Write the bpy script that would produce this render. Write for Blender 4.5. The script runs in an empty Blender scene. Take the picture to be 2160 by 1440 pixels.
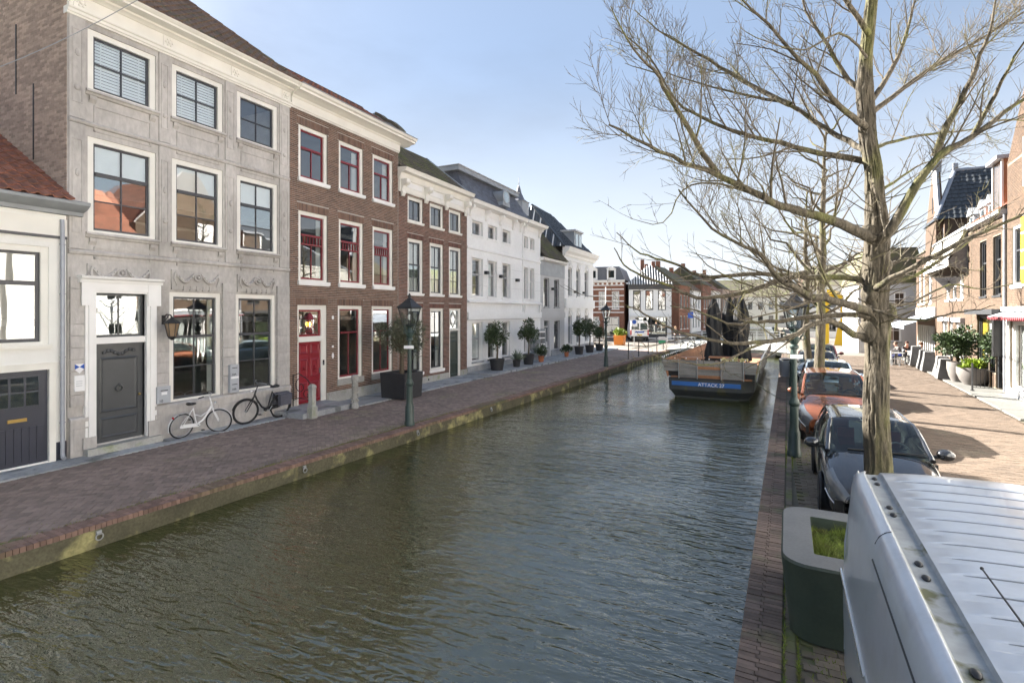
import bpy, bmesh, math, random
import numpy as np
from mathutils import Vector, Matrix
random.seed(11); rng = np.random.default_rng(5)
sc = bpy.context.scene; C = sc.collection
PI = math.pi
# ---------------------------------------------------------------- camera, sky, sun, exposure
CAM_H = 3.3
YAW = math.atan(532/1100)
cd = bpy.data.cameras.new('camera'); cam = bpy.data.objects.new('camera', cd); C.objects.link(cam)
cam.location = (0, 0, CAM_H); cam.rotation_euler = (PI/2, 0, YAW)
cd.sensor_width = 36; cd.lens = 1100/2160*36; cd.shift_y = -62/2160
cd.clip_start = .05; cd.clip_end = 3000
sc.camera = cam
SUN_EL, SUN_AZ = math.radians(30.7), math.radians(74)          # azimuth counted from +Y towards -X
w = bpy.data.worlds.new('World'); sc.world = w; w.use_nodes = True
nt = w.node_tree; nt.nodes.clear()
bg = nt.nodes.new('ShaderNodeBackground'); out = nt.nodes.new('ShaderNodeOutputWorld')
sky = nt.nodes.new('ShaderNodeTexSky'); sky.sky_type = 'NISHITA'; sky.sun_disc = False
sky.sun_elevation = SUN_EL; sky.sun_rotation = -SUN_AZ
sky.air_density = 1.0; sky.dust_density = .7; sky.ozone_density = 1.6; sky.altitude = 0
# thin high cloud veil over the whole sky
tc = nt.nodes.new('ShaderNodeTexCoord'); mp = nt.nodes.new('ShaderNodeMapping'); mp.inputs['Scale'].default_value = (1.2, 1.2, 3.2)
nz = nt.nodes.new('ShaderNodeTexNoise'); nz.inputs['Scale'].default_value = 2.2; nz.inputs['Detail'].default_value = 7; nz.inputs['Roughness'].default_value = .55
rp = nt.nodes.new('ShaderNodeMapRange'); rp.inputs[1].default_value = .42; rp.inputs[2].default_value = .78; rp.inputs[3].default_value = .84; rp.inputs[4].default_value = .94
mx = nt.nodes.new('ShaderNodeMix'); mx.data_type = 'RGBA'; mx.inputs[7].default_value = (.90, 1.15, 1.58, 1)
L_ = nt.links.new
L_(tc.outputs['Generated'], mp.inputs[0]); L_(mp.outputs[0], nz.inputs['Vector']); L_(nz.outputs[0], rp.inputs[0]); L_(rp.outputs[0], mx.inputs[0])
L_(sky.outputs[0], mx.inputs[6])
# pale haze towards the horizon, the same all round
sx = nt.nodes.new('ShaderNodeSeparateXYZ'); L_(tc.outputs['Generated'], sx.inputs[0])
hz = nt.nodes.new('ShaderNodeMapRange'); hz.interpolation_type = 'SMOOTHSTEP'; hz.inputs[1].default_value = .46; hz.inputs[2].default_value = .0; hz.inputs[3].default_value = 0; hz.inputs[4].default_value = .95; L_(sx.outputs[2], hz.inputs[0])
m2 = nt.nodes.new('ShaderNodeMix'); m2.data_type = 'RGBA'; m2.inputs[7].default_value = (2.45, 2.58, 2.72, 1); L_(hz.outputs[0], m2.inputs[0]); L_(mx.outputs[2], m2.inputs[6]); L_(m2.outputs[2], bg.inputs[0]); bg.inputs[1].default_value = .05
L_(bg.outputs[0], out.inputs[0])
sl = bpy.data.lights.new('sun', 'SUN'); sun = bpy.data.objects.new('sun', sl); C.objects.link(sun)
sl.energy = 3.6; sl.angle = math.radians(.53); sl.color = (1, .95, .87)
sd = Vector((-math.sin(SUN_AZ)*math.cos(SUN_EL), math.cos(SUN_AZ)*math.cos(SUN_EL), math.sin(SUN_EL)))
sun.rotation_euler = sd.to_track_quat('Z', 'Y').to_euler(); sun.location = sd*60
sc.view_settings.view_transform = 'Standard'; sc.view_settings.look = 'None'; sc.view_settings.gamma = 1
sc.view_settings.exposure = 3.12
sc.cycles.max_bounces = 7; sc.cycles.glossy_bounces = 4; sc.cycles.transmission_bounces = 6; sc.cycles.transparent_max_bounces = 12
sc.cycles.diffuse_bounces = 3; sc.cycles.caustics_reflective = False; sc.cycles.caustics_refractive = False
sc.cycles.use_denoising = True; sc.cycles.sample_clamp_indirect = 6

# ---------------------------------------------------------------- helpers
def at(u, v, zc):            # a photo pixel and a distance along the view axis -> a point of the place
    s, c = math.sin(YAW), math.cos(YAW); xc = (u-1080)/1100*zc
    return Vector((xc*c-zc*s, xc*s+zc*c, CAM_H-(v-658)/1100*zc))
class MB:
    def __init__(s): s.v = []; s.f = []; s.m = []
    def add(s, vs, fs, mi=0):
        b = len(s.v); s.v += [tuple(q) for q in vs]; s.f += [tuple(b+i for i in f) for f in fs]; s.m += [mi]*len(fs); return s
    def box(s, x0, x1, y0, y1, z0, z1, mi=0):
        return s.add([(x0,y0,z0),(x1,y0,z0),(x1,y1,z0),(x0,y1,z0),(x0,y0,z1),(x1,y0,z1),(x1,y1,z1),(x0,y1,z1)],
                     [(0,3,2,1),(4,5,6,7),(0,1,5,4),(1,2,6,5),(2,3,7,6),(3,0,4,7)], mi)
    def prism(s, poly, a0, a1, ax='x', mi=0):
        n = len(poly); P = {'x': lambda a, p: (a, p[0], p[1]), 'y': lambda a, p: (p[0], a, p[1]), 'z': lambda a, p: (p[0], p[1], a)}[ax]
        return s.add([P(a0, p) for p in poly]+[P(a1, p) for p in poly],
                     [tuple(range(n)), tuple(range(2*n-1, n-1, -1))]+[(i, (i+1) % n, n+(i+1) % n, n+i) for i in range(n)], mi)
    def tube(s, pts, r, n=6, mi=0, cap=True):
        pts = [Vector(p) for p in pts]; k = len(pts)
        if not hasattr(r, '__len__'): r = [r]*k
        ref = None; vs = []
        for i, p in enumerate(pts):
            t = (pts[min(i+1, k-1)]-pts[max(i-1, 0)])
            t = t.normalized() if t.length > 1e-9 else Vector((0,0,1))
            if ref is None: ref = Vector((1,0,0)) if abs(t.x) < .8 else Vector((0,1,0))
            a = (ref-t*ref.dot(t)).normalized(); b = t.cross(a); ref = a
            for j in range(n):
                q = 2*PI*j/n; vs.append(p+(a*math.cos(q)+b*math.sin(q))*r[i])
        fs = [(i*n+j, i*n+(j+1) % n, (i+1)*n+(j+1) % n, (i+1)*n+j) for i in range(k-1) for j in range(n)]
        if cap: fs += [tuple(range(n-1, -1, -1)), tuple((k-1)*n+j for j in range(n))]
        return s.add(vs, fs, mi)
    def ring(s, c, R, r, ax='x', n=28, m=6, mi=0):
        vs = []
        for i in range(n):
            a = 2*PI*i/n
            for j in range(m):
                b = 2*PI*j/m; q = R+r*math.cos(b); h = r*math.sin(b)
                p = {'x': (h, q*math.cos(a), q*math.sin(a)), 'y': (q*math.cos(a), h, q*math.sin(a)), 'z': (q*math.cos(a), q*math.sin(a), h)}[ax]
                vs.append((c[0]+p[0], c[1]+p[1], c[2]+p[2]))
        return s.add(vs, [(i*m+j, ((i+1) % n)*m+j, ((i+1) % n)*m+(j+1) % m, i*m+(j+1) % m) for i in range(n) for j in range(m)], mi)
    def lathe(s, prof, n=14, c=(0,0,0), mi=0, sq=None):
        vs = []
        for r, z in prof:
            for j in range(n):
                a = 2*PI*(j+.5)/n; k = r/math.cos(PI/n) if sq else r
                vs.append((c[0]+k*math.cos(a), c[1]+k*math.sin(a), c[2]+z))
        k = len(prof)
        fs = [(i*n+j, i*n+(j+1) % n, (i+1)*n+(j+1) % n, (i+1)*n+j) for i in range(k-1) for j in range(n)]
        fs += [tuple(range(n-1, -1, -1)), tuple((k-1)*n+j for j in range(n))]
        return s.add(vs, fs, mi)
    def ball(s, c, rx, ry=None, rz=None, n=10, m=6, mi=0):
        ry = ry or rx; rz = rz or rx; vs = [(c[0], c[1], c[2]-rz)]
        for i in range(1, m):
            p = -PI/2+PI*i/m
            for j in range(n):
                a = 2*PI*j/n; vs.append((c[0]+rx*math.cos(p)*math.cos(a), c[1]+ry*math.cos(p)*math.sin(a), c[2]+rz*math.sin(p)))
        vs.append((c[0], c[1], c[2]+rz)); e = len(vs)-1
        fs = [(0, 1+(j+1) % n, 1+j) for j in range(n)]+[(e, 1+(m-2)*n+j, 1+(m-2)*n+(j+1) % n) for j in range(n)]
        fs += [(1+i*n+j, 1+i*n+(j+1) % n, 1+(i+1)*n+(j+1) % n, 1+(i+1)*n+j) for i in range(m-2) for j in range(n)]
        return s.add(vs, fs, mi)
    def xf(s, M, i0=0):
        s.v[i0:] = [tuple(M @ Vector(q)) for q in s.v[i0:]]; return s
    def build(s, name, mats, parent=None, smooth=None, loc=None, rot=None, fix=True):
        me = bpy.data.meshes.new(name); me.from_pydata(s.v, [], s.f)
        mats = mats if isinstance(mats, (list, tuple)) else [mats]
        for q in mats: me.materials.append(q)
        if len(mats) > 1: me.polygons.foreach_set('material_index', s.m)
        if fix and len(s.f) < 20000:
            bm = bmesh.new(); bm.from_mesh(me); bmesh.ops.recalc_face_normals(bm, faces=bm.faces); bm.to_mesh(me); bm.free()
        if smooth is not None:
            me.polygons.foreach_set('use_smooth', [True]*len(me.polygons)); me.set_sharp_from_angle(angle=math.radians(smooth))
        o = bpy.data.objects.new(name, me); C.objects.link(o)
        if parent: o.parent = parent
        if loc: o.location = loc
        if rot: o.rotation_euler = rot
        return o
def tag(o, label, cat, group=None, kind=None):
    if label: o['label'] = label
    if cat: o['category'] = cat
    if group: o['group'] = group
    if kind: o['kind'] = kind
    return o
def struct(o): o['kind'] = 'structure'; return o
def stuff(o): o['kind'] = 'stuff'; return o
def thing(name, label, cat, loc=(0,0,0), rz=0, group=None):
    o = bpy.data.objects.new(name, None); C.objects.link(o); o.location = loc; o.rotation_euler = (0, 0, rz); o.empty_display_size = .2
    return tag(o, label, cat, group)
def copy_tree(o, parent=None):
    c = o.copy(); C.objects.link(c); c.parent = parent
    for ch in o.children: copy_tree(ch, c)
    return c
# ---------------------------------------------------------------- materials
def mat(name, col, rough=.7, var=.12, scale=5, bump=0, bscale=40, metal=0, rnd=0, col2=None, c2=(1.5, .5, .65), spec=.5, coat=0, fine=0, stretch=None):
    m = bpy.data.materials.new(name); m.use_nodes = True; t = m.node_tree; N = t.nodes; Lk = t.links.new
    b = N['Principled BSDF']; b.inputs['Roughness'].default_value = rough; b.inputs['Metallic'].default_value = metal
    b.inputs['Specular IOR Level'].default_value = spec
    if coat: b.inputs['Coat Weight'].default_value = coat; b.inputs['Coat Roughness'].default_value = .03
    g = N.new('ShaderNodeNewGeometry'); vec = g.outputs['Position']
    if stretch:
        k = N.new('ShaderNodeMapping'); k.inputs['Scale'].default_value = stretch; Lk(vec, k.inputs[0]); vec = k.outputs[0]
    def noise(sc_, det=4):
        n = N.new('ShaderNodeTexNoise'); n.inputs['Scale'].default_value = sc_; n.inputs['Detail'].default_value = det; Lk(vec, n.inputs['Vector']); return n.outputs[0]
    def mr(x, a, b_, c, d):
        n = N.new('ShaderNodeMapRange'); n.inputs[1].default_value = a; n.inputs[2].default_value = b_; n.inputs[3].default_value = c; n.inputs[4].default_value = d; Lk(x, n.inputs[0]); return n.outputs[0]
    def mul(x, y):
        n = N.new('ShaderNodeMath'); n.operation = 'MULTIPLY'; Lk(x, n.inputs[0]); Lk(y, n.inputs[1]); return n.outputs[0]
    f = mr(noise(scale), .25, .75, 1-var, 1+var)
    if fine: f = mul(f, mr(noise(scale*11, 2), .3, .7, 1-fine, 1+fine))
    if rnd:
        oi = N.new('ShaderNodeObjectInfo'); a = N.new('ShaderNodeMath'); Lk(g.outputs['Random Per Island'], a.inputs[0]); Lk(oi.outputs['Random'], a.inputs[1])
        fr = N.new('ShaderNodeMath'); fr.operation = 'FRACT'; Lk(a.outputs[0], fr.inputs[0]); f = mul(f, mr(fr.outputs[0], 0, 1, 1-rnd, 1+rnd))
    rgb = N.new('ShaderNodeRGB'); rgb.outputs[0].default_value = (*col, 1); cur = rgb.outputs[0]
    if col2:
        x = N.new('ShaderNodeMix'); x.data_type = 'RGBA'; Lk(mr(noise(c2[0], 6), c2[1], c2[2], 0, 1), x.inputs[0]); Lk(cur, x.inputs[6]); x.inputs[7].default_value = (*col2, 1); cur = x.outputs[2]
    vm = N.new('ShaderNodeVectorMath'); vm.operation = 'SCALE'; Lk(cur, vm.inputs[0]); Lk(f, vm.inputs['Scale']); Lk(vm.outputs[0], b.inputs['Base Color'])
    if bump:
        bn = N.new('ShaderNodeBump'); bn.inputs['Distance'].default_value = bump; bn.inputs['Strength'].default_value = .8; Lk(noise(bscale, 5), bn.inputs['Height']); Lk(bn.outputs[0], b.inputs['Normal'])
    return m
def glass_mat(name, tint=(.9,.95,.95), ior=2.6, wob=.00012, dens=0.0):
    m = bpy.data.materials.new(name); m.use_nodes = True; t = m.node_tree; N = t.nodes; Lk = t.links.new; N.clear()
    o = N.new('ShaderNodeOutputMaterial'); tr = N.new('ShaderNodeBsdfTransparent'); tr.inputs[0].default_value = (*tint, 1)
    gl = N.new('ShaderNodeBsdfGlossy'); gl.inputs['Roughness'].default_value = .015; gl.inputs[0].default_value = (1,1,1,1)
    lw = N.new('ShaderNodeLayerWeight'); lw.inputs[0].default_value = .5; pw = N.new('ShaderNodeMath'); pw.operation = 'POWER'; pw.inputs[1].default_value = 4.2; Lk(lw.outputs['Facing'], pw.inputs[0])
    f0 = ((ior-1)/(ior+1))**2; fr = N.new('ShaderNodeMapRange'); fr.inputs[3].default_value = f0; fr.inputs[4].default_value = 1; Lk(pw.outputs[0], fr.inputs[0]); mx_ = N.new('ShaderNodeMixShader')
    g = N.new('ShaderNodeNewGeometry'); n = N.new('ShaderNodeTexNoise'); n.inputs['Scale'].default_value = 1.6; n.inputs['Detail'].default_value = 1
    Lk(g.outputs['Position'], n.inputs['Vector']); bn = N.new('ShaderNodeBump'); bn.inputs['Distance'].default_value = wob*10; bn.inputs['Strength'].default_value = 1
    Lk(n.outputs[0], bn.inputs['Height']); Lk(bn.outputs[0], gl.inputs['Normal'])
    Lk(fr.outputs[0], mx_.inputs[0]); Lk(tr.outputs[0], mx_.inputs[1]); Lk(gl.outputs[0], mx_.inputs[2]); Lk(mx_.outputs[0], o.inputs[0])
    return m
K = {}
K['glass'] = glass_mat('window glass'); K['carglass'] = glass_mat('car glass', (.28,.33,.32), 1.6, 0)
K['white'] = mat('white paint', (.82,.81,.79), .45, .05, 2)
K['cream'] = mat('cream render', (.80,.79,.75), .75, .06, 1.2, bump=.004, bscale=18)
K['offwhite'] = mat('off white paint', (.78,.76,.70), .5, .06, 2)
K['palegrey'] = mat('pale grey render', (.83,.83,.82), .8, .05, .7, fine=.03)
K['greyrender'] = mat('mid grey render', (.50,.50,.50), .8, .06, .8, fine=.03)
K['stone'] = mat('weathered grey sandstone', (.47,.445,.42), .85, .22, 1.1, bump=.006, bscale=30, fine=.10, rnd=.05, col2=(.35,.33,.305), c2=(.9,.5,.72), stretch=(1,1,.45))
K['greystone'] = mat('pale grey stone', (.36,.355,.33), .85, .15, 2, bump=.004, fine=.1, col2=(.27,.30,.19), c2=(2.2,.56,.72))
K['bluestone'] = mat('bluestone slab', (.34,.355,.37), .6, .18, 1.4, bump=.003, fine=.10, rnd=.16, col2=(.17,.18,.185), c2=(1.8,.55,.62))
K['plinth'] = mat('grey stone plinth', (.33,.34,.35), .8, .2, 2.5, fine=.1)
K['brickA'] = mat('brown brick', (.155,.090,.064), .85, .14, .8, rnd=.30, fine=.1)
K['brickB'] = mat('dark red brown brick', (.14,.068,.050), .85, .16, .8, rnd=.34, fine=.1)
K['brickG'] = mat('brown old brick', (.40,.31,.25), .9, .15, 1.0, rnd=.25, fine=.1)
K['brickR'] = mat('sandy orange brick', (.092,.057,.036), .85, .14, .8, rnd=.22, fine=.08)
K['brickF'] = mat('far brick', (.24,.11,.07), .85, .2, 1.5, fine=.2)
K['mortarR'] = mat('sandy mortar', (.19,.155,.115), .95, .12, 3, fine=.1)
K['stoepR'] = mat('pale stoep slab', (.15,.147,.135), .8, .15, 2, rnd=.1, fine=.1)
K['concrete'] = mat('grey concrete', (.15,.15,.15), .85, .15, 3, fine=.1)
K['mortar'] = mat('mortar', (.40,.37,.33), .95, .12, 3, fine=.1)
K['tileR'] = mat('orange clay tile', (.235,.098,.062), .75, .22, 1.3, rnd=.28, fine=.12, col2=(.15,.07,.045), c2=(2.0,.52,.68))
K['tileBr'] = mat('weathered brown tile', (.175,.115,.08), .85, .2, 1.3, rnd=.22, fine=.1, col2=(.12,.11,.07), c2=(1.6,.5,.7))
K['tileM'] = mat('mossy dark tile', (.11,.095,.07), .9, .2, 1.3, rnd=.2, fine=.1, col2=(.125,.13,.055), c2=(1.4,.45,.62))
K['slate'] = mat('blue grey slate', (.125,.13,.15), .5, .16, 1.2, rnd=.28, fine=.1)
K['tileK'] = mat('glazed black tile', (.05,.055,.06), .33, .2, 2, rnd=.3)
K['lead'] = mat('grey lead sheet', (.30,.32,.34), .5, .15, 2)
K['zinc'] = mat('grey zinc pipe', (.34,.36,.40), .45, .15, 3, metal=.3)
K['red'] = mat('dark red gloss paint', (.24,.018,.028), .3, .08, 2)
K['sashred'] = mat('dark red sash paint', (.20,.022,.03), .35, .08, 2)
K['sashdark'] = mat('dark grey sash paint', (.055,.057,.065), .4, .08, 2)
K['sashgrey'] = mat('light grey sash paint', (.48,.48,.49), .5, .05, 2)
K['doorgrey'] = mat('dark grey door paint', (.062,.066,.070), .35, .12, 3, fine=.06)
K['doornavy'] = mat('navy door paint', (.035,.038,.055), .35, .1, 3)
K['doorgreen'] = mat('dark green door paint', (.025,.04,.032), .3, .1, 3)
K['iron'] = mat('black wrought iron', (.018,.018,.019), .5, .1, 5)
K['lampgreen'] = mat('dark green cast iron paint', (.030,.052,.045), .45, .12, 6, fine=.08)
K['steel'] = mat('galvanised steel', (.42,.43,.44), .4, .12, 4, metal=.5)
K['chrome'] = mat('chrome', (.75,.75,.76), .12, .03, 4, metal=1)
K['brass'] = mat('aged brass', (.40,.28,.10), .35, .1, 4, metal=1)
K['rubber'] = mat('black rubber', (.016,.016,.017), .75, .1, 6)
K['black'] = mat('black plastic', (.014,.014,.015), .45, .1, 6)
K['bwhite'] = mat('white bicycle paint', (.80,.80,.80), .3, .03, 5)
K['terra'] = mat('terracotta', (.45,.16,.075), .8, .12, 5)
K['anth'] = mat('anthracite planter', (.030,.031,.034), .6, .12, 5, bump=.002, bscale=80)
K['soil'] = mat('soil', (.055,.042,.03), .95, .3, 12)
K['interior'] = mat('dim room', (.10,.095,.09), .9, .2, 1)
K['curtain'] = mat('white curtain', (.72,.71,.68), .9, .08, 4)
K['blind'] = mat('white blind', (.82,.82,.82), .6, .04, 4)
K['olive'] = mat('olive leaf', (.105,.115,.070), .6, .2, 6, rnd=.35)
K['laurel'] = mat('laurel leaf', (.055,.085,.034), .45, .2, 6, rnd=.4)
K['bright'] = mat('bright green leaf', (.21,.28,.03), .55, .2, 6, rnd=.35)
K['agave'] = mat('grey green spiky leaf', (.16,.20,.14), .6, .15, 6, rnd=.25)
K['stem'] = mat('plant stem bark', (.12,.095,.065), .9, .2, 14)
K['bark'] = mat('mossy elm bark', (.082,.068,.048), .95, .55, 13, bump=.07, bscale=15, fine=.3, col2=(.095,.095,.028), c2=(2.4,.50,.66), stretch=(1,1,.30))
K['twig'] = mat('twig bark', (.095,.077,.055), .9, .2, 4, col2=(.11,.10,.04), c2=(2.0,.5,.65))
K['klinker'] = mat('left bank clinker paver', (.225,.172,.146), .85, .16, .7, rnd=.22, fine=.1, col2=(.23,.215,.115), c2=(.55,.60,.78))
K['klinkR'] = mat('tan street clinker', (.118,.086,.062), .85, .12, .6, rnd=.2, fine=.08)
K['klinkP'] = mat('mossy grey clinker', (.150,.122,.092), .9, .18, 1.0, rnd=.2, fine=.1, col2=(.125,.145,.038), c2=(1.3,.55,.7))
K['coping'] = mat('quay coping brick', (.19,.135,.105), .9, .18, 1.2, rnd=.25, fine=.1, col2=(.135,.14,.07), c2=(1.6,.55,.75))
K['copingL'] = mat('red quay coping brick', (.20,.125,.10), .9, .18, 1.2, rnd=.25, fine=.1, col2=(.115,.11,.05), c2=(.5,.52,.7))
K['quay'] = mat('mossy quay wall', (.095,.088,.055), .95, .3, 2.2, bump=.03, bscale=14, fine=.2, col2=(.33,.30,.14), c2=(1.7,.52,.64))
K['sand'] = mat('sandy joint', (.13,.115,.085), .95, .2, 3, col2=(.10,.13,.035), c2=(1.0,.5,.62))
K['road'] = mat('pale road clinker', (.17,.145,.12), .9, .12, 1.5, fine=.1)
K['ground'] = mat('ground', (.16,.14,.115), .95, .15, .3)
K['wood'] = mat('weathered grey plank', (.24,.235,.225), .85, .2, 2.2, rnd=.2, fine=.14, stretch=(1,.3,3))
K['woodred'] = mat('red brown plank', (.36,.17,.085), .7, .2, 2.2, rnd=.22, fine=.12)
K['hull'] = mat('dark hull steel', (.050,.055,.056), .5, .2, 2, fine=.1, col2=(.085,.085,.04), c2=(2.2,.58,.7))
K['hullblue'] = mat('blue hull stripe', (.03,.13,.40), .45, .1, 2)
K['yellow'] = mat('yellow steel paint', (.70,.46,.02), .45, .06, 2)
K['signw'] = mat('white sign', (.82,.82,.82), .5, .03, 4)
K['signb'] = mat('blue sign', (.02,.09,.42), .5, .03, 4)
K['skin'] = mat('skin', (.50,.30,.22), .6, .06, 8)
# ---------------------------------------------------------------- ground, water, quays, paving
def qL(y): return -9.55+.047*y            # left quay edge
def qR(y): return -.43+.036*y             # right quay edge
WZ = -.36
YE = 47.0                                  # canal passes under the bridge here
struct(MB().add([(-1500,-1500,-1.6),(1500,-1500,-1.6),(1500,1500,-1.6),(-1500,1500,-1.6)], [(0,1,2,3)]).build('ground', K['ground']))
g = MB()
g.add([(-40,-30,-.02),(qL(-30)-.02,-30,-.02),(qL(YE)-.02,YE,-.02),(-40,YE,-.02)], [(0,1,2,3)])
left_street = struct(g.build('street_left_bank', K['sand']))
g = MB(); g.add([(qR(-30)+.02,-30,-.02),(60,-30,-.02),(60,YE,-.02),(qR(YE)+.02,YE,-.02)], [(0,1,2,3)])
right_street = struct(g.build('street_right_bank', K['sand']))
g = MB()
g.add([(-300,YE,-.021),(300,YE,-.021),(300,YE+17,-.021),(-300,YE+17,-.021)], [(0,1,2,3)])
g.add([(-300,YE+17,-.021),(-8.2,YE+17,-.021),(-8.2,400,-.021),(-300,400,-.021)], [(0,1,2,3)])
g.add([(3.0,YE+17,-.021),(300,YE+17,-.021),(300,400,-.021),(3.0,400,-.021)], [(0,1,2,3)])
struct(g.build('road_crossing', K['road']))
# water
m = bpy.data.materials.new('canal water'); m.use_nodes = True; t = m.node_tree; N = t.nodes; Lk = t.links.new
b = N['Principled BSDF']; b.inputs['Base Color'].default_value = (.042,.046,.011,1); b.inputs['Roughness'].default_value = .03; b.inputs['IOR'].default_value = 2.05
b.inputs['Specular IOR Level'].default_value = .55
geo = N.new('ShaderNodeNewGeometry')
def wn(scl, rot, s, det, dist):
    k = N.new('ShaderNodeMapping'); k.inputs['Scale'].default_value = scl; k.inputs['Rotation'].default_value = (0,0,rot); Lk(geo.outputs['Position'], k.inputs[0])
    n = N.new('ShaderNodeTexNoise'); n.inputs['Scale'].default_value = s; n.inputs['Detail'].default_value = det; n.inputs['Distortion'].default_value = dist; Lk(k.outputs[0], n.inputs['Vector']); return n.outputs[0]
def bump(h, d, prev=None):
    n = N.new('ShaderNodeBump'); n.inputs['Distance'].default_value = d; n.inputs['Strength'].default_value = 1; Lk(h, n.inputs['Height'])
    if prev: Lk(prev, n.inputs['Normal'])
    return n.outputs[0]
pt = wn((1,1,1), 0, .22, 2, .2); pr_ = N.new('ShaderNodeMapRange'); pr_.inputs[1].default_value = .38; pr_.inputs[2].default_value = .62; pr_.inputs[3].default_value = .35; pr_.inputs[4].default_value = 1.15; Lk(pt, pr_.inputs[0])
sy = N.new('ShaderNodeSeparateXYZ'); Lk(geo.outputs['Position'], sy.inputs[0]); fy = N.new('ShaderNodeMapRange'); fy.inputs[1].default_value = 7; fy.inputs[2].default_value = 24; fy.inputs[3].default_value = 1.25; fy.inputs[4].default_value = .5; Lk(sy.outputs[1], fy.inputs[0])   # the wind drops towards the bridge
pm_ = N.new('ShaderNodeMath'); pm_.operation = 'MULTIPLY'; Lk(pr_.outputs[0], pm_.inputs[0]); Lk(fy.outputs[0], pm_.inputs[1]); pr_ = pm_   # calm and ruffled patches
def scaled(h):
    q = N.new('ShaderNodeMath'); q.operation = 'MULTIPLY'; Lk(h, q.inputs[0]); Lk(pr_.outputs[0], q.inputs[1]); return q.outputs[0]
nn = bump(scaled(wn((.5,1.4,1), .25, 1.6, 2, .5)), .05)
nn = bump(scaled(wn((.55,2.0,1), -.30, 3.6, 2, .7)), .046, nn)
nn = bump(scaled(wn((.8,1.9,1), .12, 9.5, 2, .4)), .013, nn)
Lk(nn, b.inputs['Normal'])
K['water'] = m
struct(MB().add([(-10.9,-30,WZ),(1.6,-30,WZ),(1.6,400,WZ),(-10.9,400,WZ)], [(0,1,2,3)]).build('canal_water', K['water']))
# quay walls
def quay_wall(name, q, sgn):
    g = MB(); ys = np.linspace(-30, YE, 60)
    for a, b_ in zip(ys[:-1], ys[1:]):
        x0, x1 = q(a), q(b_)
        g.add([(x0,a,-1.6),(x1,b_,-1.6),(x1,b_,-.075),(x0,a,-.075),(x0-sgn*.5,a,-1.6),(x1-sgn*.5,b_,-1.6),(x1-sgn*.5,b_,-.075),(x0-sgn*.5,a,-.075)],
              [(0,1,2,3),(3,2,6,7)])
    return struct(g.build(name, K['quay'], smooth=30))
quayL = quay_wall('quay_wall_left', qL, 1); quayR = quay_wall('quay_wall_right', qR, -1)
def hexa(cx, cy, hx, hy, ang, z0, z1, dz=0):   # arrays of bricks -> verts, faces
    n = len(cx); ca, sa = np.cos(ang), np.sin(ang); V = np.zeros((n,8,3))
    for i, (sx, sy) in enumerate(((-1,-1),(1,-1),(1,1),(-1,1))):
        dx, dy = sx*hx, sy*hy
        V[:,i,0] = V[:,i+4,0] = cx+dx*ca-dy*sa; V[:,i,1] = V[:,i+4,1] = cy+dx*sa+dy*ca
        V[:,i,2] = z0; V[:,i+4,2] = z1+dz
    F = np.array([(4,5,6,7),(0,1,5,4),(1,2,6,5),(2,3,7,6),(3,0,4,7)]); F = (np.arange(n)[:,None,None]*8+F[None]).reshape(-1,4)
    return V.reshape(-1,3), F
def np_mesh(name, V, F, mt, parent=None):
    me = bpy.data.meshes.new(name); me.from_pydata(V.tolist(), [], F.tolist()); me.materials.append(mt)
    o = bpy.data.objects.new(name, me); C.objects.link(o); o.parent = parent; return o
UNIT = {}
def unit(mt):
    if mt.name not in UNIT:
        me = bpy.data.meshes.new('brick'); b_ = MB().box(-.5,.5,-.5,.5,-.5,.5); e = .42
        me.from_pydata(b_.v, [], b_.f); me.materials.append(mt); UNIT[mt.name] = me
    return UNIT[mt.name]
def pieces(parent, name, cx, cy, sx, sy, ang, z0, z1, mt, npart, rest, jit=.002):
    cx, cy = np.asarray(cx), np.asarray(cy); n = len(cx)
    ang = np.broadcast_to(ang, (n,)); sx = np.broadcast_to(sx, (n,)); sy = np.broadcast_to(sy, (n,))
    dz = rng.normal(0, jit, n); a2 = ang+rng.normal(0, .008, n)
    # the ones that show largest: nearest the lens among those inside the view
    s, c = math.sin(YAW), math.cos(YAW); zc = -cx*s+cy*c; xc = cx*c+cy*s
    u = 1080+1100*xc/np.maximum(zc,.1); v = 658+1100*(CAM_H-z1)/np.maximum(zc,.1)
    vis = (zc > .5) & (u > 5) & (u < 2155) & (v < 1435)
    order = np.argsort(np.where(vis, zc, 1e6)); pick = order[:npart][vis[order[:npart]]]
    keep = np.ones(n, bool); keep[pick] = False; me = unit(mt)
    for i in pick:
        o = bpy.data.objects.new(name, me); C.objects.link(o); o.parent = parent
        h = z1+dz[i]-z0; o.location = (cx[i], cy[i], z0+h/2); o.scale = (sx[i], sy[i], h); o.rotation_euler = (0,0,a2[i])
    if keep.any():
        V, F = hexa(cx[keep], cy[keep], sx[keep]/2, sy[keep]/2, a2[keep], z0, z1, np.repeat(dz[keep][:,None],1,1)[:,0])
        stuff(np_mesh(rest, V, F, mt, parent))
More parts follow.
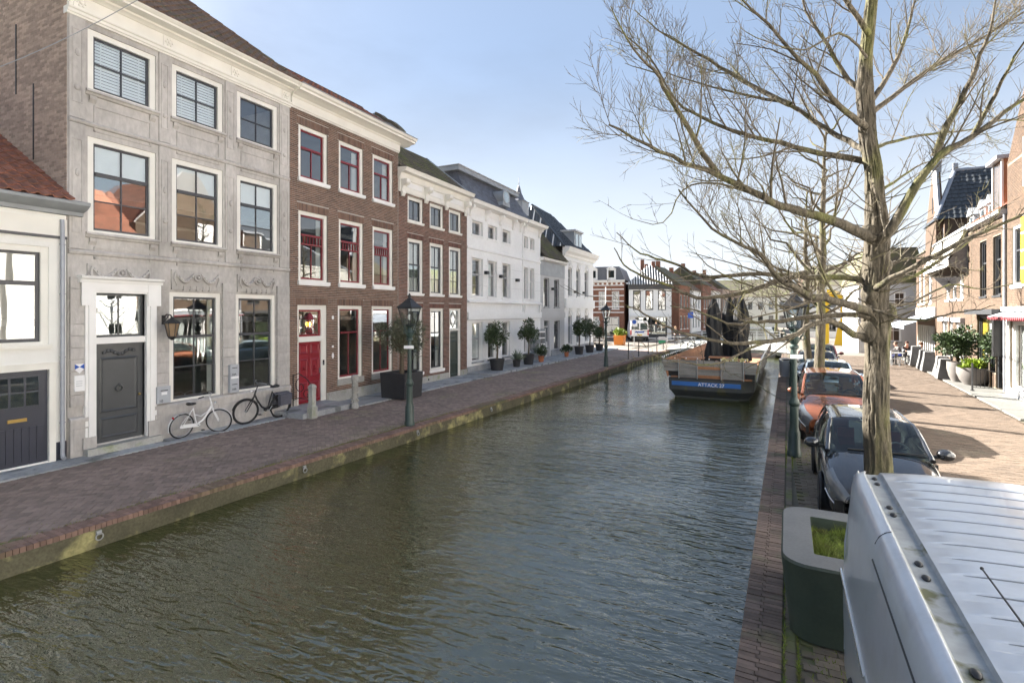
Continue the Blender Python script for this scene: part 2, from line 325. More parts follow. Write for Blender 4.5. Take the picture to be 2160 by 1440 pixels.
# herringbone clinkers on the left bank
W_ = .104
I, J = np.meshgrid(np.arange(-480,480), np.arange(-480,480), indexing='ij'); d = (I-J) % 4
def herring(mask, hor):
    i, j = I[mask].astype(float), J[mask].astype(float)
    return (i+1, j+.5) if hor else (i+.5, j+1)
hx, hy = herring(d == 0, True); vx, vy = herring(d == 3, False)
X = np.concatenate([hx,vx])*W_; Y = np.concatenate([hy,vy])*W_; A = np.concatenate([np.zeros(len(hx)), np.full(len(vx), PI/2)])
r = PI/4+.02; X, Y = X*math.cos(r)-Y*math.sin(r), X*math.sin(r)+Y*math.cos(r); X -= 11; Y += 18
def stoep_edge(y): return np.interp(y, [0,11.6,11.9,13.6,14.2,22.5,41.5,60], [-13.3,-13.42,-12.78,-12.74,-12.72,-12.66,-11.8,-11.8])
k = (Y > -.5) & (Y < 38) & (X < qL(Y)-.42) & (X > stoep_edge(Y)+.06) & (X > -13.5)
pieces(left_street, 'paver', X[k], Y[k], 2*W_-.008, W_-.008, A[k]+r, -.05, 0, K['klinker'], 300, 'paving')
# far part of the left street
struct(MB().add([(-13.4,38,-.004),(qL(38)-.4,38,-.004),(qL(YE)-.4,YE,-.004),(-13.4,YE,-.004)], [(0,1,2,3)]).build('street_far_left', K['klinker']))
# coping bricks on both quays
def coping(parent, q, sgn, mt, y0, y1, wid, pitch, npart):
    n = int((y1-y0)/pitch); ys = y0+(np.arange(n)+.5)*pitch; cx = []; cy = []; sx = []
    for i, y in enumerate(ys):
        h = wid/2 if i % 2 else wid*.42
        for a, b_ in ((0, h), (h, wid)):
            cx.append(q(y)-sgn*(a+b_)/2); cy.append(y); sx.append(b_-a-.008)
    pieces(parent, 'brick', cx, cy, np.array(sx), pitch-.009, -math.atan(.04), -.2, .004, mt, npart, 'coping_bricks', .003)
coping(quayL, qL, 1, K['copingL'], -1, 46.5, .36, .075, 300)
coping(quayR, qR, -1, K['coping'], 2.5, 46.5, .38, .068, 300)
# stretcher line + pavement between coping and parking lane on the right, then the tan street
def bond(x0, x1, y0, y1, bl, bw, off=.5):
    nx, ny = int((x1-x0)/bl)+2, int((y1-y0)/bw)+1
    i, j = np.meshgrid(np.arange(nx), np.arange(ny), indexing='ij')
    return (x0+(i+.5+off*(j % 2)-.5)*bl).ravel(), (y0+(j+.5)*bw).ravel()
def slab_line(q, off): return lambda y: q(y)+off
ys = np.arange(2.5, 46, .208); cx = qR(ys)+.45
pieces(right_street, 'paver', cx, ys, .095, .2, -math.atan(.036), -.06, .002, K['klinkP'], 60, 'edge_paving')
a, b_ = bond(-.3, 4, 2.5, 46, .208, .104); k = (a-qR(b_) > .62) & (a-qR(b_) < 1.62)
pieces(right_street, 'paver', a[k], b_[k], .2, .096, 0, -.06, 0, K['klinkP'], 240, 'pavement_paving')
sR = lambda y: 5.55+.0697*y               # kerb line of the stoeps on the right
a, b_ = bond(-.3, 10, 2.5, 46.5, .208, .104); k = (a-qR(b_) > 1.74) & (a < sR(b_)-.03)
pieces(right_street, 'paver', a[k], b_[k], .2, .098, 0, -.06, -.002, K['klinkR'], 300, 'street_paving')
# row of pale kerb stones between pavement and parking lane
ys = np.arange(2.5, 46, .5); pieces(right_street, 'kerb_stone', qR(ys)+1.68, ys, .1, .48, -math.atan(.036), -.06, .006, K['klinkP'], 60, 'kerb_stones')
# slabs along the left facades
SLA = []
def slabs(y0, y1, x0f, x1f, z, ln):
    y = y0
    while y < y1-.05:
        l = min(ln*random.uniform(.8,1.25), y1-y); SLA.append((y, y+l, x0f((y+l/2)), x1f(y+l/2), z)); y += l
slabs(0, 11.55, lambda y: -14.16, lambda y: stoep_edge(y), .015, .95)
slabs(11.62, 13.9, lambda y: -14.14, lambda y: -12.76, .16, 1.1)
slabs(13.9, 23.6, lambda y: -14.14, lambda y: stoep_edge(y), .03, 1.3)
slabs(23.65, 33.6, lambda y: -14.14, lambda y: stoep_edge(y), .10, 1.6)
slabs(33.6, 46.4, lambda y: -14.14, lambda y: stoep_edge(y), .08, 1.6)
for (y0, y1, x0, x1, z) in SLA:
    h = MB(); mid = (x0+x1)/2+random.uniform(-.1,.1)
    for p, q in (((x0, mid), 0), ((mid, x1), 1)):
        b2 = MB().box(p[0]+.003, p[1]-.003, y0+.004, y1-.004, -.1, z+random.uniform(-.003,.003))
        b2.build('slab', K['bluestone'], left_street)
# right stoep slabs
for i in range(13):
    y = 21+i*1.9; MB().box(0, 1.62, .004, 1.892, -.1, .06).build('slab', K['stoepR'], right_street, loc=(sR(y),y,0), rot=(0,0,-math.atan(.0697)))
# iron mooring rings on the left quay wall
for u, v in ((207,1140),(641,1003),(880,925),(1035,872)):
    kk = (u-1080)/1100; y = 4
    for _ in range(20): zc = qL(y)/(kk*math.cos(YAW)-math.sin(YAW)); y = kk*zc*math.sin(YAW)+zc*math.cos(YAW)
    t_ = thing('mooring_ring', 'pale iron mooring ring on mossy quay wall, '+{207:'nearest the low cream house',641:'below the red door',880:'just beyond the near lamp post',1035:'farthest from the camera'}[u], 'mooring ring', (qL(y)+.005, y, -.14), 0, 'mooring rings on the left quay')
    MB().box(0,.03,-.035,.035,-.02,.05).build('wall_plate', K['steel'], t_)
    MB().ring((.035,0,-.045), .05, .011, 'x', 18, 6).build('ring', K['steel'], t_, smooth=60)
# ---------------------------------------------------------------- house builders
def shell(h, w, zt, depth, ops, wm, z0=0, th=.28, sidem=None):
    xs = sorted({0, w, *[a for o in ops for a in o[:2]]}); zs = sorted({z0, zt, *[a for o in ops for a in o[2:4]]})
    g = MB()
    for zi in range(len(zs)-1):
        run = None
        for xi in range(len(xs)-1):
            cx, cz = (xs[xi]+xs[xi+1])/2, (zs[zi]+zs[zi+1])/2
            solid = not any(o[0] < cx < o[1] and o[2] < cz < o[3] for o in ops)
            if solid: run = [xs[xi], xs[xi+1]] if run is None else [run[0], xs[xi+1]]
            if run and (not solid or xi == len(xs)-2): g.box(run[0], run[1], 0, th, zs[zi], zs[zi+1]); run = None
    o = g.build('wall', wm, h)
    g = MB(); g.box(.002,.25,th,depth,z0,zt-.002); g.box(w-.25,w-.002,th,depth,z0,zt-.002); g.box(.002,w-.002,depth,depth+.25,z0,zt-.002)
    g.build('side_wall', sidem or wm, h)
    g = MB(); g.box(.25,w-.25,th,depth,zt-.2,zt-.1); g.box(.25,w-.25,3.2,3.3,z0,zt-.2)
    for q in np.arange(3.0, zt-1, 3.1): g.box(.25,w-.25,th,3.2,q,q+.15)
    g.build('room', K['interior'], h)
    return o
def brickwork(h, wall, rects, mt, npart, bl=.215, bh=.0625, wjoin=.013, arches=(), excl=(), y=-.008):
    # rects: x0,x1,z0,z1 brick areas (in the wall's frame); excl: openings
    B = []
    for ax0, ax1, az0, az1 in arches:
        n = max(3, round((ax1-ax0)/.066)); p = (ax1-ax0)/n
        for i in range(n): B.append((ax0+i*p, ax0+(i+1)*p-wjoin, az0, az1-.006))
    ex = list(excl)+list(arches)
    for x0, x1, z0, z1 in rects:
        for j in range(int((z1-z0)/bh)):
            a, b_ = z0+j*bh, z0+(j+1)*bh-wjoin; cut = sorted((e[0], e[1]) for e in ex if e[2] < b_-.002 and e[3] > a+.002); x = x0; free = []
            for c0, c1 in cut:
                if c0 > x: free.append((x, c0))
                x = max(x, c1)
            if x < x1: free.append((x, x1))
            for f0, f1 in free:
                p = x0-(j % 2)*bl/2 - (j % 3)*.004
                while p < f1:
                    l = bl if (int((p-x0)/bl+9)+j) % 2 else bl
                    s, e = max(p, f0), min(p+l, f1)
                    if e-s > .03: B.append((s, e-wjoin, a, b_))
                    p += l
    B = np.array(B); Mw = h.matrix_basis if h.parent is None else Matrix()
    P = np.array([Mw @ Vector(((q[0]+q[1])/2, 0, (q[2]+q[3])/2)) for q in B]); s, c = math.sin(YAW), math.cos(YAW)
    zc = -P[:,0]*s+P[:,1]*c; u = 1080+1100*(P[:,0]*c+P[:,1]*s)/np.maximum(zc,.1); v = 658+1100*(CAM_H-P[:,2])/np.maximum(zc,.1)
    vis = (zc > 1)&(u > 5)&(u < 2155)&(v > 5)&(v < 1435); order = np.argsort(np.where(vis, zc-(B[:,1]-B[:,0])*3, 1e6)); pick = [i for i in order[:npart] if vis[i]]
    me = unit(mt); keep = np.ones(len(B), bool)
    for i in pick:
        q = B[i]; o = bpy.data.objects.new('brick', me); C.objects.link(o); o.parent = wall
        o.location = ((q[0]+q[1])/2, y/2+.01, (q[2]+q[3])/2); o.scale = (q[1]-q[0], .02-y, q[3]-q[2]); keep[i] = False
    Q = B[keep]; n = len(Q); jy = rng.normal(0, .0015, n); V = np.zeros((n,8,3))
    for i, (a, b_) in enumerate(((0,2),(1,2),(1,3),(0,3))):
        V[:,i,0] = V[:,i+4,0] = Q[:,a]; V[:,i,2] = V[:,i+4,2] = Q[:,b_]; V[:,i,1] = y+jy; V[:,i+4,1] = .02
    F = np.array([(0,1,2,3),(0,4,5,1),(1,5,6,2),(2,6,7,3),(3,7,4,0)]); F = (np.arange(n)[:,None,None]*8+F[None]).reshape(-1,4)
    stuff(np_mesh('brickwork', V.reshape(-1,3), F, mt, wall))
def window(h, x0, x1, z0, z1, cas=.10, cm='offwhite', sm='sashdark', cols=(.5,), rows=((.5,.05),), rec=.05, sill=None, sw=.05, bar=.028, blind=None, curtain=None, cast=None, roller=False):
    cast = cas if cast is None else cast; R = rec
    g = MB(); g.box(x0, x0+cas, R, R+.12, z0, z1); g.box(x1-cas, x1, R, R+.12, z0, z1); g.box(x0+cas, x1-cas, R+.002, R+.12, z1-cast, z1); g.box(x0+cas, x1-cas, R+.002, R+.12, z0, z0+cas*.45)
    f = g.build('window', K[cm], h)
    a, b_, c, d_ = x0+cas, x1-cas, z0+cas*.45, z1-cast; g = MB(); y0, y1 = R+.055, R+.10
    g.box(a, a+sw, y0, y1, c, d_); g.box(b_-sw, b_, y0, y1, c, d_); g.box(a+sw, b_-sw, y0+.002, y1, c, c+sw*1.2); g.box(a+sw, b_-sw, y0+.002, y1, d_-sw, d_)
    ia, ib, ic, id_ = a+sw, b_-sw, c+sw*1.2, d_-sw
    zc = [ic]+[ic+(id_-ic)*r[0] for r in rows]+[id_]; xc = [ia]+[ia+(ib-ia)*q for q in cols]+[ib]
    for (r, tk), z in zip(rows, zc[1:-1]): g.box(ia, ib, y0-.004-(tk > .04)*.03, y1-.003, z-tk/2, z+tk/2)
    for x in xc[1:-1]: g.box(x-bar/2, x+bar/2, y0+.004, y1-.006, ic, id_)
    g.build('sash', K[sm], f)
    for i in range(len(xc)-1):
        for j in range(len(zc)-1):
            q = random.uniform(-.0012,.0012)
            MB().add([(xc[i],R+.08+q,zc[j]),(xc[i+1],R+.08-q,zc[j]),(xc[i+1],R+.08-q,zc[j+1]),(xc[i],R+.08+q,zc[j+1])], [(0,1,2,3)]).build('pane', K['glass'], f)
    if sill:
        pr, ht, sm_ = sill; MB().box(x0-.05, x1+.05, -pr, R+.10, z0-ht, z0-.002).box(x0-.03, x1+.03, -pr+.02, R, z0-ht-.03, z0-ht).build('sill', K[sm_], f)
    if blind and roller: MB().box(a+.02, b_-.02, R+.112, R+.118, ic+(id_-ic)*blind, id_).build('blind', K['blind'], f)
    elif blind:
        lo = ic+(id_-ic)*blind; g = MB()
        for z in np.arange(lo, id_, .075): g.prism([(R+.115,z),(R+.12,z),(R+.133,z+.068),(R+.128,z+.068)], a+.02, b_-.02, 'x')
        for x in (a+.2, (a+b_)/2-.04, (a+b_)/2+.04, b_-.2): g.box(x-.012, x+.012, R+.108, R+.113, lo, id_)
        g.build('blind', K['blind'], f)
    if curtain:
        for s0, s1 in curtain:
            g = MB(); n = 14; px = [a+(b_-a)*(s0+(s1-s0)*i/n) for i in range(n+1)]
            vs = [(x, R+.22+.03*math.sin(i*2.1), zz) for zz in (ic, id_) for i, x in enumerate(px)]
            g.add(vs, [(i, i+1, n+2+i, n+1+i) for i in range(n)]).build('curtain', K['curtain'], f)
    return f
def simple_window(h, x0, x1, z0, z1, cm='white', sm='sashgrey', rows=((.62,.05),), cols=(), rec=.10, cas=.05, sill=None, curtain=None, blind=None):
    return window(h, x0, x1, z0, z1, cas, cm, sm, cols, rows, rec, sill, .04, .025, blind, curtain)
def panel_leaf(door, x0, x1, z0, z1, y, panels, m, name='door_panel'):
    for p in panels:
        a, b_, c, d_ = x0+(x1-x0)*p[0], x0+(x1-x0)*p[1], z0+(z1-z0)*p[2], z0+(z1-z0)*p[3]; e = .035
        g = MB(); g.add([(a,y,c),(b_,y,c),(b_,y,d_),(a,y,d_),(a+e,y-.022,c+e),(b_-e,y-.022,c+e),(b_-e,y-.022,d_-e),(a+e,y-.022,d_-e),
                         (a+2*e,y-.006,c+2*e),(b_-2*e,y-.006,c+2*e),(b_-2*e,y-.006,d_-2*e),(a+2*e,y-.006,d_-2*e)],
                        [(0,1,5,4),(1,2,6,5),(2,3,7,6),(3,0,4,7),(4,5,9,8),(5,6,10,9),(6,7,11,10),(7,4,8,11),(8,9,10,11)])
        g.build(name, m, door)
TILE = {}
def tile_mesh(mt, pw, pl, kind):
    k = (mt.name, pw, pl, kind)
    if k in TILE: return TILE[k]
    g = MB()
    if kind == 'pan':
        pr = [(0,.03),(.12,.045),(.28,.045),(.42,.015),(.7,0),(1.04,.028)]
        for a, b_ in zip(pr[:-1], pr[1:]):
            g.add([(a[0]*pw,0,a[1]+.03),(b_[0]*pw,0,b_[1]+.03),(b_[0]*pw,pl*1.06,b_[1]),(a[0]*pw,pl*1.06,a[1])], [(0,1,2,3)])
            g.add([(a[0]*pw,0,a[1]+.03),(b_[0]*pw,0,b_[1]+.03),(b_[0]*pw,0,b_[1]-.005),(a[0]*pw,0,a[1]-.005)], [(0,1,2,3)])
    else:
        g.box(.004, pw-.004, 0, pl*1.03, .004, .016)
        g.v = [(x, y, z+(.012 if y < .01 else 0)) for x, y, z in g.v]
    me = bpy.data.meshes.new('roof_tile'); me.from_pydata(g.v, [], g.f); me.materials.append(mt)
    TILE[k] = me; return me
def tiles(parent, O, ex, ey, w, l, mt, pw=.24, pl=.30, kind='pan', npart=0, clip=None, M0=None):
    """tiled slope: O eave corner, ex along the eave, ey up the slope (unit vectors, parent frame); clip(x,y)->bool"""
    ex, ey = Vector(ex).normalized(), Vector(ey).normalized(); ez = ex.cross(ey); R = Matrix((ex, ey, ez)).transposed().to_4x4(); R.translation = Vector(O)
    nx, ny = max(1, round(w/pw)), max(1, round(l/pl)); pw, pl = round(w/nx, 4), round(l/ny, 4)
    me = tile_mesh(mt, pw, pl, kind); base = np.array([v.co[:] for v in me.vertices]); bf = [tuple(p.vertices) for p in me.polygons]
    T = [((i+(.5 if kind == 'slate' and j % 2 else 0))*pw, j*pl) for j in range(ny) for i in range(nx)]
    if clip: T = [q for q in T if clip(q[0]+pw/2, q[1]+pl/2)]
    R0 = np.array(R.to_3x3()); O0 = np.array(O); V = []; F = []; k = 0
    for n, (x, y) in enumerate(T):
        if n < npart:
            o = bpy.data.objects.new('roof_tile', me); C.objects.link(o); o.parent = parent
            o.matrix_basis = R @ Matrix.Translation((x, y, random.uniform(-.004,.004)))
        else:
            p = (base+np.array([x, y, random.uniform(-.004,.004)])) @ R0.T+O0; V.append(p); F += [tuple(a+k for a in f) for f in bf]; k += len(p)
    if V:
        me2 = bpy.data.meshes.new('roof_tiles'); me2.from_pydata(np.concatenate(V).tolist(), [], F); me2.materials.append(mt)
        o = bpy.data.objects.new('roof_tiles', me2); C.objects.link(o); o.parent = parent; stuff(o)
def cornice(h, x0, x1, prof, m, name='cornice'): return MB().prism(prof, x0, x1, 'x').build(name, K[m], h, smooth=35)
XF = -14.1
def left_house(name, label, y0): return thing(name, label, 'house', (XF, y0, 0), PI/2)
# ---------------------------------------------------------------- left bank houses (local x = along street, y = into the house)
# low cream house at the left edge
h = left_house('cream_house', 'low cream rendered house with red tiled roof at the left edge', 1.2); w = 4.98
ops = [(2.55,4.66,2.6,4.72), (3.62,4.72,.05,2.05)]
wall = shell(h, w, 5.55, 7, ops, K['cream'], th=.25)
MB().box(4.785,w,-.012,.1,0,.42).box(0,3.5,-.012,.1,0,.42).build('plinth', K['doornavy'], h)
window(h, 2.55,4.66,2.6,4.72, .13, 'offwhite','sashdark',(.5,),((.66,.09),), .03, (.05,.07,'offwhite'), .06, curtain=((0,.12),(.88,1)))
g = MB(); g.box(3.50,3.62,-.03,.1,0,2.05); g.box(4.66,4.78,-.03,.1,0,2.05); g.box(3.48,4.80,-.032,.1,2.05,2.17); g.box(3.46,4.82,-.05,.1,2.17,2.20)
dr = g.build('door', K['offwhite'], h)
g = MB().box(3.62,4.66,.05,.09,.05,2.05); lf = g.build('door_leaf', K['doornavy'], dr)
for i in range(7): MB().box(3.70+i*.128,3.82+i*.128,.035,.055,.12,.85).build('plank', K['doornavy'], dr)
MB().box(3.98,4.30,.03,.05,.98,1.05).build('letter_slot', K['brass'], dr)
g = MB(); g.box(3.74,4.54,.038,.05,1.25,1.30)
for i in range(4): g.box(3.74+i*.2533,3.78+i*.2533,.038,.05,1.25,1.95)
for i in range(3): g.box(3.74,4.54,.037,.05,1.25+i*.33,1.28+i*.33)
g.build('glazing_bars', K['doornavy'], dr)
for i in range(3):
    for j in range(2): MB().box(3.78+i*.2533,3.99+i*.2533,.044,.048,1.28+j*.33,1.58+j*.33).build('pane', K['glass'], dr)
cornice(h, -.5, w+.28, [(0.1,5.45),(-.10,5.47),(-.12,5.55),(-.28,5.60),(-.40,5.68),(-.42,5.74),(-.38,5.76),(.1,5.8)], 'lead', 'gutter_cornice')
MB().box(0,w,-.035,-.002,4.98,5.36).build('frieze', K['offwhite'], h)
MB().box(0,w,-.05,-.003,4.92,4.98).build('frieze_moulding', K['sashdark'], h)
rf = MB().add([(-.3,-.3,5.74),(w-.02,-.3,5.74),(w-.02,4.2,8.25),(-.3,4.2,8.25)], [(0,1,2,3)]).build('roof', K['tileR'], h)
tiles(rf, (-.1,-.38,5.76), (1,0,0), (0,4.5,2.51), w+.08, 5.1, K['tileR'], .23,.3,'pan',150)
dp = thing('downpipe', 'grey zinc downpipe between the cream house and the grey stone house', 'downpipe', (XF+.07, 6.08, 0))
MB().tube([(0,0,.12),(0,0,5.1),(-.02,0,5.35)], .042, 10).build('pipe', K['zinc'], dp, smooth=50)
MB().tube([(0,0,.16),(.02,0,.08),(.09,0,.06)], .044, 10).build('shoe', K['zinc'], dp, smooth=50)
for z in (.85,2.3,3.7,4.8): MB().ring((0,0,z), .046, .012, 'z', 14, 6).build('bracket', K['zinc'], dp, smooth=60)

# grey stone house
GY = 6.2
h = left_house('grey_stone_house', 'tall grey sandstone house with white cornice and pilasters', GY); w = 6.08
T = [(.39,1.89),(2.30,3.74),(4.19,5.62)]
GD = (.52,1.62)
ops = [(a,b_,8.46,9.88) for a,b_ in T]+[(a,b_,5.16,7.38) for a,b_ in T]+[(GD[0],GD[1],.2,3.75),(2.23,3.67,.92,3.83),(4.14,5.54,.92,3.83)]
wall = shell(h, w, 10.15, 8, ops, K['stone'], th=.3, sidem=K['mortar'])
for a, b_ in T:
    window(h,a,b_,8.46,9.88,.13,'offwhite','sashdark',(.5,),((.5,.03),),.03,None,.05,blind=(.02 if a < 4 else None))
    f = window(h,a,b_,5.16,7.38,.13,'offwhite','sashdark',(.5,),((.66,.08),(.33,.03)),.03,None,.05,blind=.67,roller=True)
window(h,2.23,3.67,.92,3.83,.12,'offwhite','sashdark',(.5,),((.61,.07),(.3,.03)),.03,None,.055,curtain=((.0,.10),(.9,1)))
window(h,4.14,5.54,.92,3.83,.12,'offwhite','sashdark',(.5,),((.61,.07),(.3,.03)),.03,None,.055)
# stone sills, aprons with inset panels
for a, b_ in T:
    for z, hh in ((8.46,.95),(5.16,.62)):
        MB().prism([(.03,z),(-.10,z-.01),(-.11,z-.06),(-.07,z-.08),(-.05,z-.12),(.01,z-.14)], a-.06, b_+.06, 'x').build('sill', K['stone'], h)
        for x in (a+.02, b_-.16): MB().prism([(-.002,z-.14),(-.07,z-.14),(-.06,z-.22),(-.002,z-.30)], x, x+.14, 'x').build('bracket', K['stone'], h)
        g = MB(); t0, t1 = z-.34, z-hh; e = .022
        for q in ((a+.12,b_-.12,t0-.03,t0),(a+.12,b_-.12,t1,t1+.03),(a+.12,a+.15,t1,t0),(b_-.15,b_-.12,t1,t0)): g.box(q[0],q[1],-e,-.001,q[2],q[3])
        g.build('panel_moulding', K['stone'], h)
# pilaster strips on the upper storeys
for x0, x1 in ((.02,.33),(1.96,2.24),(3.80,4.13),(5.68,6.06)):
    for z0, z1 in ((4.75,7.6),(7.72,10.1)):
        MB().box(x0,x1,-.035,-.001,z0,z1).build('pilaster', K['stone'], h)
        g = MB(); e = .05
        for q in ((x0+.05,x1-.05,z0+.35,z0+.38),(x0+.05,x1-.05,z1-.38,z1-.35),(x0+.05,x0+.075,z0+.38,z1-.38),(x1-.075,x1-.05,z0+.38,z1-.38)): g.box(q[0],q[1],-e,-.034,q[2],q[3])
        g.build('panel_moulding', K['stone'], h)
        MB().ball(((x0+x1)/2,-.04,(z0+z1)/2-.5),.07,.03,.07).ball(((x0+x1)/2,-.04,(z0+z1)/2+.3),.05,.025,.09).build('rosette', K['stone'], h, smooth=60)
for z in (4.62,7.60): MB().prism([(-.001,z),(-.05,z+.01),(-.07,z+.06),(-.05,z+.1),(-.001,z+.12)], .01, w-.01, 'x').build('string_course', K['stone'], h)
# rusticated ground-floor blocks
for x0, x1 in ((.03,.40),(1.78,2.20),(3.70,4.11),(5.57,6.05)):
    z = .92 if x0 > 1 else 1.15; n = 0
    while z < 3.88:
        q = (.0,.02)[n % 2]; MB().box(x0+.004,x1-.004,-.055-random.uniform(0,.008),-.001,z+.006,z+.262).build('stone_block', K['stone'], h); z += .268; n += 1
for x0, x1 in ((.02,.44),(1.76,6.06)):
    MB().box(x0,x1,-.09,-.001,0,.80).build('plinth', K['greystone'] if 0 else K['stone'], h); MB().prism([(-.001,.80),(-.12,.80),(-.12,.86),(-.09,.90),(-.001,.92)], x0-.01,x1, 'x').build('plinth_cap', K['stone'], h)
    xs = np.linspace(x0, x1, 2 if x0 < 1 else 6)
    for a, b_ in zip(xs[:-1], xs[1:]):
        g = MB()
        for q in ((a+.06,b_-.06,.14,.17),(a+.06,b_-.06,.64,.67),(a+.06,a+.09,.17,.64),(b_-.09,b_-.06,.17,.64)): g.box(q[0],q[1],-.105,-.089,q[2],q[3])
        g.build('panel_moulding', K['stone'], h)
# garlands over the ground-floor openings
for xc, hw in ((1.07,.62),(2.95,.6),(4.84,.58)):
    g = MB(); g.box(xc-hw-.08,xc+hw+.08,-.045,-.001,3.98 if xc < 2 else 3.9,4.42)
    for s in (-1,1):
        pts = [(xc+s*(.1+(hw-.12)*t), -.085, 4.34-.34*math.sin(PI*t)*.62-.03*t) for t in np.linspace(0,1,9)]
        g.tube(pts, [.03,.038,.05,.056,.058,.055,.046,.036,.03], 7)
        g.tube([(xc+s*hw,-.07,4.36),(xc+s*(hw+.03),-.07,4.2),(xc+s*(hw-.05),-.06,4.0)], [.03,.045,.012], 6)
        for t in np.linspace(.15,.85,6): g.ball((xc+s*(.1+(hw-.12)*t), -.12, 4.34-.34*math.sin(PI*t)*.62), .03, n=6, m=4)
    g.ring((xc,-.08,4.24), .09, .03, 'y', 14, 5); g.ball((xc,-.10,4.24), .045)
    for i in range(5): g.box(xc-hw*.6+i*hw*.3-.02, xc-hw*.6+i*hw*.3+.03, -.07, -.001, 3.88, 4.0)
    g.build('garland', K['stone'], h, smooth=40)
# door
g = MB(); g.box(.30,.52,-.10,.1,.18,3.98); g.box(1.62,1.86,-.10,.1,.18,3.98); g.box(.52,1.62,-.098,.1,3.75,3.98); g.box(.36,.46,-.125,-.1,.2,3.9); g.box(1.70,1.80,-.125,-.1,.2,3.9)
g.box(.22,.50,-.13,-.1,3.45,3.98); g.box(1.64,1.95,-.13,-.1,3.45,3.98); g.box(.50,1.64,-.12,-.1,3.80,3.98); g.prism([(.0,3.98),(-.14,3.98),(-.16,4.05),(-.22,4.08),(-.23,4.13),(0,4.15)], .18, 1.99, 'x'); g.box(.52,1.62,-.04,.1,2.55,2.70)
dr = g.build('door', K['white'], h)
g = MB(); g.box(GD[0],GD[1],.06,.11,.2,2.55); dl = g.build('door_leaf', K['doorgrey'], dr)
panel_leaf(dr, GD[0],GD[1],.2,2.55,.058, ((.12,.88,.30,.86),(.12,.88,.04,.25)), K['doorgrey'])
g = MB()
for i in range(9): g.ball((.75+i*.08,.05,2.33+.05*math.sin(i*1.1)), .05,.03,.045, 7, 5)
g.build('carving', K['doorgrey'], dr, smooth=60)
MB().ring((1.07,.03,1.45),.07,.018,'y',16,6).ball((1.07,.04,1.53),.035).build('knocker', K['doorgrey'], dr, smooth=60)
MB().ball((1.52,.03,1.25),.035).build('door_knob', K['brass'], dr, smooth=60)
g = MB(); g.box(GD[0],GD[0]+.06,.07,.11,2.70,3.75); g.box(GD[1]-.06,GD[1],.07,.11,2.70,3.75); g.box(GD[0],GD[1],.072,.11,2.70,2.76); g.box(GD[0],GD[1],.072,.11,3.69,3.75); g.box(1.055,1.085,.073,.11,2.76,3.69)
g.build('fanlight_frame', K['doorgrey'], dr)
for a, b_ in ((.58,1.055),(1.085,1.56)): MB().box(a,b_,.088,.092,2.76,3.69).build('pane', K['glass'], dr)
MB().box(.26,1.90,-.30,-.002,-.05,.17).build('doorstep', K['greystone'], h)
MB().box(.24,.50,-.16,-.1,.17,.42).box(1.64,1.90,-.16,-.1,.17,.55).build('door_pedestal', K['stone'], h)
# entablature
cornice(h, -.03, w+.03, [(.1,10.02),(-.05,10.02),(-.06,10.06),(-.09,10.07),(-.10,10.13),(-.13,10.15),(-.14,10.18),(.1,10.18)], 'offwhite', 'architrave')
MB().box(0,w,-.07,.1,10.18,10.5).build('frieze', K['offwhite'], h)
cornice(h, -.35, w+.10, [(.1,10.5),(-.10,10.5),(-.14,10.54),(-.22,10.56),(-.24,10.60),(-.48,10.62),(-.49,10.67),(-.55,10.70),(-.58,10.75),(.1,10.79)], 'offwhite')
for x in (.1,2.05,3.97,5.75):
    g = MB(); g.box(x-.02,x+.28,-.09,-.069,10.20,10.48); g.ball((x+.13,-.1,10.34),.05,.03,.05)
    for i in range(6): a = i*PI/3; g.ball((x+.13+.08*math.cos(a),-.095,10.34+.08*math.sin(a)),.035,.02,.035,6,4)
    g.build('frieze_ornament', K['offwhite'], h, smooth=50)
# roof of the grey house with hipped ends, brick side wall
rz, ry = 13.42, 2.9
rf = MB().add([(-.05,-.35,10.8),(w+.05,-.35,10.8),(w-1.7,ry,rz),(-.05,ry,rz),(w+.05,8,10.8),(-.05,8,10.8)], [(0,1,2,3),(1,4,2),(3,2,4,5)]).build('roof', K['tileBr'], h)
dy, dz = ry+.35, rz-10.8; ll = math.hypot(dy, dz)
tiles(rf, (-.05,-.38,10.83), (1,0,0), (0,dy,dz), w+.1, ll, K['tileBr'], .23,.29,'pan',0, clip=lambda x, y: x < w+.1-1.75*y/ll)
MB().tube([(-.05,ry,rz+.03),(w-1.7,ry,rz+.03)], .09, 8).build('ridge_tiles', K['tileBr'], rf)
g = MB(); n = 9
for i in range(n):
    q0, q1 = i/n, (i+.93)/n; p = lambda q: Vector((w+.05,-.35,10.86)).lerp(Vector((w-1.7,ry,rz+.04)), q); g.tube([p(q0),p(q1)], [.10,.085], 8)
g.build('hip_tiles', K['tileBr'], rf)
gw = MB().add([(-.003,.3,0),(-.003,8,0),(-.003,8,10.9),(-.003,ry,rz),(-.003,.3,11.1)], [(0,1,2,3,4)]).build('gable_brick', K['mortar'], h)
hb = MB(); B = []
for j in range(int((rz-5.2)/.0625)):
    z = 5.2+j*.0625; ymax = 8 if z < 10.8 else 8-(z-10.8)*1.8; ymin = .02 if z < 11 else max(.02,(z-10.8)*1.16-.2); y = ymin-(j % 2)*.107
    while y < min(ymax, 6):
        s, e = max(y, ymin), min(y+.205, ymax)
        if e-s > .03: hb.box(-.012-random.uniform(0,.004),.01,s,e,z,z+.052)
        y += .215
stuff(hb.build('brickwork', K['brickG'], gw, fix=False))
for yy, z0, z1 in ((1.45,6.9,8.7),(2.3,8.6,10.3)): MB().box(-.03,-.014,yy,yy+.04,z0,z1).build('wall_anchor', K['iron'], h)
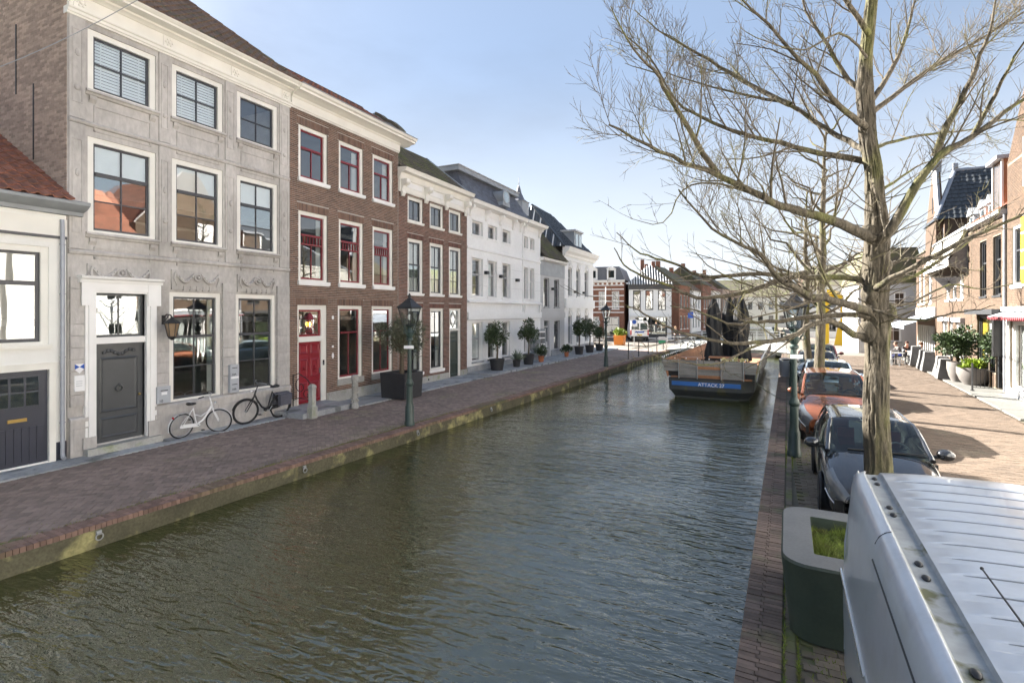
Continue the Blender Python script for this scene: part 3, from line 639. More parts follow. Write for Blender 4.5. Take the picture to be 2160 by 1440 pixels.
# things on the grey facade
t_ = thing('wall_lantern', 'old iron wall lantern beside the dark grey door', 'lantern', (XF, GY+2.05, 3.1), PI/2)
MB().box(-.05,.05,-.07,-.055,-.12,.12).build('wall_plate', K['iron'], t_)
MB().tube([(0,-.06,.06),(0,-.2,.14),(0,-.36,.12),(0,-.42,.05)], [.022,.018,.018,.02], 7).tube([(0,-.06,-.08),(0,-.16,0),(0,-.26,.1)], .012, 6).build('arm', K['iron'], t_, smooth=60)
MB().lathe([(.025,.08),(.05,.03),(.19,-.07),(.2,-.09)], 6, (0,-.42,0)).build('cap', K['iron'], t_)
MB().lathe([(.155,-.09),(.09,-.42)], 6, (0,-.42,0)).build('glass', mat('amber lantern glass', (.25,.17,.10), .2, .1, 8), t_)
g = MB()
for j in range(6):
    a = 2*PI*(j+.5)/6; g.tube([(.165*math.cos(a),-.42+.165*math.sin(a),-.085),(.095*math.cos(a),-.42+.095*math.sin(a),-.43)], .01, 4)
g.lathe([(.1,-.42),(.08,-.47),(.02,-.52)], 6, (0,-.42,0)); g.build('cage', K['iron'], t_)
def wallbox(name, label, x, z0, z1, wd, m, dep=.1, extra=None, cat='letterbox'):
    t_ = thing(name, label, cat, (XF, GY+x, 0), PI/2); MB().box(0,wd,-.06-dep,-.056,z0,z1).build('case', m, t_)
    if extra: extra(t_, dep)
    return t_
K['boxgrey'] = mat('grey painted steel', (.40,.42,.45), .5, .06, 4)
def text(parent, s, size, loc, rot, m, name='lettering', al='CENTER', ext=.002):
    cu = bpy.data.curves.new(name, 'FONT'); cu.body = s; cu.size = size; cu.align_x = al; cu.extrude = ext
    o0 = bpy.data.objects.new(name+'_curve', cu); C.objects.link(o0); bpy.context.view_layer.update()
    me = bpy.data.meshes.new_from_object(o0.evaluated_get(bpy.context.evaluated_depsgraph_get())); bpy.data.objects.remove(o0); bpy.data.curves.remove(cu)
    me.materials.clear(); me.materials.append(m); o = bpy.data.objects.new(name, me); C.objects.link(o); o.parent = parent; o.location = loc; o.rotation_euler = rot; return o
def ex1(t_, d):
    MB().box(.08,.26,-.064-d,-.06-d,1.27,1.29).build('slot', K['black'], t_); MB().box(.10,.24,-.066-d,-.06-d,1.17,1.24).build('label_plate', K['signw'], t_)
    text(t_, '10', .1, (.09,-.062-d,.98), (PI/2,0,0), K['black'])
wallbox('letterbox', 'grey steel letterbox numbered 10 beside the white bicycle', 1.84, .95, 1.38, .33, K['boxgrey'], .1, ex1)
def ex2(t_, d):
    for z in (1.66,1.18): MB().box(.06,.22,-.064-d,-.06-d,z,z+.02).build('slot', K['black'], t_)
    text(t_, '10A', .09, (.12,-.062-d,1.45), (PI/2,0,0), K['black']); text(t_, '10B', .09, (.12,-.062-d,1.02), (PI/2,0,0), K['black']); MB().box(.02,.26,-.064-d,-.06-d,1.36,1.42).build('label_plate', K['signw'], t_)
wallbox('letterbox', 'tall grey double letterbox numbered 10A and 10B between two windows', 3.86, .95, 1.76, .28, K['boxgrey'], .1, ex2)
def ex3(t_, d):
    for z in (1.62,1.67,1.72): MB().box(.03,.15,-.064-d,-.06-d,z,z+.012).build('print_line', K['boxgrey'], t_)
wallbox('notice_plate', 'small white notice plate on the grey stone pier by the downpipe', .10, 1.5, 1.86, .2, K['signw'], .02, ex3, 'plate')
t_ = thing('monument_shield', 'small blue and white monument shield above the white notice plate', 'shield', (XF, GY+.10, 2.02), PI/2)
sh = [(-.09,.1),(.09,.1),(.09,-.02),(.0,-.12),(-.09,-.02)]
MB().prism([(x+.1,z) for x, z in sh], -.072, -.06, 'y').build('shield', K['signw'], t_)
for tri in ([(-.09,.1),(-.09,-.02),(-.0,.03)],[(.09,.1),(.09,-.02),(0,.03)]): MB().prism([(x+.1,z) for x, z in tri], -.076, -.071, 'y').build('blue_field', K['signb'], t_)

# brown brick house with the red door
AY = 12.3
h = left_house('brown_brick_house', 'brown brick house with dark red sashes and a red double door', AY); w = 5.66
T = [(.36,1.66),(2.21,3.51),(4.05,5.31)]
ops = [(a,b_,7.84,9.64) for a,b_ in T]+[(a,b_,4.36,6.74) for a,b_ in T]+[(.32,1.62,.16,3.54),(2.16,3.46,.82,3.54),(4.0,5.29,.82,3.54)]
wall = shell(h, w, 10.2, 8, ops, K['mortar'], th=.3)
arch = [(a-.06,b_+.06,z,z+.25) for a, b_, c, z in ops]
brickwork(h, wall, [(.01,w-.01,.42,10.12)], K['brickA'], 300, arches=arch, excl=ops)
MB().box(1.7,w,-.03,-.001,0,.42).build('plinth', K['greystone'], h)
for i, (a, b_) in enumerate(T):
    window(h,a,b_,7.84,9.64,.13,'offwhite','sashred',(),((.63,.07),),.05,(.09,.11,'white'),.055, curtain=((.78,.98),) if i else None).name = 'window'
    window(h,a,b_,4.36,6.74,.13,'offwhite','sashred',(),((.55,.05),(.70,.07)),.05,(.09,.12,'white'),.055, curtain=((.85,1),))
    g = MB()   # leaded strip between the sashes and the slim middle bar below
    lo, hi = 4.42+.07, 6.74-.185; x0, x1 = a+.185, b_-.185
    for j in range(1,7): x = x0+(x1-x0)*j/7; g.box(x-.012,x+.012,.095,.145,lo+(hi-lo)*.55,lo+(hi-lo)*.70)
    g.box((a+b_)/2-.014,(a+b_)/2+.014,.10,.145,lo,lo+(hi-lo)*.55); g.build('glazing_bar', K['sashred'], h)
    MB().box((a+b_)/2-.014,(a+b_)/2+.014,.10,.145,7.9,7.9+1.03).build('glazing_bar', K['sashred'], h)
for a, b_ in ((2.16,3.46),(4.0,5.29)):
    window(h,a,b_,.82,3.54,.13,'offwhite','sashred',(),((.66,.06),),.05,(.05,.20,'greystone'),.055, curtain=((.0,.06),))
    MB().box((a+b_)/2-.014,(a+b_)/2+.014,.10,.145,.9,2.55).build('glazing_bar', K['sashred'], h)
g = MB(); g.box(.32,.40,.04,.2,.16,3.54); g.box(1.40,1.62,.04,.2,.16,3.54); g.box(.40,1.40,.042,.2,3.38,3.54); g.box(.36,1.5,-.01,.2,2.28,2.46)
dr = g.build('door', K['offwhite'], h)
for a, b_ in ((.40,.895),(.905,1.40)):
    MB().box(a,b_,.10,.15,.18,2.28).build('door_leaf', K['red'], dr)
    panel_leaf(dr,a,b_,.18,2.28,.098,((.12,.88,.80,.96),(.12,.88,.42,.72),(.12,.88,.04,.34)),K['red'])
    MB().ring(((a+b_)/2,.06,1.35),.05,.014,'y',14,6).ball(((a+b_)/2,.07,1.42),.03).build('knocker', K['red'], dr, smooth=60)
MB().box(1.36,1.385,.05,.1,1.15,1.32).build('handle', K['steel'], dr)
MB().box(.44,1.36,.05,.095,.2,.3).build('weather_bar', K['red'], dr)
g = MB(); g.box(.40,.46,.10,.15,2.46,3.38); g.box(1.34,1.40,.10,.15,2.46,3.38); g.box(.46,1.34,.102,.15,2.46,2.52); g.box(.46,1.34,.102,.15,3.32,3.38); g.build('fanlight_frame', K['red'], dr)
MB().box(.46,1.34,.125,.128,2.52,3.32).build('pane', K['glass'], dr)
MB().box(.28,1.66,-.12,.1,.0,.15).build('doorstep', K['bluestone'], h)
t_ = thing('hanging_lantern', 'ornate red iron lantern with glowing bulb in the fanlight above the red door', 'lantern', (XF, AY+.90, 2.5), PI/2)
g = MB()
for i in range(9): q = i/8*2-1; g.ring((q*.34,.06,.05+.05*(1-abs(q))), .045, .009, 'y', 12, 5)
for s in (-1,1): g.tube([(s*.05,.06,.1),(s*.2,.06,.2),(s*.16,.06,.32)], .012, 5); g.tube([(s*.08,.06,.62),(s*.24,.06,.66),(s*.2,.06,.55)], .012, 5)
g.build('scrollwork', K['sashred'], t_)
MB().lathe([(.03,.78),(.12,.62),(.17,.56),(.16,.54)], 6, (0,.06,0)).lathe([(.07,.16),(.05,.12)], 6, (0,.06,0)).build('cap', K['sashred'], t_)
g = MB()
for j in range(6): a = 2*PI*(j+.5)/6; g.tube([(.15*math.cos(a),.06+.05*math.sin(a),.54),(.07*math.cos(a),.06+.03*math.sin(a),.16)], .008, 4)
g.build('cage', K['sashred'], t_)
em = bpy.data.materials.new('warm bulb'); em.use_nodes = True; bb = em.node_tree.nodes['Principled BSDF']; bb.inputs['Base Color'].default_value = (1,.45,.08,1); bb.inputs['Emission Color'].default_value = (1,.42,.06,1); bb.inputs['Emission Strength'].default_value = 2.5
MB().ball((0,.05,.38),.04,.03,.085).build('bulb', em, t_, smooth=80)
t_ = thing('doorbell', 'small black doorbell panel on the white frame of the red door', 'doorbell', (XF, AY+1.5, 1.5), PI/2); MB().box(-.03,.03,.015,.04,-.08,.1).build('case', K['black'], t_); MB().ball((0,.012,-.03),.014).build('button', K['steel'], t_)
for i, (z, hh) in enumerate(((1.72,.2),(2.05,.08),(3.1,.14))):
    t_ = thing('house_plate', ('oval white house number plate beside the red door','tiny pale enamel plate just above the oval number plate','small pale mark high on the brick beside the fanlight')[i], 'plate', (XF, AY+1.9, 0), PI/2)
    MB().lathe([(.05,0),(.055,.01),(.03,.02)], 10, (0,0,0)).xf(Matrix.Translation((0,-.008,z)) @ Matrix.Scale(hh/.1,4,(0,0,1)) @ Matrix.Rotation(PI/2,4,'X')).build('enamel_plate', K['signw'], t_)
# boot scraper / railing scroll by the red door
t_ = thing('iron_scroll_railing', 'black wrought iron scroll railing left of the red door', 'railing', (XF+.02, AY+.12, .18), 0)
g = MB()
def spiral(c, r0, r1, a0, a1, n=16): return [(c[0]+(r0+(r1-r0)*i/n)*math.cos(a0+(a1-a0)*i/n), 0, c[2]+(r0+(r1-r0)*i/n)*math.sin(a0+(a1-a0)*i/n)) for i in range(n+1)]
g.tube([(.0,0,1.0),(.25,0,1.1),(.6,0,.95),(1.05,0,.55)], .014, 6); g.tube(spiral((.35,0,.68),.26,.05,2,8.5), .013, 6); g.tube(spiral((.62,0,.42),.2,.04,0,7), .013, 6); g.tube([(.0,0,.2),(.3,0,.3),(.8,0,.25),(1.05,0,.3)], .013, 6)
g.build('scrolls', K['iron'], t_, smooth=60); MB().tube([(.01,0,0),(.01,0,1.05)], .015, 6).build('post', K['iron'], t_)
# cornice and roof of the brown house
cornice(h, .0, w+.0, [(.1,10.08),(-.06,10.08),(-.07,10.12),(-.10,10.14),(-.10,10.40),(-.14,10.43),(-.16,10.47),(.1,10.47)], 'offwhite', 'frieze')
cornice(h, -.02, w+.55, [(.1,10.47),(-.17,10.47),(-.26,10.53),(-.5,10.56),(-.51,10.63),(-.58,10.66),(-.62,10.74),(.1,10.78)], 'offwhite')
MB().box(-.02,w+.56,-.64,-.3,10.742,10.77).build('gutter_lip', K['lead'], h)
rz, ry = 12.3, 2.0
rf = MB().add([(0,-.3,10.78),(w,-.3,10.78),(w,ry,rz),(0,ry,rz),(w,6,10.7),(0,6,10.7)], [(0,1,2,3),(3,2,4,5)]).build('roof', K['tileR'], h)
dy, dz = ry+.3, rz-10.78; tiles(rf, (.05,-.34,10.81), (1,0,0), (0,dy,dz), w-.35, math.hypot(dy,dz), K['tileR'], .23,.28,'pan',160)
MB().tube([(0,ry,rz+.03),(w,ry,rz+.03)], .09, 8).build('ridge_tiles', K['tileM'], rf)
g = MB(); pr = [(-.35,10.78),(-.34,10.95),(-.15,11.15),(.15,11.4),(.5,11.55),(.8,11.8),(1.0,11.9),(1.2,11.88),(1.2,10.7)]
g.prism(pr, w-.28, w+.02, 'x'); g.build('end_gable', K['lead'], h, smooth=20)
MB().prism([(a-.03,b_+.02) for a, b_ in pr[:7]]+[(a,b_-.10) for a, b_ in pr[6::-1]], w-.32, w+.06, 'x').build('gable_coping', K['tileM'], h)

# narrow dark brick house
BY = 17.97
h = left_house('dark_brick_house', 'dark red brown brick house with bracketed cream cornice', BY); w = 5.74
T = [(.66,1.79),(2.34,3.48),(3.99,5.13)]
ops = [(a,b_,7.34,8.41) for a,b_ in T]+[(a,b_,4.14,6.56) for a,b_ in T]+[(.66,1.77,.58,3.48),(2.36,3.50,.58,3.48),(4.03,5.11,.04,3.48)]
wall = shell(h, w, 8.7, 8, ops, K['mortar'], th=.3)
arch = [(a-.05,b_+.05,z,z+.22) for a, b_, c, z in ops if z < 8]
brickwork(h, wall, [(.01,w-.01,.32,8.6)], K['brickB'], 300, arches=arch, excl=ops)
MB().box(.01,4.0,-.03,-.001,0,.32).box(5.14,w,-.03,-.001,0,.32).build('plinth', K['greystone'], h)
MB().tube([(2.2,-.04,.16),(2.2,-.02,.16)], .05, 10).build('vent', K['black'], h)
for a, b_ in T:
    window(h,a,b_,7.34,8.41,.13,'offwhite','sashdark',(.5,),(),.05,(.06,.08,'offwhite'),.04)
    window(h,a,b_,4.14,6.56,.14,'offwhite','sashdark',(.5,),((.55,.06),(.28,.025)),.05,(.06,.08,'white'),.045, curtain=((0,1),))
for a, b_ in ((.66,1.77),(2.36,3.50)): window(h,a,b_,.58,3.48,.14,'offwhite','sashdark',(.5,),((.62,.06),(.31,.025)),.05,(.06,.12,'white'),.045, curtain=((0,.25),(.75,1)))
g = MB(); g.box(4.03,4.15,.04,.2,.04,3.48); g.box(4.95,5.11,.04,.2,.04,3.48); g.box(4.15,4.95,.042,.2,3.36,3.48); g.box(4.15,4.95,.03,.2,2.36,2.48)
dr = g.build('door', K['offwhite'], h)
MB().box(4.15,4.95,.09,.14,.04,2.36).build('door_leaf', K['doorgreen'], dr); panel_leaf(dr,4.15,4.95,.04,2.36,.088,((.14,.86,.84,.96),(.14,.86,.36,.78),(.14,.86,.05,.30)),K['doorgreen'])
g = MB(); c = (4.55,.1,2.92)
for a, b_ in (((0,-.4),(.34,0)),((.34,0),(0,.4)),((0,.4),(-.34,0)),((-.34,0),(0,-.4))): g.tube([(c[0]+a[0],c[1],c[2]+a[1]),(c[0]+b_[0],c[1],c[2]+b_[1])], .02, 5)
g.ring(c,.22,.016,'y',24,5); g.build('fanlight_tracery', K['offwhite'], dr)
MB().box(4.15,4.95,.125,.128,2.48,3.36).build('pane', K['glass'], dr)
MB().box(3.98,5.16,-.1,.1,-.02,.036).build('doorstep', K['bluestone'], h)
MB().box(0,w,-.08,.1,8.62,9.02).build('frieze', K['offwhite'], h)
cornice(h, -.02, w+.02, [(.1,8.48),(-.06,8.48),(-.1,8.55),(-.1,8.62),(.1,8.62)], 'offwhite', 'architrave')
cornice(h, -.05, w+.05, [(.1,9.02),(-.12,9.02),(-.2,9.27),(-.42,9.30),(-.44,9.38),(-.5,9.46),(.1,9.52)], 'offwhite')
for x in (.18,1.90,3.60,5.42):
    g = MB(); g.prism([(-.082,9.0),(-.40,9.0),(-.42,8.86),(-.34,8.76),(-.22,8.72),(-.16,8.55),(-.19,8.42),(-.13,8.3),(-.082,8.28)], x-.11, x+.11, 'x'); g.tube([(x-.14,-.30,8.88),(x+.14,-.30,8.88)], .12, 12); g.build('bracket', K['offwhite'], h, smooth=35)
for a, b_ in ((.5,1.6),(2.2,3.3),(3.9,5.1)): MB().prism([(-.081,8.72),(-.10,8.74),(-.10,8.95),(-.081,8.97)], a, b_, 'x').build('frieze_panel', K['white'], h)
rz, ry = 11.6, 2.6; dy, dz = ry+.3, rz-9.3
rf = MB().add([(0,-.3,9.3),(w,-.3,9.3),(w,ry,rz),(0,ry,rz),(w,7,9.3),(0,7,9.3)], [(0,1,2,3),(3,2,4,5),(1,4,2),(0,3,5)]).build('roof', K['tileM'], h)
tiles(rf, (0,-.33,9.33), (1,0,0), (0,dy,dz), w, math.hypot(dy,dz), K['tileM'], .23,.28,'pan',0)
MB().tube([(0,ry,rz+.03),(w,ry,rz+.03)], .09, 8).build('ridge_tiles', K['tileM'], rf)
MB().prism([(-.3,9.3),(ry,rz+.02),(ry,rz+.16),(-.3,9.46)], w-.02, w+.14, 'x').build('verge', K['lead'], rf)
g = MB(); g.box(2.3,2.75,2.2,2.65,11.1,12.15); g.box(2.22,2.83,2.12,2.73,12.15,12.25); g.build('chimney', K['lead'], rf)

# white mansard house with the low right bay
WY = 23.72
h = left_house('white_mansard_house', 'wide white rendered house with slate mansard roof and round dormer', WY); w = 10.0
Tx = [(.5,1.68),(2.3,3.38),(4.1,5.18)]; Tb = [(7.2,7.88),(8.2,8.9)]
ops = [(a,b_,7.48,8.25) for a,b_ in Tx+Tb]+[(a,b_,4.16,6.22) for a,b_ in Tx+Tb]+[(a,b_,.62,2.74) for a,b_ in Tx+Tb]
wall = shell(h, w, 8.9, 8, ops, K['palegrey'], th=.3)
for i, (a, b_) in enumerate(Tx+Tb):
    n = i > 2
    simple_window(h,a,b_,7.48,8.25,'white','sashgrey',(),(() if n else (.5,)),.14,.06,(.05,.07,'palegrey'))
    simple_window(h,a,b_,4.16,6.22,'white','sashgrey',((.6,.07),),(),.14,.06,(.05,.08,'palegrey'), curtain=((.6,1),) if i == 1 else None)
    simple_window(h,a,b_,.62,2.74,'white','sashgrey',((.58,.07),),(),.14,.06,(.10,.06,'bluestone'), blind=.03 if i == 0 else None)
    g = MB()
    for z0, z1 in ((7.48,8.25),(4.16,6.22)):
        for q in ((a-.1,a-.01,z0-.1,z1+.1),(b_+.01,b_+.1,z0-.1,z1+.1),(a-.01,b_+.01,z1+.01,z1+.1)): g.box(q[0],q[1],-.025,-.001,q[2],q[3])
    g.build('window_surround', K['white'], h)
for z, d, a, b_ in ((6.66,.05,0,w),(3.78,.14,0,w),(2.86,.05,0,w),(8.62,.03,.0,w)): MB().prism([(-.001,z),(-d,z+.03),(-d,z+.12),(-.001,z+.18)], a, b_, 'x').build('string_course', K['white'], h)
MB().box(0,w,-.10,-.002,2.90,3.30).build('fascia_board', K['palegrey'], h); MB().box(0,w,-.115,-.1,2.86,2.89).build('fascia_lip', K['greyrender'], h)
for z in (4.75,5.35,5.9): MB().box(.0,w,-.004,-.0005,z,z+.012).build('render_joint', K['greyrender'], h)
MB().box(0,w,-.05,-.001,0,.40).build('plinth', K['plinth'], h)
cornice(h, -.02, 7.0, [(.1,9.0),(-.1,9.0),(-.2,9.05),(-.40,9.08),(-.42,9.16),(-.5,9.25),(.1,9.29)], 'white'); cornice(h, 7.0, w+.15, [(.1,8.99),(-.2,8.99),(-.3,9.04),(-.50,9.07),(-.52,9.15),(-.6,9.24),(.1,9.28)], 'white', 'bay_cornice')
MB().box(0,w,-.02,.1,8.55,9.0).build('frieze', K['palegrey'], h)
MB().box(6.95,7.02,-.05,-.001,3.3,9.16).build('pilaster_strip', K['palegrey'], h)
for x in (.25,2.0,3.75,5.5,6.6,7.1,9.7): g = MB(); g.prism([(-.021,8.98),(-.32,8.98),(-.32,8.86),(-.18,8.76),(-.12,8.46),(-.05,8.4),(-.021,8.38)], x-.08, x+.08, 'x'); g.tube([(x-.1,-.25,8.9),(x+.1,-.25,8.9)], .09, 10); g.build('bracket', K['white'], h, smooth=35)
for x in (7.1, 9.6): MB().prism([(-.101,3.75),(-.22,3.75),(-.2,3.5),(-.101,3.2)], x-.09, x+.09, 'x').build('bracket', K['palegrey'], h)
mz0, mz1, my = 9.3, 11.0, 1.05; mw = 8.4
rf = MB().add([(.12,.02,mz0),(mw,.02,mz0),(mw-.55,my,mz1),(.62,my,mz1),(mw,7.5,mz0),(.12,7.5,mz0),(mw-.55,6.5,mz1),(.62,6.5,mz1)], [(0,1,2,3),(1,4,6,2),(5,0,3,7),(4,5,7,6),(3,2,6,7)]).build('roof', K['slate'], h)
dy, dz = my-.02, mz1-mz0; ll = math.hypot(dy,dz)
tiles(rf, (.12,.0,mz0), (1,0,0), (0,dy,dz), mw-.12, ll, K['slate'], .24,.115,'slate',0, clip=lambda x, y: .5*y/ll < x < mw-.12-.55*y/ll)
tiles(rf, (.10,7.5,mz0), (0,-1,0), (.5,0,dz), 7.4, math.hypot(.5,dz), K['slate'], .24,.115,'slate',0, clip=lambda x, y: y*.7 < x < 7.4-.65*y)
MB().box(.35,mw-.35,my-.30,6.8,mz1+.002,mz1+.26).build('roof_edge', K['lead'], rf); MB().box(.30,mw-.30,my-.36,6.9,mz1+.262,mz1+.30).build('roof_trim', K['greyrender'], rf)
MB().add([(mw,.1,9.3),(w+.1,-.5,9.27),(w+.1,5,9.27),(mw,5,9.3),(mw-.2,2.2,10.3),(w-.6,2.2,10.0)], [(0,1,5,4),(1,2,5),(2,3,4,5)]).build('bay_roof', K['slate'], h)
# round dormer
g = MB(); cx, cz = 4.55, 10.25
g.ring((cx,-.02,cz),.40,.07,'y',26,8); g.lathe([(.40,0),(.40,1.0)],20).xf(Matrix.Translation((cx,-.02,cz)) @ Matrix.Rotation(-PI/2,4,'X'), 26*8); g.prism([(cx-.5,cz-.55),(cx+.5,cz-.55),(cx+.42,cz-.30),(cx-.42,cz-.30)], -.05,.5,'y')
dm = g.build('dormer', K['lead'], h, smooth=40); MB().lathe([(.34,0),(.34,.004)],24).xf(Matrix.Translation((cx,-.06,cz)) @ Matrix.Rotation(-PI/2,4,'X')).build('pane', K['glass'], dm)
# little turret
g = MB(); g.lathe([(.52,10.0),(.52,10.85),(.6,10.9)],4,(9.0,1.2,0),sq=1); tr = g.build('turret', K['lead'], h); MB().lathe([(.62,10.9),(.40,11.08),(.20,11.5),(.10,11.9),(.02,12.1)],8,(9.0,1.2,0)).build('turret_roof', K['slate'], tr); MB().tube([(9,1.2,12.05),(9,1.2,12.6)],.02,6).ball((9,1.2,12.2),.05).build('finial', K['lead'], tr)
for i, x in enumerate((1.95,3.75,6.0)):
    t_ = thing('wall_spotlight', 'small dark box spotlight on the white mansard house, '+('left','middle','right')[i]+' of three', 'wall light', (XF, WY+x, 5.5-.1*i), PI/2, 'spotlights on the white house')
    MB().box(-.12,.12,-.22,-.02,-.09,.09).build('housing', K['anth'], t_); MB().box(-.03,.03,-.03,-.005,-.03,.03).build('bracket', K['iron'], t_)
# grey low house
h = left_house('low_grey_house', 'narrow grey rendered house with mossy tiled roof between the white houses', 33.72); w = 4.86
ops = [(.62,1.68,3.66,5.74),(2.6,3.74,3.66,5.74),(.70,1.70,.1,2.68),(2.66,3.86,.5,2.66)]
shell(h, w, 7.0, 7, ops, K['greyrender'], th=.28)
for a, b_, c, d_ in ops[:2]: simple_window(h,a,b_,c,d_,'greyrender','sashdark',((.68,.06),),(),.12,.05,(.07,.06,'lead'))
simple_window(h,*ops[3],'greyrender','sashdark',((.68,.06),),(),.12,.05,(.07,.06,'lead'))
dr = MB().box(.70,.78,.08,.2,.1,2.68).box(1.62,1.70,.08,.2,.1,2.68).box(.78,1.62,.08,.2,2.2,2.28).build('door', K['sashgrey'], h)
MB().box(.78,1.62,.13,.17,.1,1.15).build('door_leaf', K['sashgrey'], dr); MB().box(.78,1.62,.15,.155,1.15,2.2).build('pane', K['glass'], dr); MB().box(.78,1.62,.15,.155,2.28,2.6).build('pane', K['glass'], dr)
MB().box(0,w,-.08,-.002,2.86,3.3).build('fascia_board', K['greyrender'], h); MB().box(0,w,-.03,-.001,5.9,6.9).build('frieze', K['lead'], h); MB().box(2.0,w,-.05,-.001,0,.5).box(0,.66,-.05,-.001,0,.5).build('plinth', K['plinth'], h)
for i in range(8): MB().box(0,w,-.004,-.0005,3.4+i*.32,3.41+i*.32).build('render_joint', K['lead'], h)
cornice(h, 0, w, [(.1,6.9),(-.1,6.92),(-.3,7.0),(-.36,7.12),(.1,7.2)], 'white')
rf = MB().add([(0,-.3,7.15),(w,-.3,7.15),(w,2.4,10.0),(0,2.4,10.0),(0,6,7),(w,6,7)], [(0,1,2,3),(3,2,5,4)]).build('roof', K['tileM'], h); tiles(rf, (0,-.34,7.18),(1,0,0),(0,2.7,2.85),w,3.9,K['tileM'],.24,.3,'pan',0)
t_ = thing('wall_spotlight', 'small dark box spotlight between the windows of the low grey house', 'wall light', (XF, 33.72+2.15, 5.0), PI/2, 'spotlights on the white house'); MB().box(-.12,.12,-.22,-.02,-.09,.09).build('housing', K['anth'], t_)
# end white house with arched ornaments
EY = 38.6
h = left_house('white_corner_house', 'white corner house with fan ornaments over windows and striped black roof', EY); w = 7.6
Tx = [(.85,1.8),(2.85,3.95),(5.1,6.2)]
ops = [(a,b_,4.6,6.85) for a,b_ in Tx]+[(a,b_,.7,3.05) for a,b_ in Tx]
shell(h, w, 7.75, 8, ops, K['palegrey'], th=.28)
for a, b_, c, d_ in ops:
    simple_window(h,a,b_,c,d_,'white','sashgrey',((.66,.07),),(),.12,.06,(.07,.08,'white'))
    g = MB(); xc = (a+b_)/2
    for i in range(5): q = (i-2)*.5; g.tube([(xc,-.03,d_+.05),(xc+.42*math.sin(q),-.03,d_+.05+.5*math.cos(q))], [.03,.05], 5); g.ball((xc+.42*math.sin(q),-.03,d_+.08+.5*math.cos(q)),.06,n=6,m=4)
    g.ring((xc,-.02,d_),.5,.03,'y',20,5); g.v = [(x,y,max(z,d_+.01)) if abs(y) < .2 else (x,y,z) for x, y, z in g.v]; g.build('window_ornament', K['white'], h)
MB().box(0,w,-.16,-.002,3.62,4.35).build('fascia_board', K['palegrey'], h); MB().box(0,w,-.05,-.001,0,.55).build('plinth', K['plinth'], h)
MB().prism([(-.001,7.4),(-.06,7.42),(-.06,7.5),(-.001,7.52)],0,w,'x').build('string_course', K['white'], h)
cornice(h, -.15, w+.3, [(.1,7.75),(-.1,7.75),(-.15,7.95),(-.40,8.1),(-.45,8.25),(-.55,8.42),(.1,8.5)], 'white')
p0, p1, p2, p3 = (-.3,-.1,8.45),(w,-.1,8.45),(w,8,8.45),(-.3,8,8.45); a, b_ = (1.2,3.3,12.2),(5.6,3.6,12.2)
rf = MB().add([p0,p1,p2,p3,a,b_], [(0,1,5,4),(1,2,5),(2,3,4,5),(3,0,4)]).build('roof', K['tileK'], h)
for i in range(26):   # rolls of the glazed tiles
    t0 = i/25; x = -.3+t0*(w+.3); top = Vector(a) if x < 1.2 else (Vector(b_) if x > 5.6 else Vector((x,3.4,12.2)))
    f = min(1, (x+.3)/1.5, (w-x)/2.0) if (x < 1.2 or x > 5.6) else 1
    e = Vector((x,-.1,8.47)); tp = e.lerp(Vector((x,3.4,12.22)), f*.98); MB().tube([e,tp], .05, 6).build('tile_roll', K['tileK'], rf)
for i in range(24):
    y = -.1+i*.34; f = min(1, max(.04,(y+.1)/3.4), (8-y)/4.6); e = Vector((-.3,y,8.47)); MB().tube([e, e.lerp(Vector((1.2,y,12.22)), f*.98)], .055, 6).build('tile_roll', K['white'] if i % 2 else K['tileK'], rf)
MB().tube([a,b_],.1,8).tube([p0,a],.1,8).build('ridge_tiles', K['tileK'], rf)
dm = MB().box(3.2,5.2,.3,2.8,8.5,10.1).build('dormer', K['lead'], h); MB().box(3.1,5.3,.15,2.9,10.1,10.25).build('dormer_cap', K['greyrender'], dm)
for x in (3.5,4.4): MB().box(x,x+.6,.26,.29,8.8,9.9).build('pane', K['glass'], dm)
for i, x in enumerate((2.3,4.55)):
    t_ = thing('wall_spotlight', 'small dark box spotlight on the white corner house, '+('near','far')[i]+' one', 'wall light', (XF, EY+x, 4.95), PI/2, 'spotlights on the white house'); MB().box(-.1,.1,-.2,-.02,-.09,.09).build('housing', K['anth'], t_)
# ---------------------------------------------------------------- street furniture and plants
def leaves(mb, c, rx, ry, rz, n, size, clumps=14, up=.3, thin=.45):
    cs = []
    for _ in range(clumps):
        v = Vector((random.gauss(0,1),random.gauss(0,1),random.gauss(0,1))).normalized()*random.uniform(.25,.9); cs.append((v, random.uniform(.22,.42)))
    for i in range(n):
        cv, cr = cs[i % clumps]; d_ = Vector((random.gauss(0,1),random.gauss(0,1),random.gauss(0,1))).normalized(); q = cv+d_*cr*random.uniform(.5,1.05)
        p = Vector((c[0]+q.x*rx, c[1]+q.y*ry, c[2]+q.z*rz)); a = (d_+Vector((0,0,up))).normalized(); b_ = a.cross(Vector((random.gauss(0,1),random.gauss(0,1),random.gauss(0,1)))).normalized()
        s = size*random.uniform(.6,1.3); m_ = p+a*s*.5; mb.add([p, m_+b_*s*thin*.5, p+a*s, m_-b_*s*thin*.5], [(0,1,2,3)])
    return cs
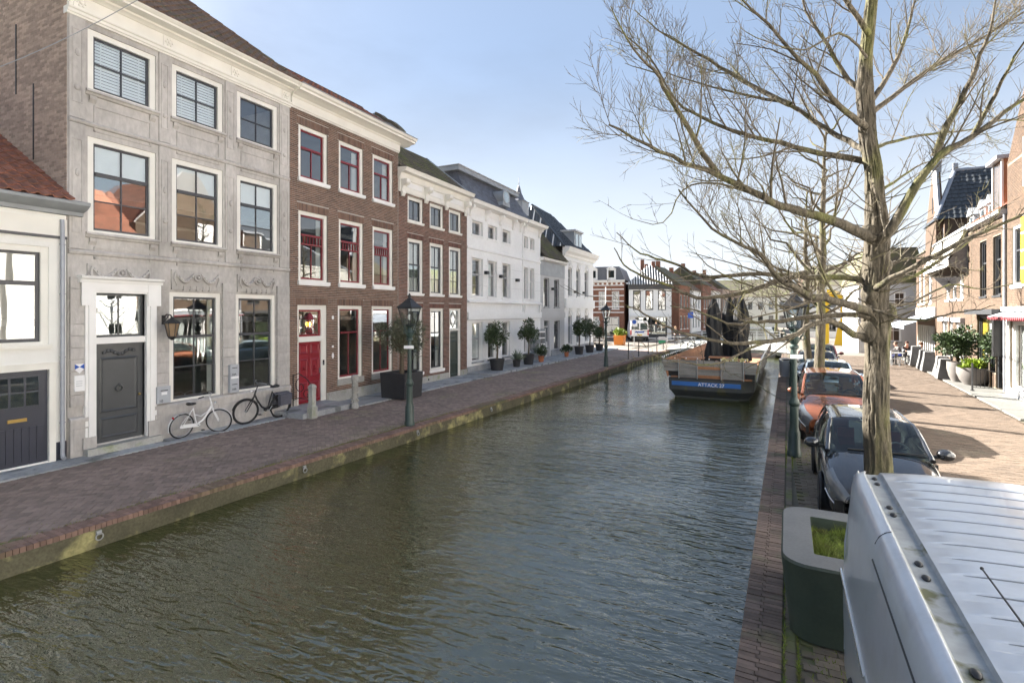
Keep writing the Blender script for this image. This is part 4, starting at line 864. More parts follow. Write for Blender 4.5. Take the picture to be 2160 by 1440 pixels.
def street_lamp(label, loc, H=3.75, sign=False, group='green cast iron street lamps'):
    t_ = thing('street_lamp', label, 'street lamp', loc, 0, group); m = K['lampgreen']
    MB().lathe([(.15,0),(.15,.10),(.13,.13),(.125,.55),(.105,.60),(.095,.68),(.09,1.15),(.115,1.18),(.12,1.24),(.09,1.30),(.08,1.34)], 12).build('base', m, t_, smooth=35)
    MB().lathe([(.068,1.34),(.06,2.0),(.056,2.45)], 12).build('pole', m, t_, smooth=50)
    MB().lathe([(.07,2.45),(.10,2.48),(.10,2.52),(.065,2.56),(.10,2.62),(.12,2.70),(.07,2.76),(.06,2.84)], 12).build('collar', m, t_, smooth=40)
    for k in range(4):
        a = k*PI/2; g = MB(); pts = [(.06+.16*math.sin(q*.6)*1, 0, 2.58+.16*q) for q in np.linspace(0,2.2,8)]; g.tube(pts, .014, 5); g.ring((.17,0,2.72),.05,.012,'y',12,5); g.xf(Matrix.Rotation(a,4,'Z')); g.build('scroll', m, t_)
    z = 2.90
    MB().lathe([(.05,2.84),(.08,2.87),(.12,2.90),(.13,2.92)], 8).build('lantern_seat', m, t_)
    MB().lathe([(.13,z+.03),(.225,z+.50)], 4, sq=1).build('lantern_glass', K['lampglass'], t_)
    g = MB()
    for sx in (-1,1):
        for sy in (-1,1): g.tube([(sx*.135,sy*.135,z+.02),(sx*.23,sy*.23,z+.52)], .014, 5)
    for a, b_ in (((-1,-1),(1,-1)),((1,-1),(1,1)),((1,1),(-1,1)),((-1,1),(-1,-1))): g.tube([(a[0]*.23,a[1]*.23,z+.51),(b_[0]*.23,b_[1]*.23,z+.51)], .016, 5); g.tube([(a[0]*.135,a[1]*.135,z+.03),(b_[0]*.135,b_[1]*.135,z+.03)], .013, 5)
    g.build('lantern_frame', K['iron'], t_)
    MB().lathe([(.27,z+.52),(.26,z+.55),(.15,z+.66),(.09,z+.74),(.075,z+.76)], 4, sq=1).build('lantern_roof', K['iron'], t_)
    MB().lathe([(.075,z+.75),(.09,z+.78),(.04,z+.82),(.05,z+.87),(.012,z+.95)], 8).build('finial', K['iron'], t_, smooth=40)
    MB().ball((0,0,z+.25),.05,.05,.09).build('bulb', K['signw'], t_, smooth=60)
    if sign: MB().box(-.14,.14,-.11,-.09,2.24,2.33).xf(Matrix.Rotation(YAW,4,'Z')).build('name_plate', K['signw'], t_)
    return t_
K['lampglass'] = glass_mat('lantern glass', (.75,.78,.78), 1.7, 0)
street_lamp('dark green street lamp on the left quay, nearest the red door', (-9.32,12.4,0), sign=True)
street_lamp('far dark lamp post on the left quay in front of the white corner house', (-8.62,30.9,0))
street_lamp('dark green street lamp between the two nearest parked cars on the right quay', (.62,13.6,0), sign=True)
street_lamp('lamp post on the right quay beside the stern of the barge', (1.05,24.6,0))
# stone bollards by the red door stoep
t_ = thing('stone_post', 'square pale stone post in front of the red door', 'bollard', (-12.66,11.9,0), 0, 'stone posts by the red door')
MB().lathe([(.11,0),(.11,.34),(.09,.38),(.078,.42),(.078,.92),(.09,.94),(.09,1.0),(.04,1.06)], 4, sq=1).build('shaft', K['greystone'], t_)
t_ = thing('stone_post', 'carved weathered stone post on the stoep right of the red door', 'bollard', (-12.6,13.72,0), 0, 'stone posts by the red door')
g = MB().lathe([(.10,0),(.13,.02),(.13,.16),(.075,.22),(.09,.3),(.11,.45),(.085,.5),(.115,.55),(.115,.95),(.14,1.0),(.13,1.12),(.06,1.16)], 8)
for i in range(26): a = random.uniform(0,2*PI); z = random.uniform(.25,1.1); g.ball((.11*math.cos(a),.11*math.sin(a),z), random.uniform(.02,.05), n=6, m=4)
g.build('shaft', K['greystone'], t_, smooth=45)
# olive tree in the square planter
t_ = thing('square_planter', 'large square anthracite planter under the olive tree', 'planter', (-12.62,16.3,.03))
MB().lathe([(.54,0),(.58,.92),(.58,.96),(.52,.96),(.52,.88)], 4, sq=1).build('tub', K['anth'], t_); MB().box(-.51,.51,-.51,.51,.80,.87).build('soil', K['soil'], t_)
t_ = thing('olive_tree', 'small olive tree with grey green round crown in the square planter', 'tree', (-12.62,16.3,.90))
g = MB(); g.tube([(0,0,0),(.03,-.02,.4),(.0,.02,.75),(.02,0,1.0)], [.10,.085,.075,.06], 8)
for i in range(9): a = i*.7; g.tube([(0,0,.8+.03*i),(.2*math.cos(a),.2*math.sin(a),1.15),(.5*math.cos(a),.5*math.sin(a),1.4+.05*i)], [.035,.025,.012], 5)
g.build('trunk', K['stem'], t_, smooth=60); g = MB(); leaves(g,(0,0,1.5),.95,.95,.85,7000,.11,34,.25,.22); stuff(g.build('crown', K['olive'], t_, fix=False))
def pot_profile(r, hh): return [(r*.78,0),(r,hh*.93),(r*1.05,hh*.93),(r*1.05,hh),(r*.95,hh),(r*.93,hh*.9)]
def potted(label, loc, pot, r, hh, plant, cat='potted tree', size=1):
    t_ = thing('potted_'+plant, label, cat, loc, 0, 'potted plants along the white houses'); MB().lathe(pot_profile(r,hh), 16).build('pot', K[pot], t_, smooth=35); MB().lathe([(r*.9,hh*.82),(r*.9,hh*.88)], 12).build('soil', K['soil'], t_)
    if plant == 'laurel_tree':
        s = size; g = MB(); g.tube([(0,0,hh*.8),(.03,.02,hh+.5*s),(0,-.02,hh+.95*s)], [.055,.05,.045], 7)
        for i in range(7): a = i*.9; g.tube([(0,0,hh+.7*s),(.35*math.cos(a)*s,.35*math.sin(a)*s,hh+1.15*s)], [.025,.01], 5)
        g.build('trunk', K['stem'], t_, smooth=60); g = MB(); leaves(g,(0,0,hh+1.3*s),.62*s,.62*s,.68*s,2600,.12,24,.2,.42); stuff(g.build('crown', K['laurel'], t_, fix=False))
    elif plant == 'agave':
        g = MB()
        for i in range(60):
            a = random.uniform(0,2*PI); e = random.uniform(.25,1.45); L = random.uniform(.5,.8); d_ = Vector((math.cos(a)*math.cos(e),math.sin(a)*math.cos(e),math.sin(e))); p = Vector((0,0,hh)); q = p+d_*L; sd_ = d_.cross(Vector((0,0,1))).normalized()*.022
            g.add([p-sd_,p+sd_,p+d_*L*.6+sd_*.9,q+Vector((0,0,-.08)),p+d_*L*.6-sd_*.9],[(0,1,2,3,4)])
        stuff(g.build('leaves', K['agave'], t_, fix=False))
    else:
        g = MB(); leaves(g,(0,0,hh+.25*size),.45*size,.45*size,.32*size,900,.12,16,.5,.45); stuff(g.build('foliage', K['laurel'], t_, fix=False))
    return t_
potted('laurel tree in a black pot before the second window of the white mansard house', (-13.25,25.5,.1), 'anth', .42,.62,'laurel_tree')
potted('spiky grey green plant in a black pot between two laurel trees', (-13.05,27.6,.1), 'anth', .24,.40,'agave','potted plant')
potted('laurel tree in a black pot beside the spiky plant', (-13.0,29.2,.1), 'anth', .36,.62,'laurel_tree',size=1.05)
potted('bushy dark plant in a terracotta pot by the stand of pigeonhole shelves', (-12.95,31.1,.1), 'terra', .20,.38,'shrub','potted plant',1.25)
potted('low dark shrub in a terracotta pot before the low grey house', (-12.85,35.6,.08), 'terra', .17,.34,'shrub','potted plant',1.05)
potted('laurel tree in a black pot at the near end of the white corner house', (-12.7,38.0,.08), 'anth', .36,.60,'laurel_tree',size=1.1)
potted('laurel tree in a black pot at the middle of the white corner house', (-12.55,40.2,.08), 'anth', .36,.58,'laurel_tree',size=1.15)
potted('shorter laurel tree in a black pot at the far end of the white corner house', (-12.4,42.4,.08), 'anth', .34,.56,'laurel_tree',size=.8)
# tall open rack by the grey house door
t_ = thing('shelf_rack', 'grey open shelf rack standing by the door of the low grey house', 'shelf', (-13.6,32.2,.1), PI/2)
for x in (0,1.15): MB().box(x,x+.12,0,.35,0,2.05).build('side_post', K['plinth'], t_)
for i in range(4): MB().box(.12,1.15,.0,.33,.55+i*.42,.62+i*.42).build('shelf', K['white'], t_)
MB().box(.12,1.15,.33,.35,.4,2.0).build('back_panel', K['lead'], t_)
# ---- bicycles (local x forward, leaning on the wall)
def bicycle(label, loc, rz, lean, paint, steer=0, bag=False, cargo=False):
    root = thing('bicycle', label, 'bicycle', loc, rz); root.rotation_euler = (lean, 0, rz); root.scale = (.92,.92,.92)
    R = .335; rim = K['steel'] if paint is K['bwhite'] else K['black']
    def wheel(x, z, name, par=root, loc=None):
        o = MB().ring((x,0,R), R, .021, 'y', 36, 8).build(name, K['rubber'], par, smooth=70)
        MB().ring((x,0,R), R-.03, .012, 'y', 36, 6).build('rim', rim, o, smooth=70)
        g = MB()
        for i in range(18): a = i*2*PI/18; g.tube([(x+.02*math.cos(a+1),(-1)**i*.02,R+.02*math.sin(a+1)),(x+(R-.03)*math.cos(a),0,R+(R-.03)*math.sin(a))], .0016, 3, cap=False)
        g.build('spokes', K['steel'], o); MB().tube([(x,-.05,R),(x,.05,R)], .022, 8).build('hub', K['steel'], o)
        return o
    rw = wheel(0,0,'wheel'); fx = 1.08
    fr = MB(); fr.tube([(0,0,R),(.44,0,.29)], .014, 6); fr.tube([(.44,0,.29),(.30,0,.80)], .018, 8); fr.tube([(.30,0,.78),(0,.05,R)], .010, 6); fr.tube([(.30,0,.78),(0,-.05,R)], .010, 6)
    fr.tube([(.44,0,.30),(.62,0,.40),(.80,0,.64),(.87,0,.80)], [.026,.026,.024,.022], 8)
    if paint is K['bwhite']: fr.tube([(.36,0,.60),(.55,0,.52),(.74,0,.62),(.85,0,.78)], .016, 8)
    fr.tube([(.84,0,.90),(.89,0,.70)], .025, 8); fr.build('frame', paint, root, smooth=50)
    MB().prism([(-.06,R-.05),(.46,.24),(.52,.29),(.46,.35),(-.04,R+.05),(-.08,R)], -.06,-.04,'y').build('chain_case', paint, root)
    MB().tube([(.30,0,.78),(.275,0,.90)], .013, 6).build('seat_post', K['steel'], root)
    MB().ball((.24,0,.93),.15,.075,.04,12,6).ball((.17,0,.94),.075,.10,.045,10,6).build('saddle', K['black'], root, smooth=60)
    rk = MB(); rk.tube([(.24,.05,.70),(-.22,.05,.70)], .007, 5); rk.tube([(.24,-.05,.70),(-.22,-.05,.70)], .007, 5); rk.tube([(-.15,.05,.70),(0,.06,R)], .006, 5); rk.tube([(-.15,-.05,.70),(0,-.06,R)], .006, 5); rk.tube([(-.22,-.05,.70),(-.22,.05,.70)], .007,5); rk.build('rear_rack', K['steel'], root)
    def fender(x, a0, a1, par):
        g = MB(); n = 14
        for s in (-1,1):
            pass
        vs = [(x+(R+.035)*math.cos(a0+(a1-a0)*i/n), s*.026, R+(R+.035)*math.sin(a0+(a1-a0)*i/n)-(abs(s) > .5)*.006) for i in range(n+1) for s in (-1,0,1)]
        g.add(vs, [(i*3+j, i*3+j+1, i*3+j+4, i*3+j+3) for i in range(n) for j in range(2)]).build('fender', paint if paint is K['bwhite'] else K['black'], par)
    fender(0, .7, 3.5, root)
    MB().box(-.27,-.245,-.03,.03,.58,.63).build('rear_light', mat('red lamp '+label[:6], (.5,.01,.02), .2, .05, 4), root)
    sd_ = bpy.data.objects.new('fork', MB().tube([(.89,.0,.72),(.94,.05,.60),(fx,.055,R)], [.02,.016,.012], 6).tube([(.89,0,.72),(.94,-.05,.60),(fx,-.055,R)], [.02,.016,.012], 6).tube([(.84,0,.90),(.79,0,1.05)], .014, 6).build('tmp', paint, None).data)
    bpy.data.objects.remove(bpy.data.objects['tmp']); C.objects.link(sd_); sd_.parent = root
    T = Matrix.Translation((.86,0,0)) @ Matrix.Rotation(steer,4,'Z') @ Matrix.Translation((-.86,0,0)); sd_.matrix_basis = T
    fw = MB().ring((fx,0,R), R, .021, 'y', 36, 8).build('front_wheel', K['rubber'], sd_, smooth=70)
    MB().ring((fx,0,R), R-.03, .012, 'y', 36, 6).build('rim', rim, sd_, smooth=70); g = MB()
    for i in range(18): a = i*2*PI/18; g.tube([(fx+.02*math.cos(a+1),(-1)**i*.02,R+.02*math.sin(a+1)),(fx+(R-.03)*math.cos(a),0,R+(R-.03)*math.sin(a))], .0016, 3, cap=False)
    g.tube([(fx,-.05,R),(fx,.05,R)], .02, 8); g.build('spokes', K['steel'], sd_); fender(fx, .2, 2.6, sd_)
    MB().tube([(.62,.30,1.08),(.74,.27,1.12),(.82,.12,1.12),(.80,0,1.07),(.82,-.12,1.12),(.74,-.27,1.12),(.62,-.30,1.08)], .012, 7).build('handlebar', K['steel'], sd_, smooth=70)
    for s in (-1,1): MB().tube([(.56,s*.31,1.06),(.70,s*.28,1.11)], .018, 7).build('grip', K['black'], sd_)
    MB().ball((.95,0,.88),.045,.04,.04).build('headlight', K['chrome'], sd_, smooth=60)
    MB().tube([(.44,-.09,.29),(.44,.09,.29)], .02, 7).tube([(.44,-.09,.29),(.54,-.10,.15)], .009, 5).tube([(.44,.09,.29),(.34,.10,.43)], .009, 5).build('crank', K['steel'], root); MB().box(.50,.59,-.17,-.10,.135,.155).build('pedal', K['black'], root); MB().box(.29,.38,.10,.17,.425,.445).build('pedal', K['black'], root)
    MB().tube([(.40,.04,.28),(.32,.16,.02)], .009, 5).build('kickstand', K['steel'], root)
    if bag:
        for s in (-1,1): MB().prism([(-.24,.38),(.12,.38),(.15,.70),(-.26,.70)], s*.055, s*.17, 'y').build('pannier', K['bagm'], root)
        MB().box(-.25,.14,-.06,.06,.705,.73).build('pannier_flap', K['bagm'], root); MB().box(-.22,.10,-.178,-.171,.46,.48).build('reflector_strip', K['signw'], root)
    return root
K['bagm'] = mat('grey bag fabric', (.10,.10,.125), .8, .12, 8)
K['bblack'] = mat('black bicycle paint', (.02,.02,.022), .35, .05, 5)
# rear wheel to the left in the picture for the white one; the black one is turned round
bicycle('white city bicycle leaning on the grey stone plinth', (-13.72,8.50,.02), PI/2, .10, K['bwhite'], -.8)
bicycle('black bicycle with grey pannier bag leaning on the grey stone house', (-13.66,11.52,.02), -PI/2, -.10, K['bblack'], -.22, bag=True).scale = (1.08,1.08,1.08)
# ---------------------------------------------------------------- vehicles (local: nose at y=0 pointing to -y, x across)
def paint(name, col, rough=.22, metal=.0, coat=1.0): return mat(name, col, rough, .03, 3, metal=metal, coat=coat)
def cr(P, n):   # Catmull-Rom resample of rows
    P = np.asarray(P, float); out_ = []
    for i in range(len(P)-1):
        p0, p1, p2, p3 = P[max(i-1,0)], P[i], P[i+1], P[min(i+2,len(P)-1)]
        for t_ in np.arange(n)/n: out_.append(.5*((2*p1)+(-p0+p2)*t_+(2*p0-5*p1+4*p2-p3)*t_*t_+(-p0+3*p1-3*p2+p3)*t_**3))
    out_.append(P[-1]); return np.array(out_)
def grid(mb, G, i0=0, i1=None, j0=0, j1=None, off=0, mi=0):
    G = np.asarray(G); i1 = G.shape[0]-1 if i1 is None else i1; j1 = G.shape[1]-1 if j1 is None else j1
    if off:
        du = np.gradient(G, axis=0); dv = np.gradient(G, axis=1); n = np.cross(dv, du); n /= np.maximum(np.linalg.norm(n, axis=2, keepdims=True),1e-9)
        cen = G.mean(axis=(0,1)); s = np.sign(np.sum(n*(G-cen))); G = G+n*off*s
    S = G[i0:i1+1, j0:j1+1]; a, b_ = S.shape[:2]
    return mb.add(S.reshape(-1,3).tolist(), [(i*b_+j, i*b_+j+1, (i+1)*b_+j+1, (i+1)*b_+j) for i in range(a-1) for j in range(b_-1)], mi)
def wheel_at(root, x, y, R, sgn, spokes=5, rimm=None):
    W2 = .11; prof = [(R*.62,-W2),(R*.92,-W2),(R,-W2*.7),(R,W2*.7),(R*.92,W2),(R*.62,W2)]
    M_ = Matrix.Translation((x,y,R)) @ Matrix.Rotation(PI/2*sgn,4,'Y')
    o = MB().lathe(prof, 28).xf(M_).build('wheel', K['rubber'], root, smooth=40)
    g = MB().lathe([(R*.64,W2*.5),(R*.66,W2*.95),(R*.60,W2*.95),(R*.58,W2*.4)], 28); g.lathe([(R*.12,W2*.3),(R*.12,W2*.8),(.02,W2*.85)], 12)
    for i in range(spokes):
        a = 2*PI*i/spokes; k = len(g.v); g.box(R*.1,R*.6,-.03,.03,W2*.45,W2*.75); g.xf(Matrix.Rotation(a,4,'Z'), k)
    g.xf(M_).build('rim', rimm or K['steel'], o); MB().lathe([(R*.57,.0),(R*.57,W2*.3)], 20).xf(M_).build('brake_disc', K['black'], o)
    return o
def car(label, loc, rz, L, W, H, pm, suv=False, seats='seatd', full=True, face=1, group='cars parked along the right quay'):
    t_ = thing('parked_car', label, 'car', loc, rz, group); hw = W/2; b0 = .24 if suv else .17; k = 1.10 if suv else 1.0
    # stations: y, half width, low z, shoulder z, centre z
    S = [(0,.66,.36,.56,.60),(.025,.78,.28,.66,.70),(.07,.89,.24,.74,.80),(.16,.965,.22,.85,.93),(.27,.99,.20,.93,1.03),(.40,1,.20,.95,1.04),(.60,1,.20,.97,1.04),(.80,.995,.22,.99,1.05),(.93,.95,.28,.98,1.04),(.98,.88,.36,.90,.96),(1.0,.80,.42,.80,.85)]
    if suv: S = [(y,min(1,w_+.05),lo+.04,sh+(.10 if y < .3 else .07),ce+(.12 if y < .3 else .08)) for y,w_,lo,sh,ce in S]
    sec = []
    for y,w_,lo,sh,ce in cr(S, 4):
        a = hw*w_; half = [(0,ce),(a*.35,ce-.004),(a*.66,ce-.018),(a*.84,sh+.03),(a*.94,sh-.03),(a*.985,sh-.12),(a*.995,sh-.25),(a,.5),(a*.985,.36),(a*.96,lo+.05),(a*.86,lo-.02)]
        half = cr(half, 2); sec.append([(-x,y*L,z) for x, z in half[::-1]]+[(x,y*L,z) for x, z in half[1:]])
    G = np.array(sec); nj = G.shape[1]; mid = nj//2
    bd = grid(MB(), G); bd.add([tuple(q) for q in G[0]], [tuple(range(nj))]); bd.add([tuple(q) for q in G[-1]], [tuple(range(nj-1,-1,-1))])
    body = bd.build('body', pm, t_, smooth=50)
    # greenhouse
    zb = S[4][4]-.03; ztop = H
    rows = [(.245,.0,.86,.90),(.30,.30,.83,.93),(.37,.68,.79,.94),(.425,.93,.75,.94),(.46,.985,.73,.94),(.55,1.0,.72,.94),(.66,.995,.72,.93),(.76,.97,.71,.92),(.83,.90,.70,.90),(.90,.55,.74,.88),(.955,.05,.80,.86)]
    if suv: rows = [(y+.0,f,a,b_) for y,f,a,b_ in rows]
    sec = []
    for y, f, wr, wb in cr(rows, 3):
        zr = zb+(ztop-zb)*f; yy = y*L
        half = [(0,zr),(hw*wr*.5,zr-.008*f),(hw*wr*.85,zr-.03*f),(hw*wr,zr-.075*f),(hw*(wr*.35+wb*.65),zb+(zr-zb)*.40),(hw*wb,zb-.06)]
        half = cr(half, 2); sec.append([(-x,yy,z) for x, z in half[::-1]]+[(x,yy,z) for x, z in half[1:]])
    Q = np.array(sec); m2 = Q.shape[1]//2; e = m2-6
    iw, ir = 11, 24
    grid(MB(), Q, iw, ir, e, Q.shape[1]-1-e, .004).build('roof', pm, t_, smooth=50)
    grid(MB(), Q, 0, iw, e+1, Q.shape[1]-2-e).build('windscreen', K['carglass'], t_, smooth=60)
    grid(MB(), Q, ir, Q.shape[0]-1, e+1, Q.shape[1]-2-e).build('rear_window', K['carglass'], t_, smooth=60)
    for s in (0,1):
        a, b_ = (0, e) if s == 0 else (Q.shape[1]-1-e, Q.shape[1]-1)
        grid(MB(), Q, 2, Q.shape[0]-3, a, b_).build('side_window', K['carglass'], t_, smooth=60)
        je = e if s == 0 else Q.shape[1]-1-e; j1 = 0 if s == 0 else Q.shape[1]-1
        MB().tube([Q[i,je] for i in range(0, iw+2)], [.045]*2+[.036]*(iw), 6).build('pillar', pm, t_, smooth=60)
        MB().tube([Q[i,je] for i in range(ir-1, Q.shape[0])], .045, 6).build('pillar', pm, t_, smooth=60)
        MB().tube([Q[19,je]]+[Q[19,j] for j in (range(je,-1,-2) if s == 0 else range(je, Q.shape[1], 2))], .03, 5).build('pillar', K['black'], t_)
        MB().tube([Q[i,je]+np.array([0,0,.006]) for i in range(iw, ir)], .022, 5).build('roof_rail', K['steel'] if suv else pm, t_, smooth=60)
    # interior
    g = MB().box(-hw*.8,hw*.8,L*.22,L*.93,.35,.42); g.box(-hw*.82,hw*.82,L*.24,L*.34,.42,zb-.08); g.build('interior', K['black'], t_)
    for y in (L*.47, L*.70):
        for s in (-1,1): MB().prism([(y,.45),(y+.12,.45),(y+.28,H-.50),(y+.14,H-.50)], s*hw*.42-.23, s*hw*.42+.23, 'x').box(s*hw*.42-.13,s*hw*.42+.13,y+.18,y+.28,H-.48,H-.27).build('seat', K[seats], t_)
    MB().ring((hw*.42,0,0),.18,.014,'z',24,6).xf(Matrix.Translation((0,L*.385,zb-.06)) @ Matrix.Rotation(1.15,4,'X')).build('steering_wheel', K['steel'] if not suv else K['black'], t_, smooth=60)
    MB().ball((0,L*.40,H-.14),.11,.02,.04).build('inner_mirror', K['black'], t_)
    for s in (-1,1):
        mr_ = MB().ball((s*(hw+.10),L*.305,zb+.06),.12,.07,.085,12,8).build('mirror', pm, t_, smooth=60); MB().tube([(s*(hw-.07),L*.31,zb+.01),(s*(hw+.05),L*.305,zb+.03)], .03, 6).build('mirror_arm', K['black'], t_)
        MB().lathe([(.085,0),(.085,.004)],14).xf(Matrix.Translation((s*(hw+.10),L*.305+.062,zb+.06)) @ Matrix.Rotation(-PI/2,4,'X') @ Matrix.Scale(1.3,4,(1,0,0))).build('mirror_glass', K['chrome'], mr_)
    R = .36 if suv else .325
    for y in (L*.195, L*.80):
        for s in (-1,1):
            MB().lathe([(R*1.14,0),(R*1.14,.02),(R*.5,.02)], 28).xf(Matrix.Translation((s*(hw-.012),y,R+.01)) @ Matrix.Rotation(PI/2*s,4,'Y')).build('wheel_arch', K['black'], t_)
            wheel_at(t_, s*(hw-.085), y, R, s, 5)
    # lights, grille, bumper intakes, plate
    for s in (-1,1):
        js = (mid-13, mid-6) if s < 0 else (mid+6, mid+13)
        hl = grid(MB(), G, 1, 11, js[0], js[1], .006); hl.build('headlight', K['headlamp'], t_, smooth=50)
        a = G[2:11, (js[0]+1 if s < 0 else js[1]-1)]; MB().tube([Vector(q)+Vector((s*.006,-.012,.004)) for q in a], .009, 5).build('light_strip', K['signw'], t_)
        MB().box(s*hw*.62-.16, s*hw*.62+.16, .015, .12, .36, .52).build('air_intake', K['black'], t_)
    gz0, gz1 = (.46,.86) if suv else (.46,.60)
    MB().prism([(-.42,gz0+.1),(-.30,gz0),(.30,gz0),(.42,gz0+.1),(.44,gz1-.1),(.36,gz1),(-.36,gz1),(-.44,gz1-.1)], -.02, .12, 'y').build('grille', K['black'], t_)
    g = MB()
    for z in np.arange(gz0+.05, gz1-.02, .055): g.box(-.38,.38,-.03,-.02,z,z+.014)
    g.build('grille_bars', K['chrome'] if suv else K['anth'], t_)
    if suv: MB().tube([(-.44,-.028,gz1-.1),(-.36,-.028,gz1),(.36,-.028,gz1),(.44,-.028,gz1-.1),(.42,-.028,gz0+.1),(.30,-.028,gz0),(-.30,-.028,gz0),(-.42,-.028,gz0+.1),(-.44,-.028,gz1-.1)], .016, 5).build('grille_surround', K['chrome'], t_)
    MB().box(-.26,.26,-.045,-.03,.40,.51).build('number_plate', K['plate'], t_)
    # bonnet and door seams, wipers
    for x in (-1,1):
        MB().tube([Vector(G[i, mid+x*7])+Vector((0,0,.003)) for i in range(6, 17)], .006, 4).build('bonnet_seam', K['black'], t_)
    for y in (.30,.52,.74): MB().box(-hw-.002,hw+.002,y*L,y*L+.008,.30,.90).build('door_seam', K['black'], t_)
    for s in (-.5,.12): MB().tube([(s*hw,L*.262,zb+.05),(s*hw+.55,L*.262,zb+.075)], .012, 5).build('wiper', K['black'], t_)
    return t_
K['seatd'] = mat('dark seat', (.04,.035,.036), .8, .1, 6); K['seatb'] = mat('tan leather seat', (.40,.24,.15), .6, .08, 6); K['seatr'] = mat('dark red seat', (.12,.02,.025), .8, .1, 6)
K['headlamp'] = mat('clear lamp lens', (.10,.11,.12), .08, .1, 20, coat=1); K['plate'] = mat('yellow number plate', (.75,.55,.03), .5, .05, 4)
K['pblack'] = paint('black metallic paint', (.030,.032,.038), .22, .5); K['porange'] = paint('copper orange metallic paint', (.20,.066,.030), .25, .35)
K['psilver'] = paint('silver blue paint', (.30,.36,.42), .25, .5); K['pdark'] = paint('dark grey paint', (.07,.075,.075), .25, .4); K['pred'] = paint('dark red paint', (.09,.02,.02), .25, .2)
QA = -math.atan(.036)
car('dark grey hatchback parked directly behind the tree trunk', (1.60,9.0,0), QA, 4.3, 1.62, 1.46, K['pblack'], seats='seatr')
car('copper orange SUV with tan seats parked behind the dark hatchback', (1.62,14.6,0), QA, 4.67, 1.76, 1.65, K['porange'], True, 'seatb')
car('silver blue car parked behind the orange SUV', (2.05,20.6,0), QA, 4.2, 1.76, 1.48, K['psilver'])
car('dark grey car parked third behind the orange SUV', (2.15,26.3,0), QA, 4.3, 1.76, 1.47, K['pdark'])
car('dark red car parked farthest along the right quay', (2.75,32.0,0), QA, 4.1, 1.75, 1.5, K['pred'])
# ---- the silver van in the foreground
vx, vy = 1.38, .42
van = thing('van', 'silver panel van with ribbed roof in the near right corner', 'van', (vx, vy, 0), QA)
K['pvan'] = mat('silver white van paint', (.47,.50,.55), .28, .04, 2, metal=.1, coat=.55, fine=.03, col2=(.40,.41,.43), c2=(3.5,.5,.8))
LV, HWV = 4.95, .955
def vz(y): return 2.0-.10*max(0,(1.05-y)/1.05)**2-.035*max(0,(y-4.7)/.25)**2     # roof crown height along the length
prof = [(.798,-.052),(.805,-.040),(.835,-.052),(.865,-.08),(.888,-.13),(.902,-.22),(.925,-.50),(.945,-.78),(.954,-.84),(.945,-.865),(.956,-.90),(.957,-1.15),(.950,-1.45),(.935,-1.70),(.88,-1.74)]
ys = np.concatenate([np.linspace(.9,4.75,30),[4.82,4.88,4.92]])
for s, nm in ((-1,'side_panel'),(1,'side_panel')):
    rows = []
    for y in ys:
        tap = 1-.035*max(0,(y-4.6)/.32)**2; z0 = vz(y)
        rows.append([(s*x*tap, y, z0+dz if i < 8 else 2.0+dz) for i, (x, dz) in enumerate(cr(prof, 3))])
    grid(MB(), np.array([[tuple(q) for q in r] for r in rows])).build(nm, K['pvan'], van, smooth=55)
# ribbed roof skin as a height field
nx, ny = 56, 900; xs = np.linspace(-.675,.675,nx); yy = np.linspace(.62,4.9,ny); XX, YY = np.meshgrid(xs, yy, indexing='ij')
crown = np.array([vz(y) for y in yy])[None,:]-.035*(np.abs(XX)/.675)**2.2
ribs = np.zeros_like(XX); sm = lambda e0, e1, v: (lambda t_: t_*t_*(3-2*t_))(np.clip((v-e0)/(e1-e0),0,1))
for n, yc in enumerate(np.arange(1.15, 4.8, .205)):
    wd = .062; xe = .60 if n % 3 else .48; x0 = -.60
    r_ = sm(yc-wd-.009, yc-wd, YY)*(1-sm(yc+wd, yc+wd+.009, YY)); r_ *= sm(x0-.07, x0+.09, XX)*(1-sm(xe-.09, xe+.07, XX)); ribs += r_*(.010 if n % 2 else .008); ribs -= .009*(np.exp(-((YY-yc+wd+.004)/.007)**2)+np.exp(-((YY-yc-wd-.004)/.007)**2)*(n % 2))*sm(x0-.02, x0+.04, XX)*(1-sm(xe-.02, xe+.04, XX))
ZZ = crown+ribs-.004
grid(MB(), np.stack([XX,YY,ZZ],-1)).build('roof', K['pvan'], van, smooth=60)
K['crease'] = mat('painted shade of the rib crease', (.20,.215,.24), .6, .2, 6)  # darker tone standing in for the shade at the rib edges
for n, yc in enumerate(np.arange(1.15, 4.8, .205)):     # thin dark tubes that draw the shade lines along the pressed ribs
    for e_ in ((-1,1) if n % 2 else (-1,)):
        y = yc+e_*.067; xe = .60 if n % 3 else .48; MB().tube([(x, y, vz(y)-.035*(abs(x)/.675)**2.2-.0055) for x in np.linspace(-.58, xe, 12)], [.001]+[.0042]*10+[.001], 5).build('rib_shade_line', K['crease'], van)
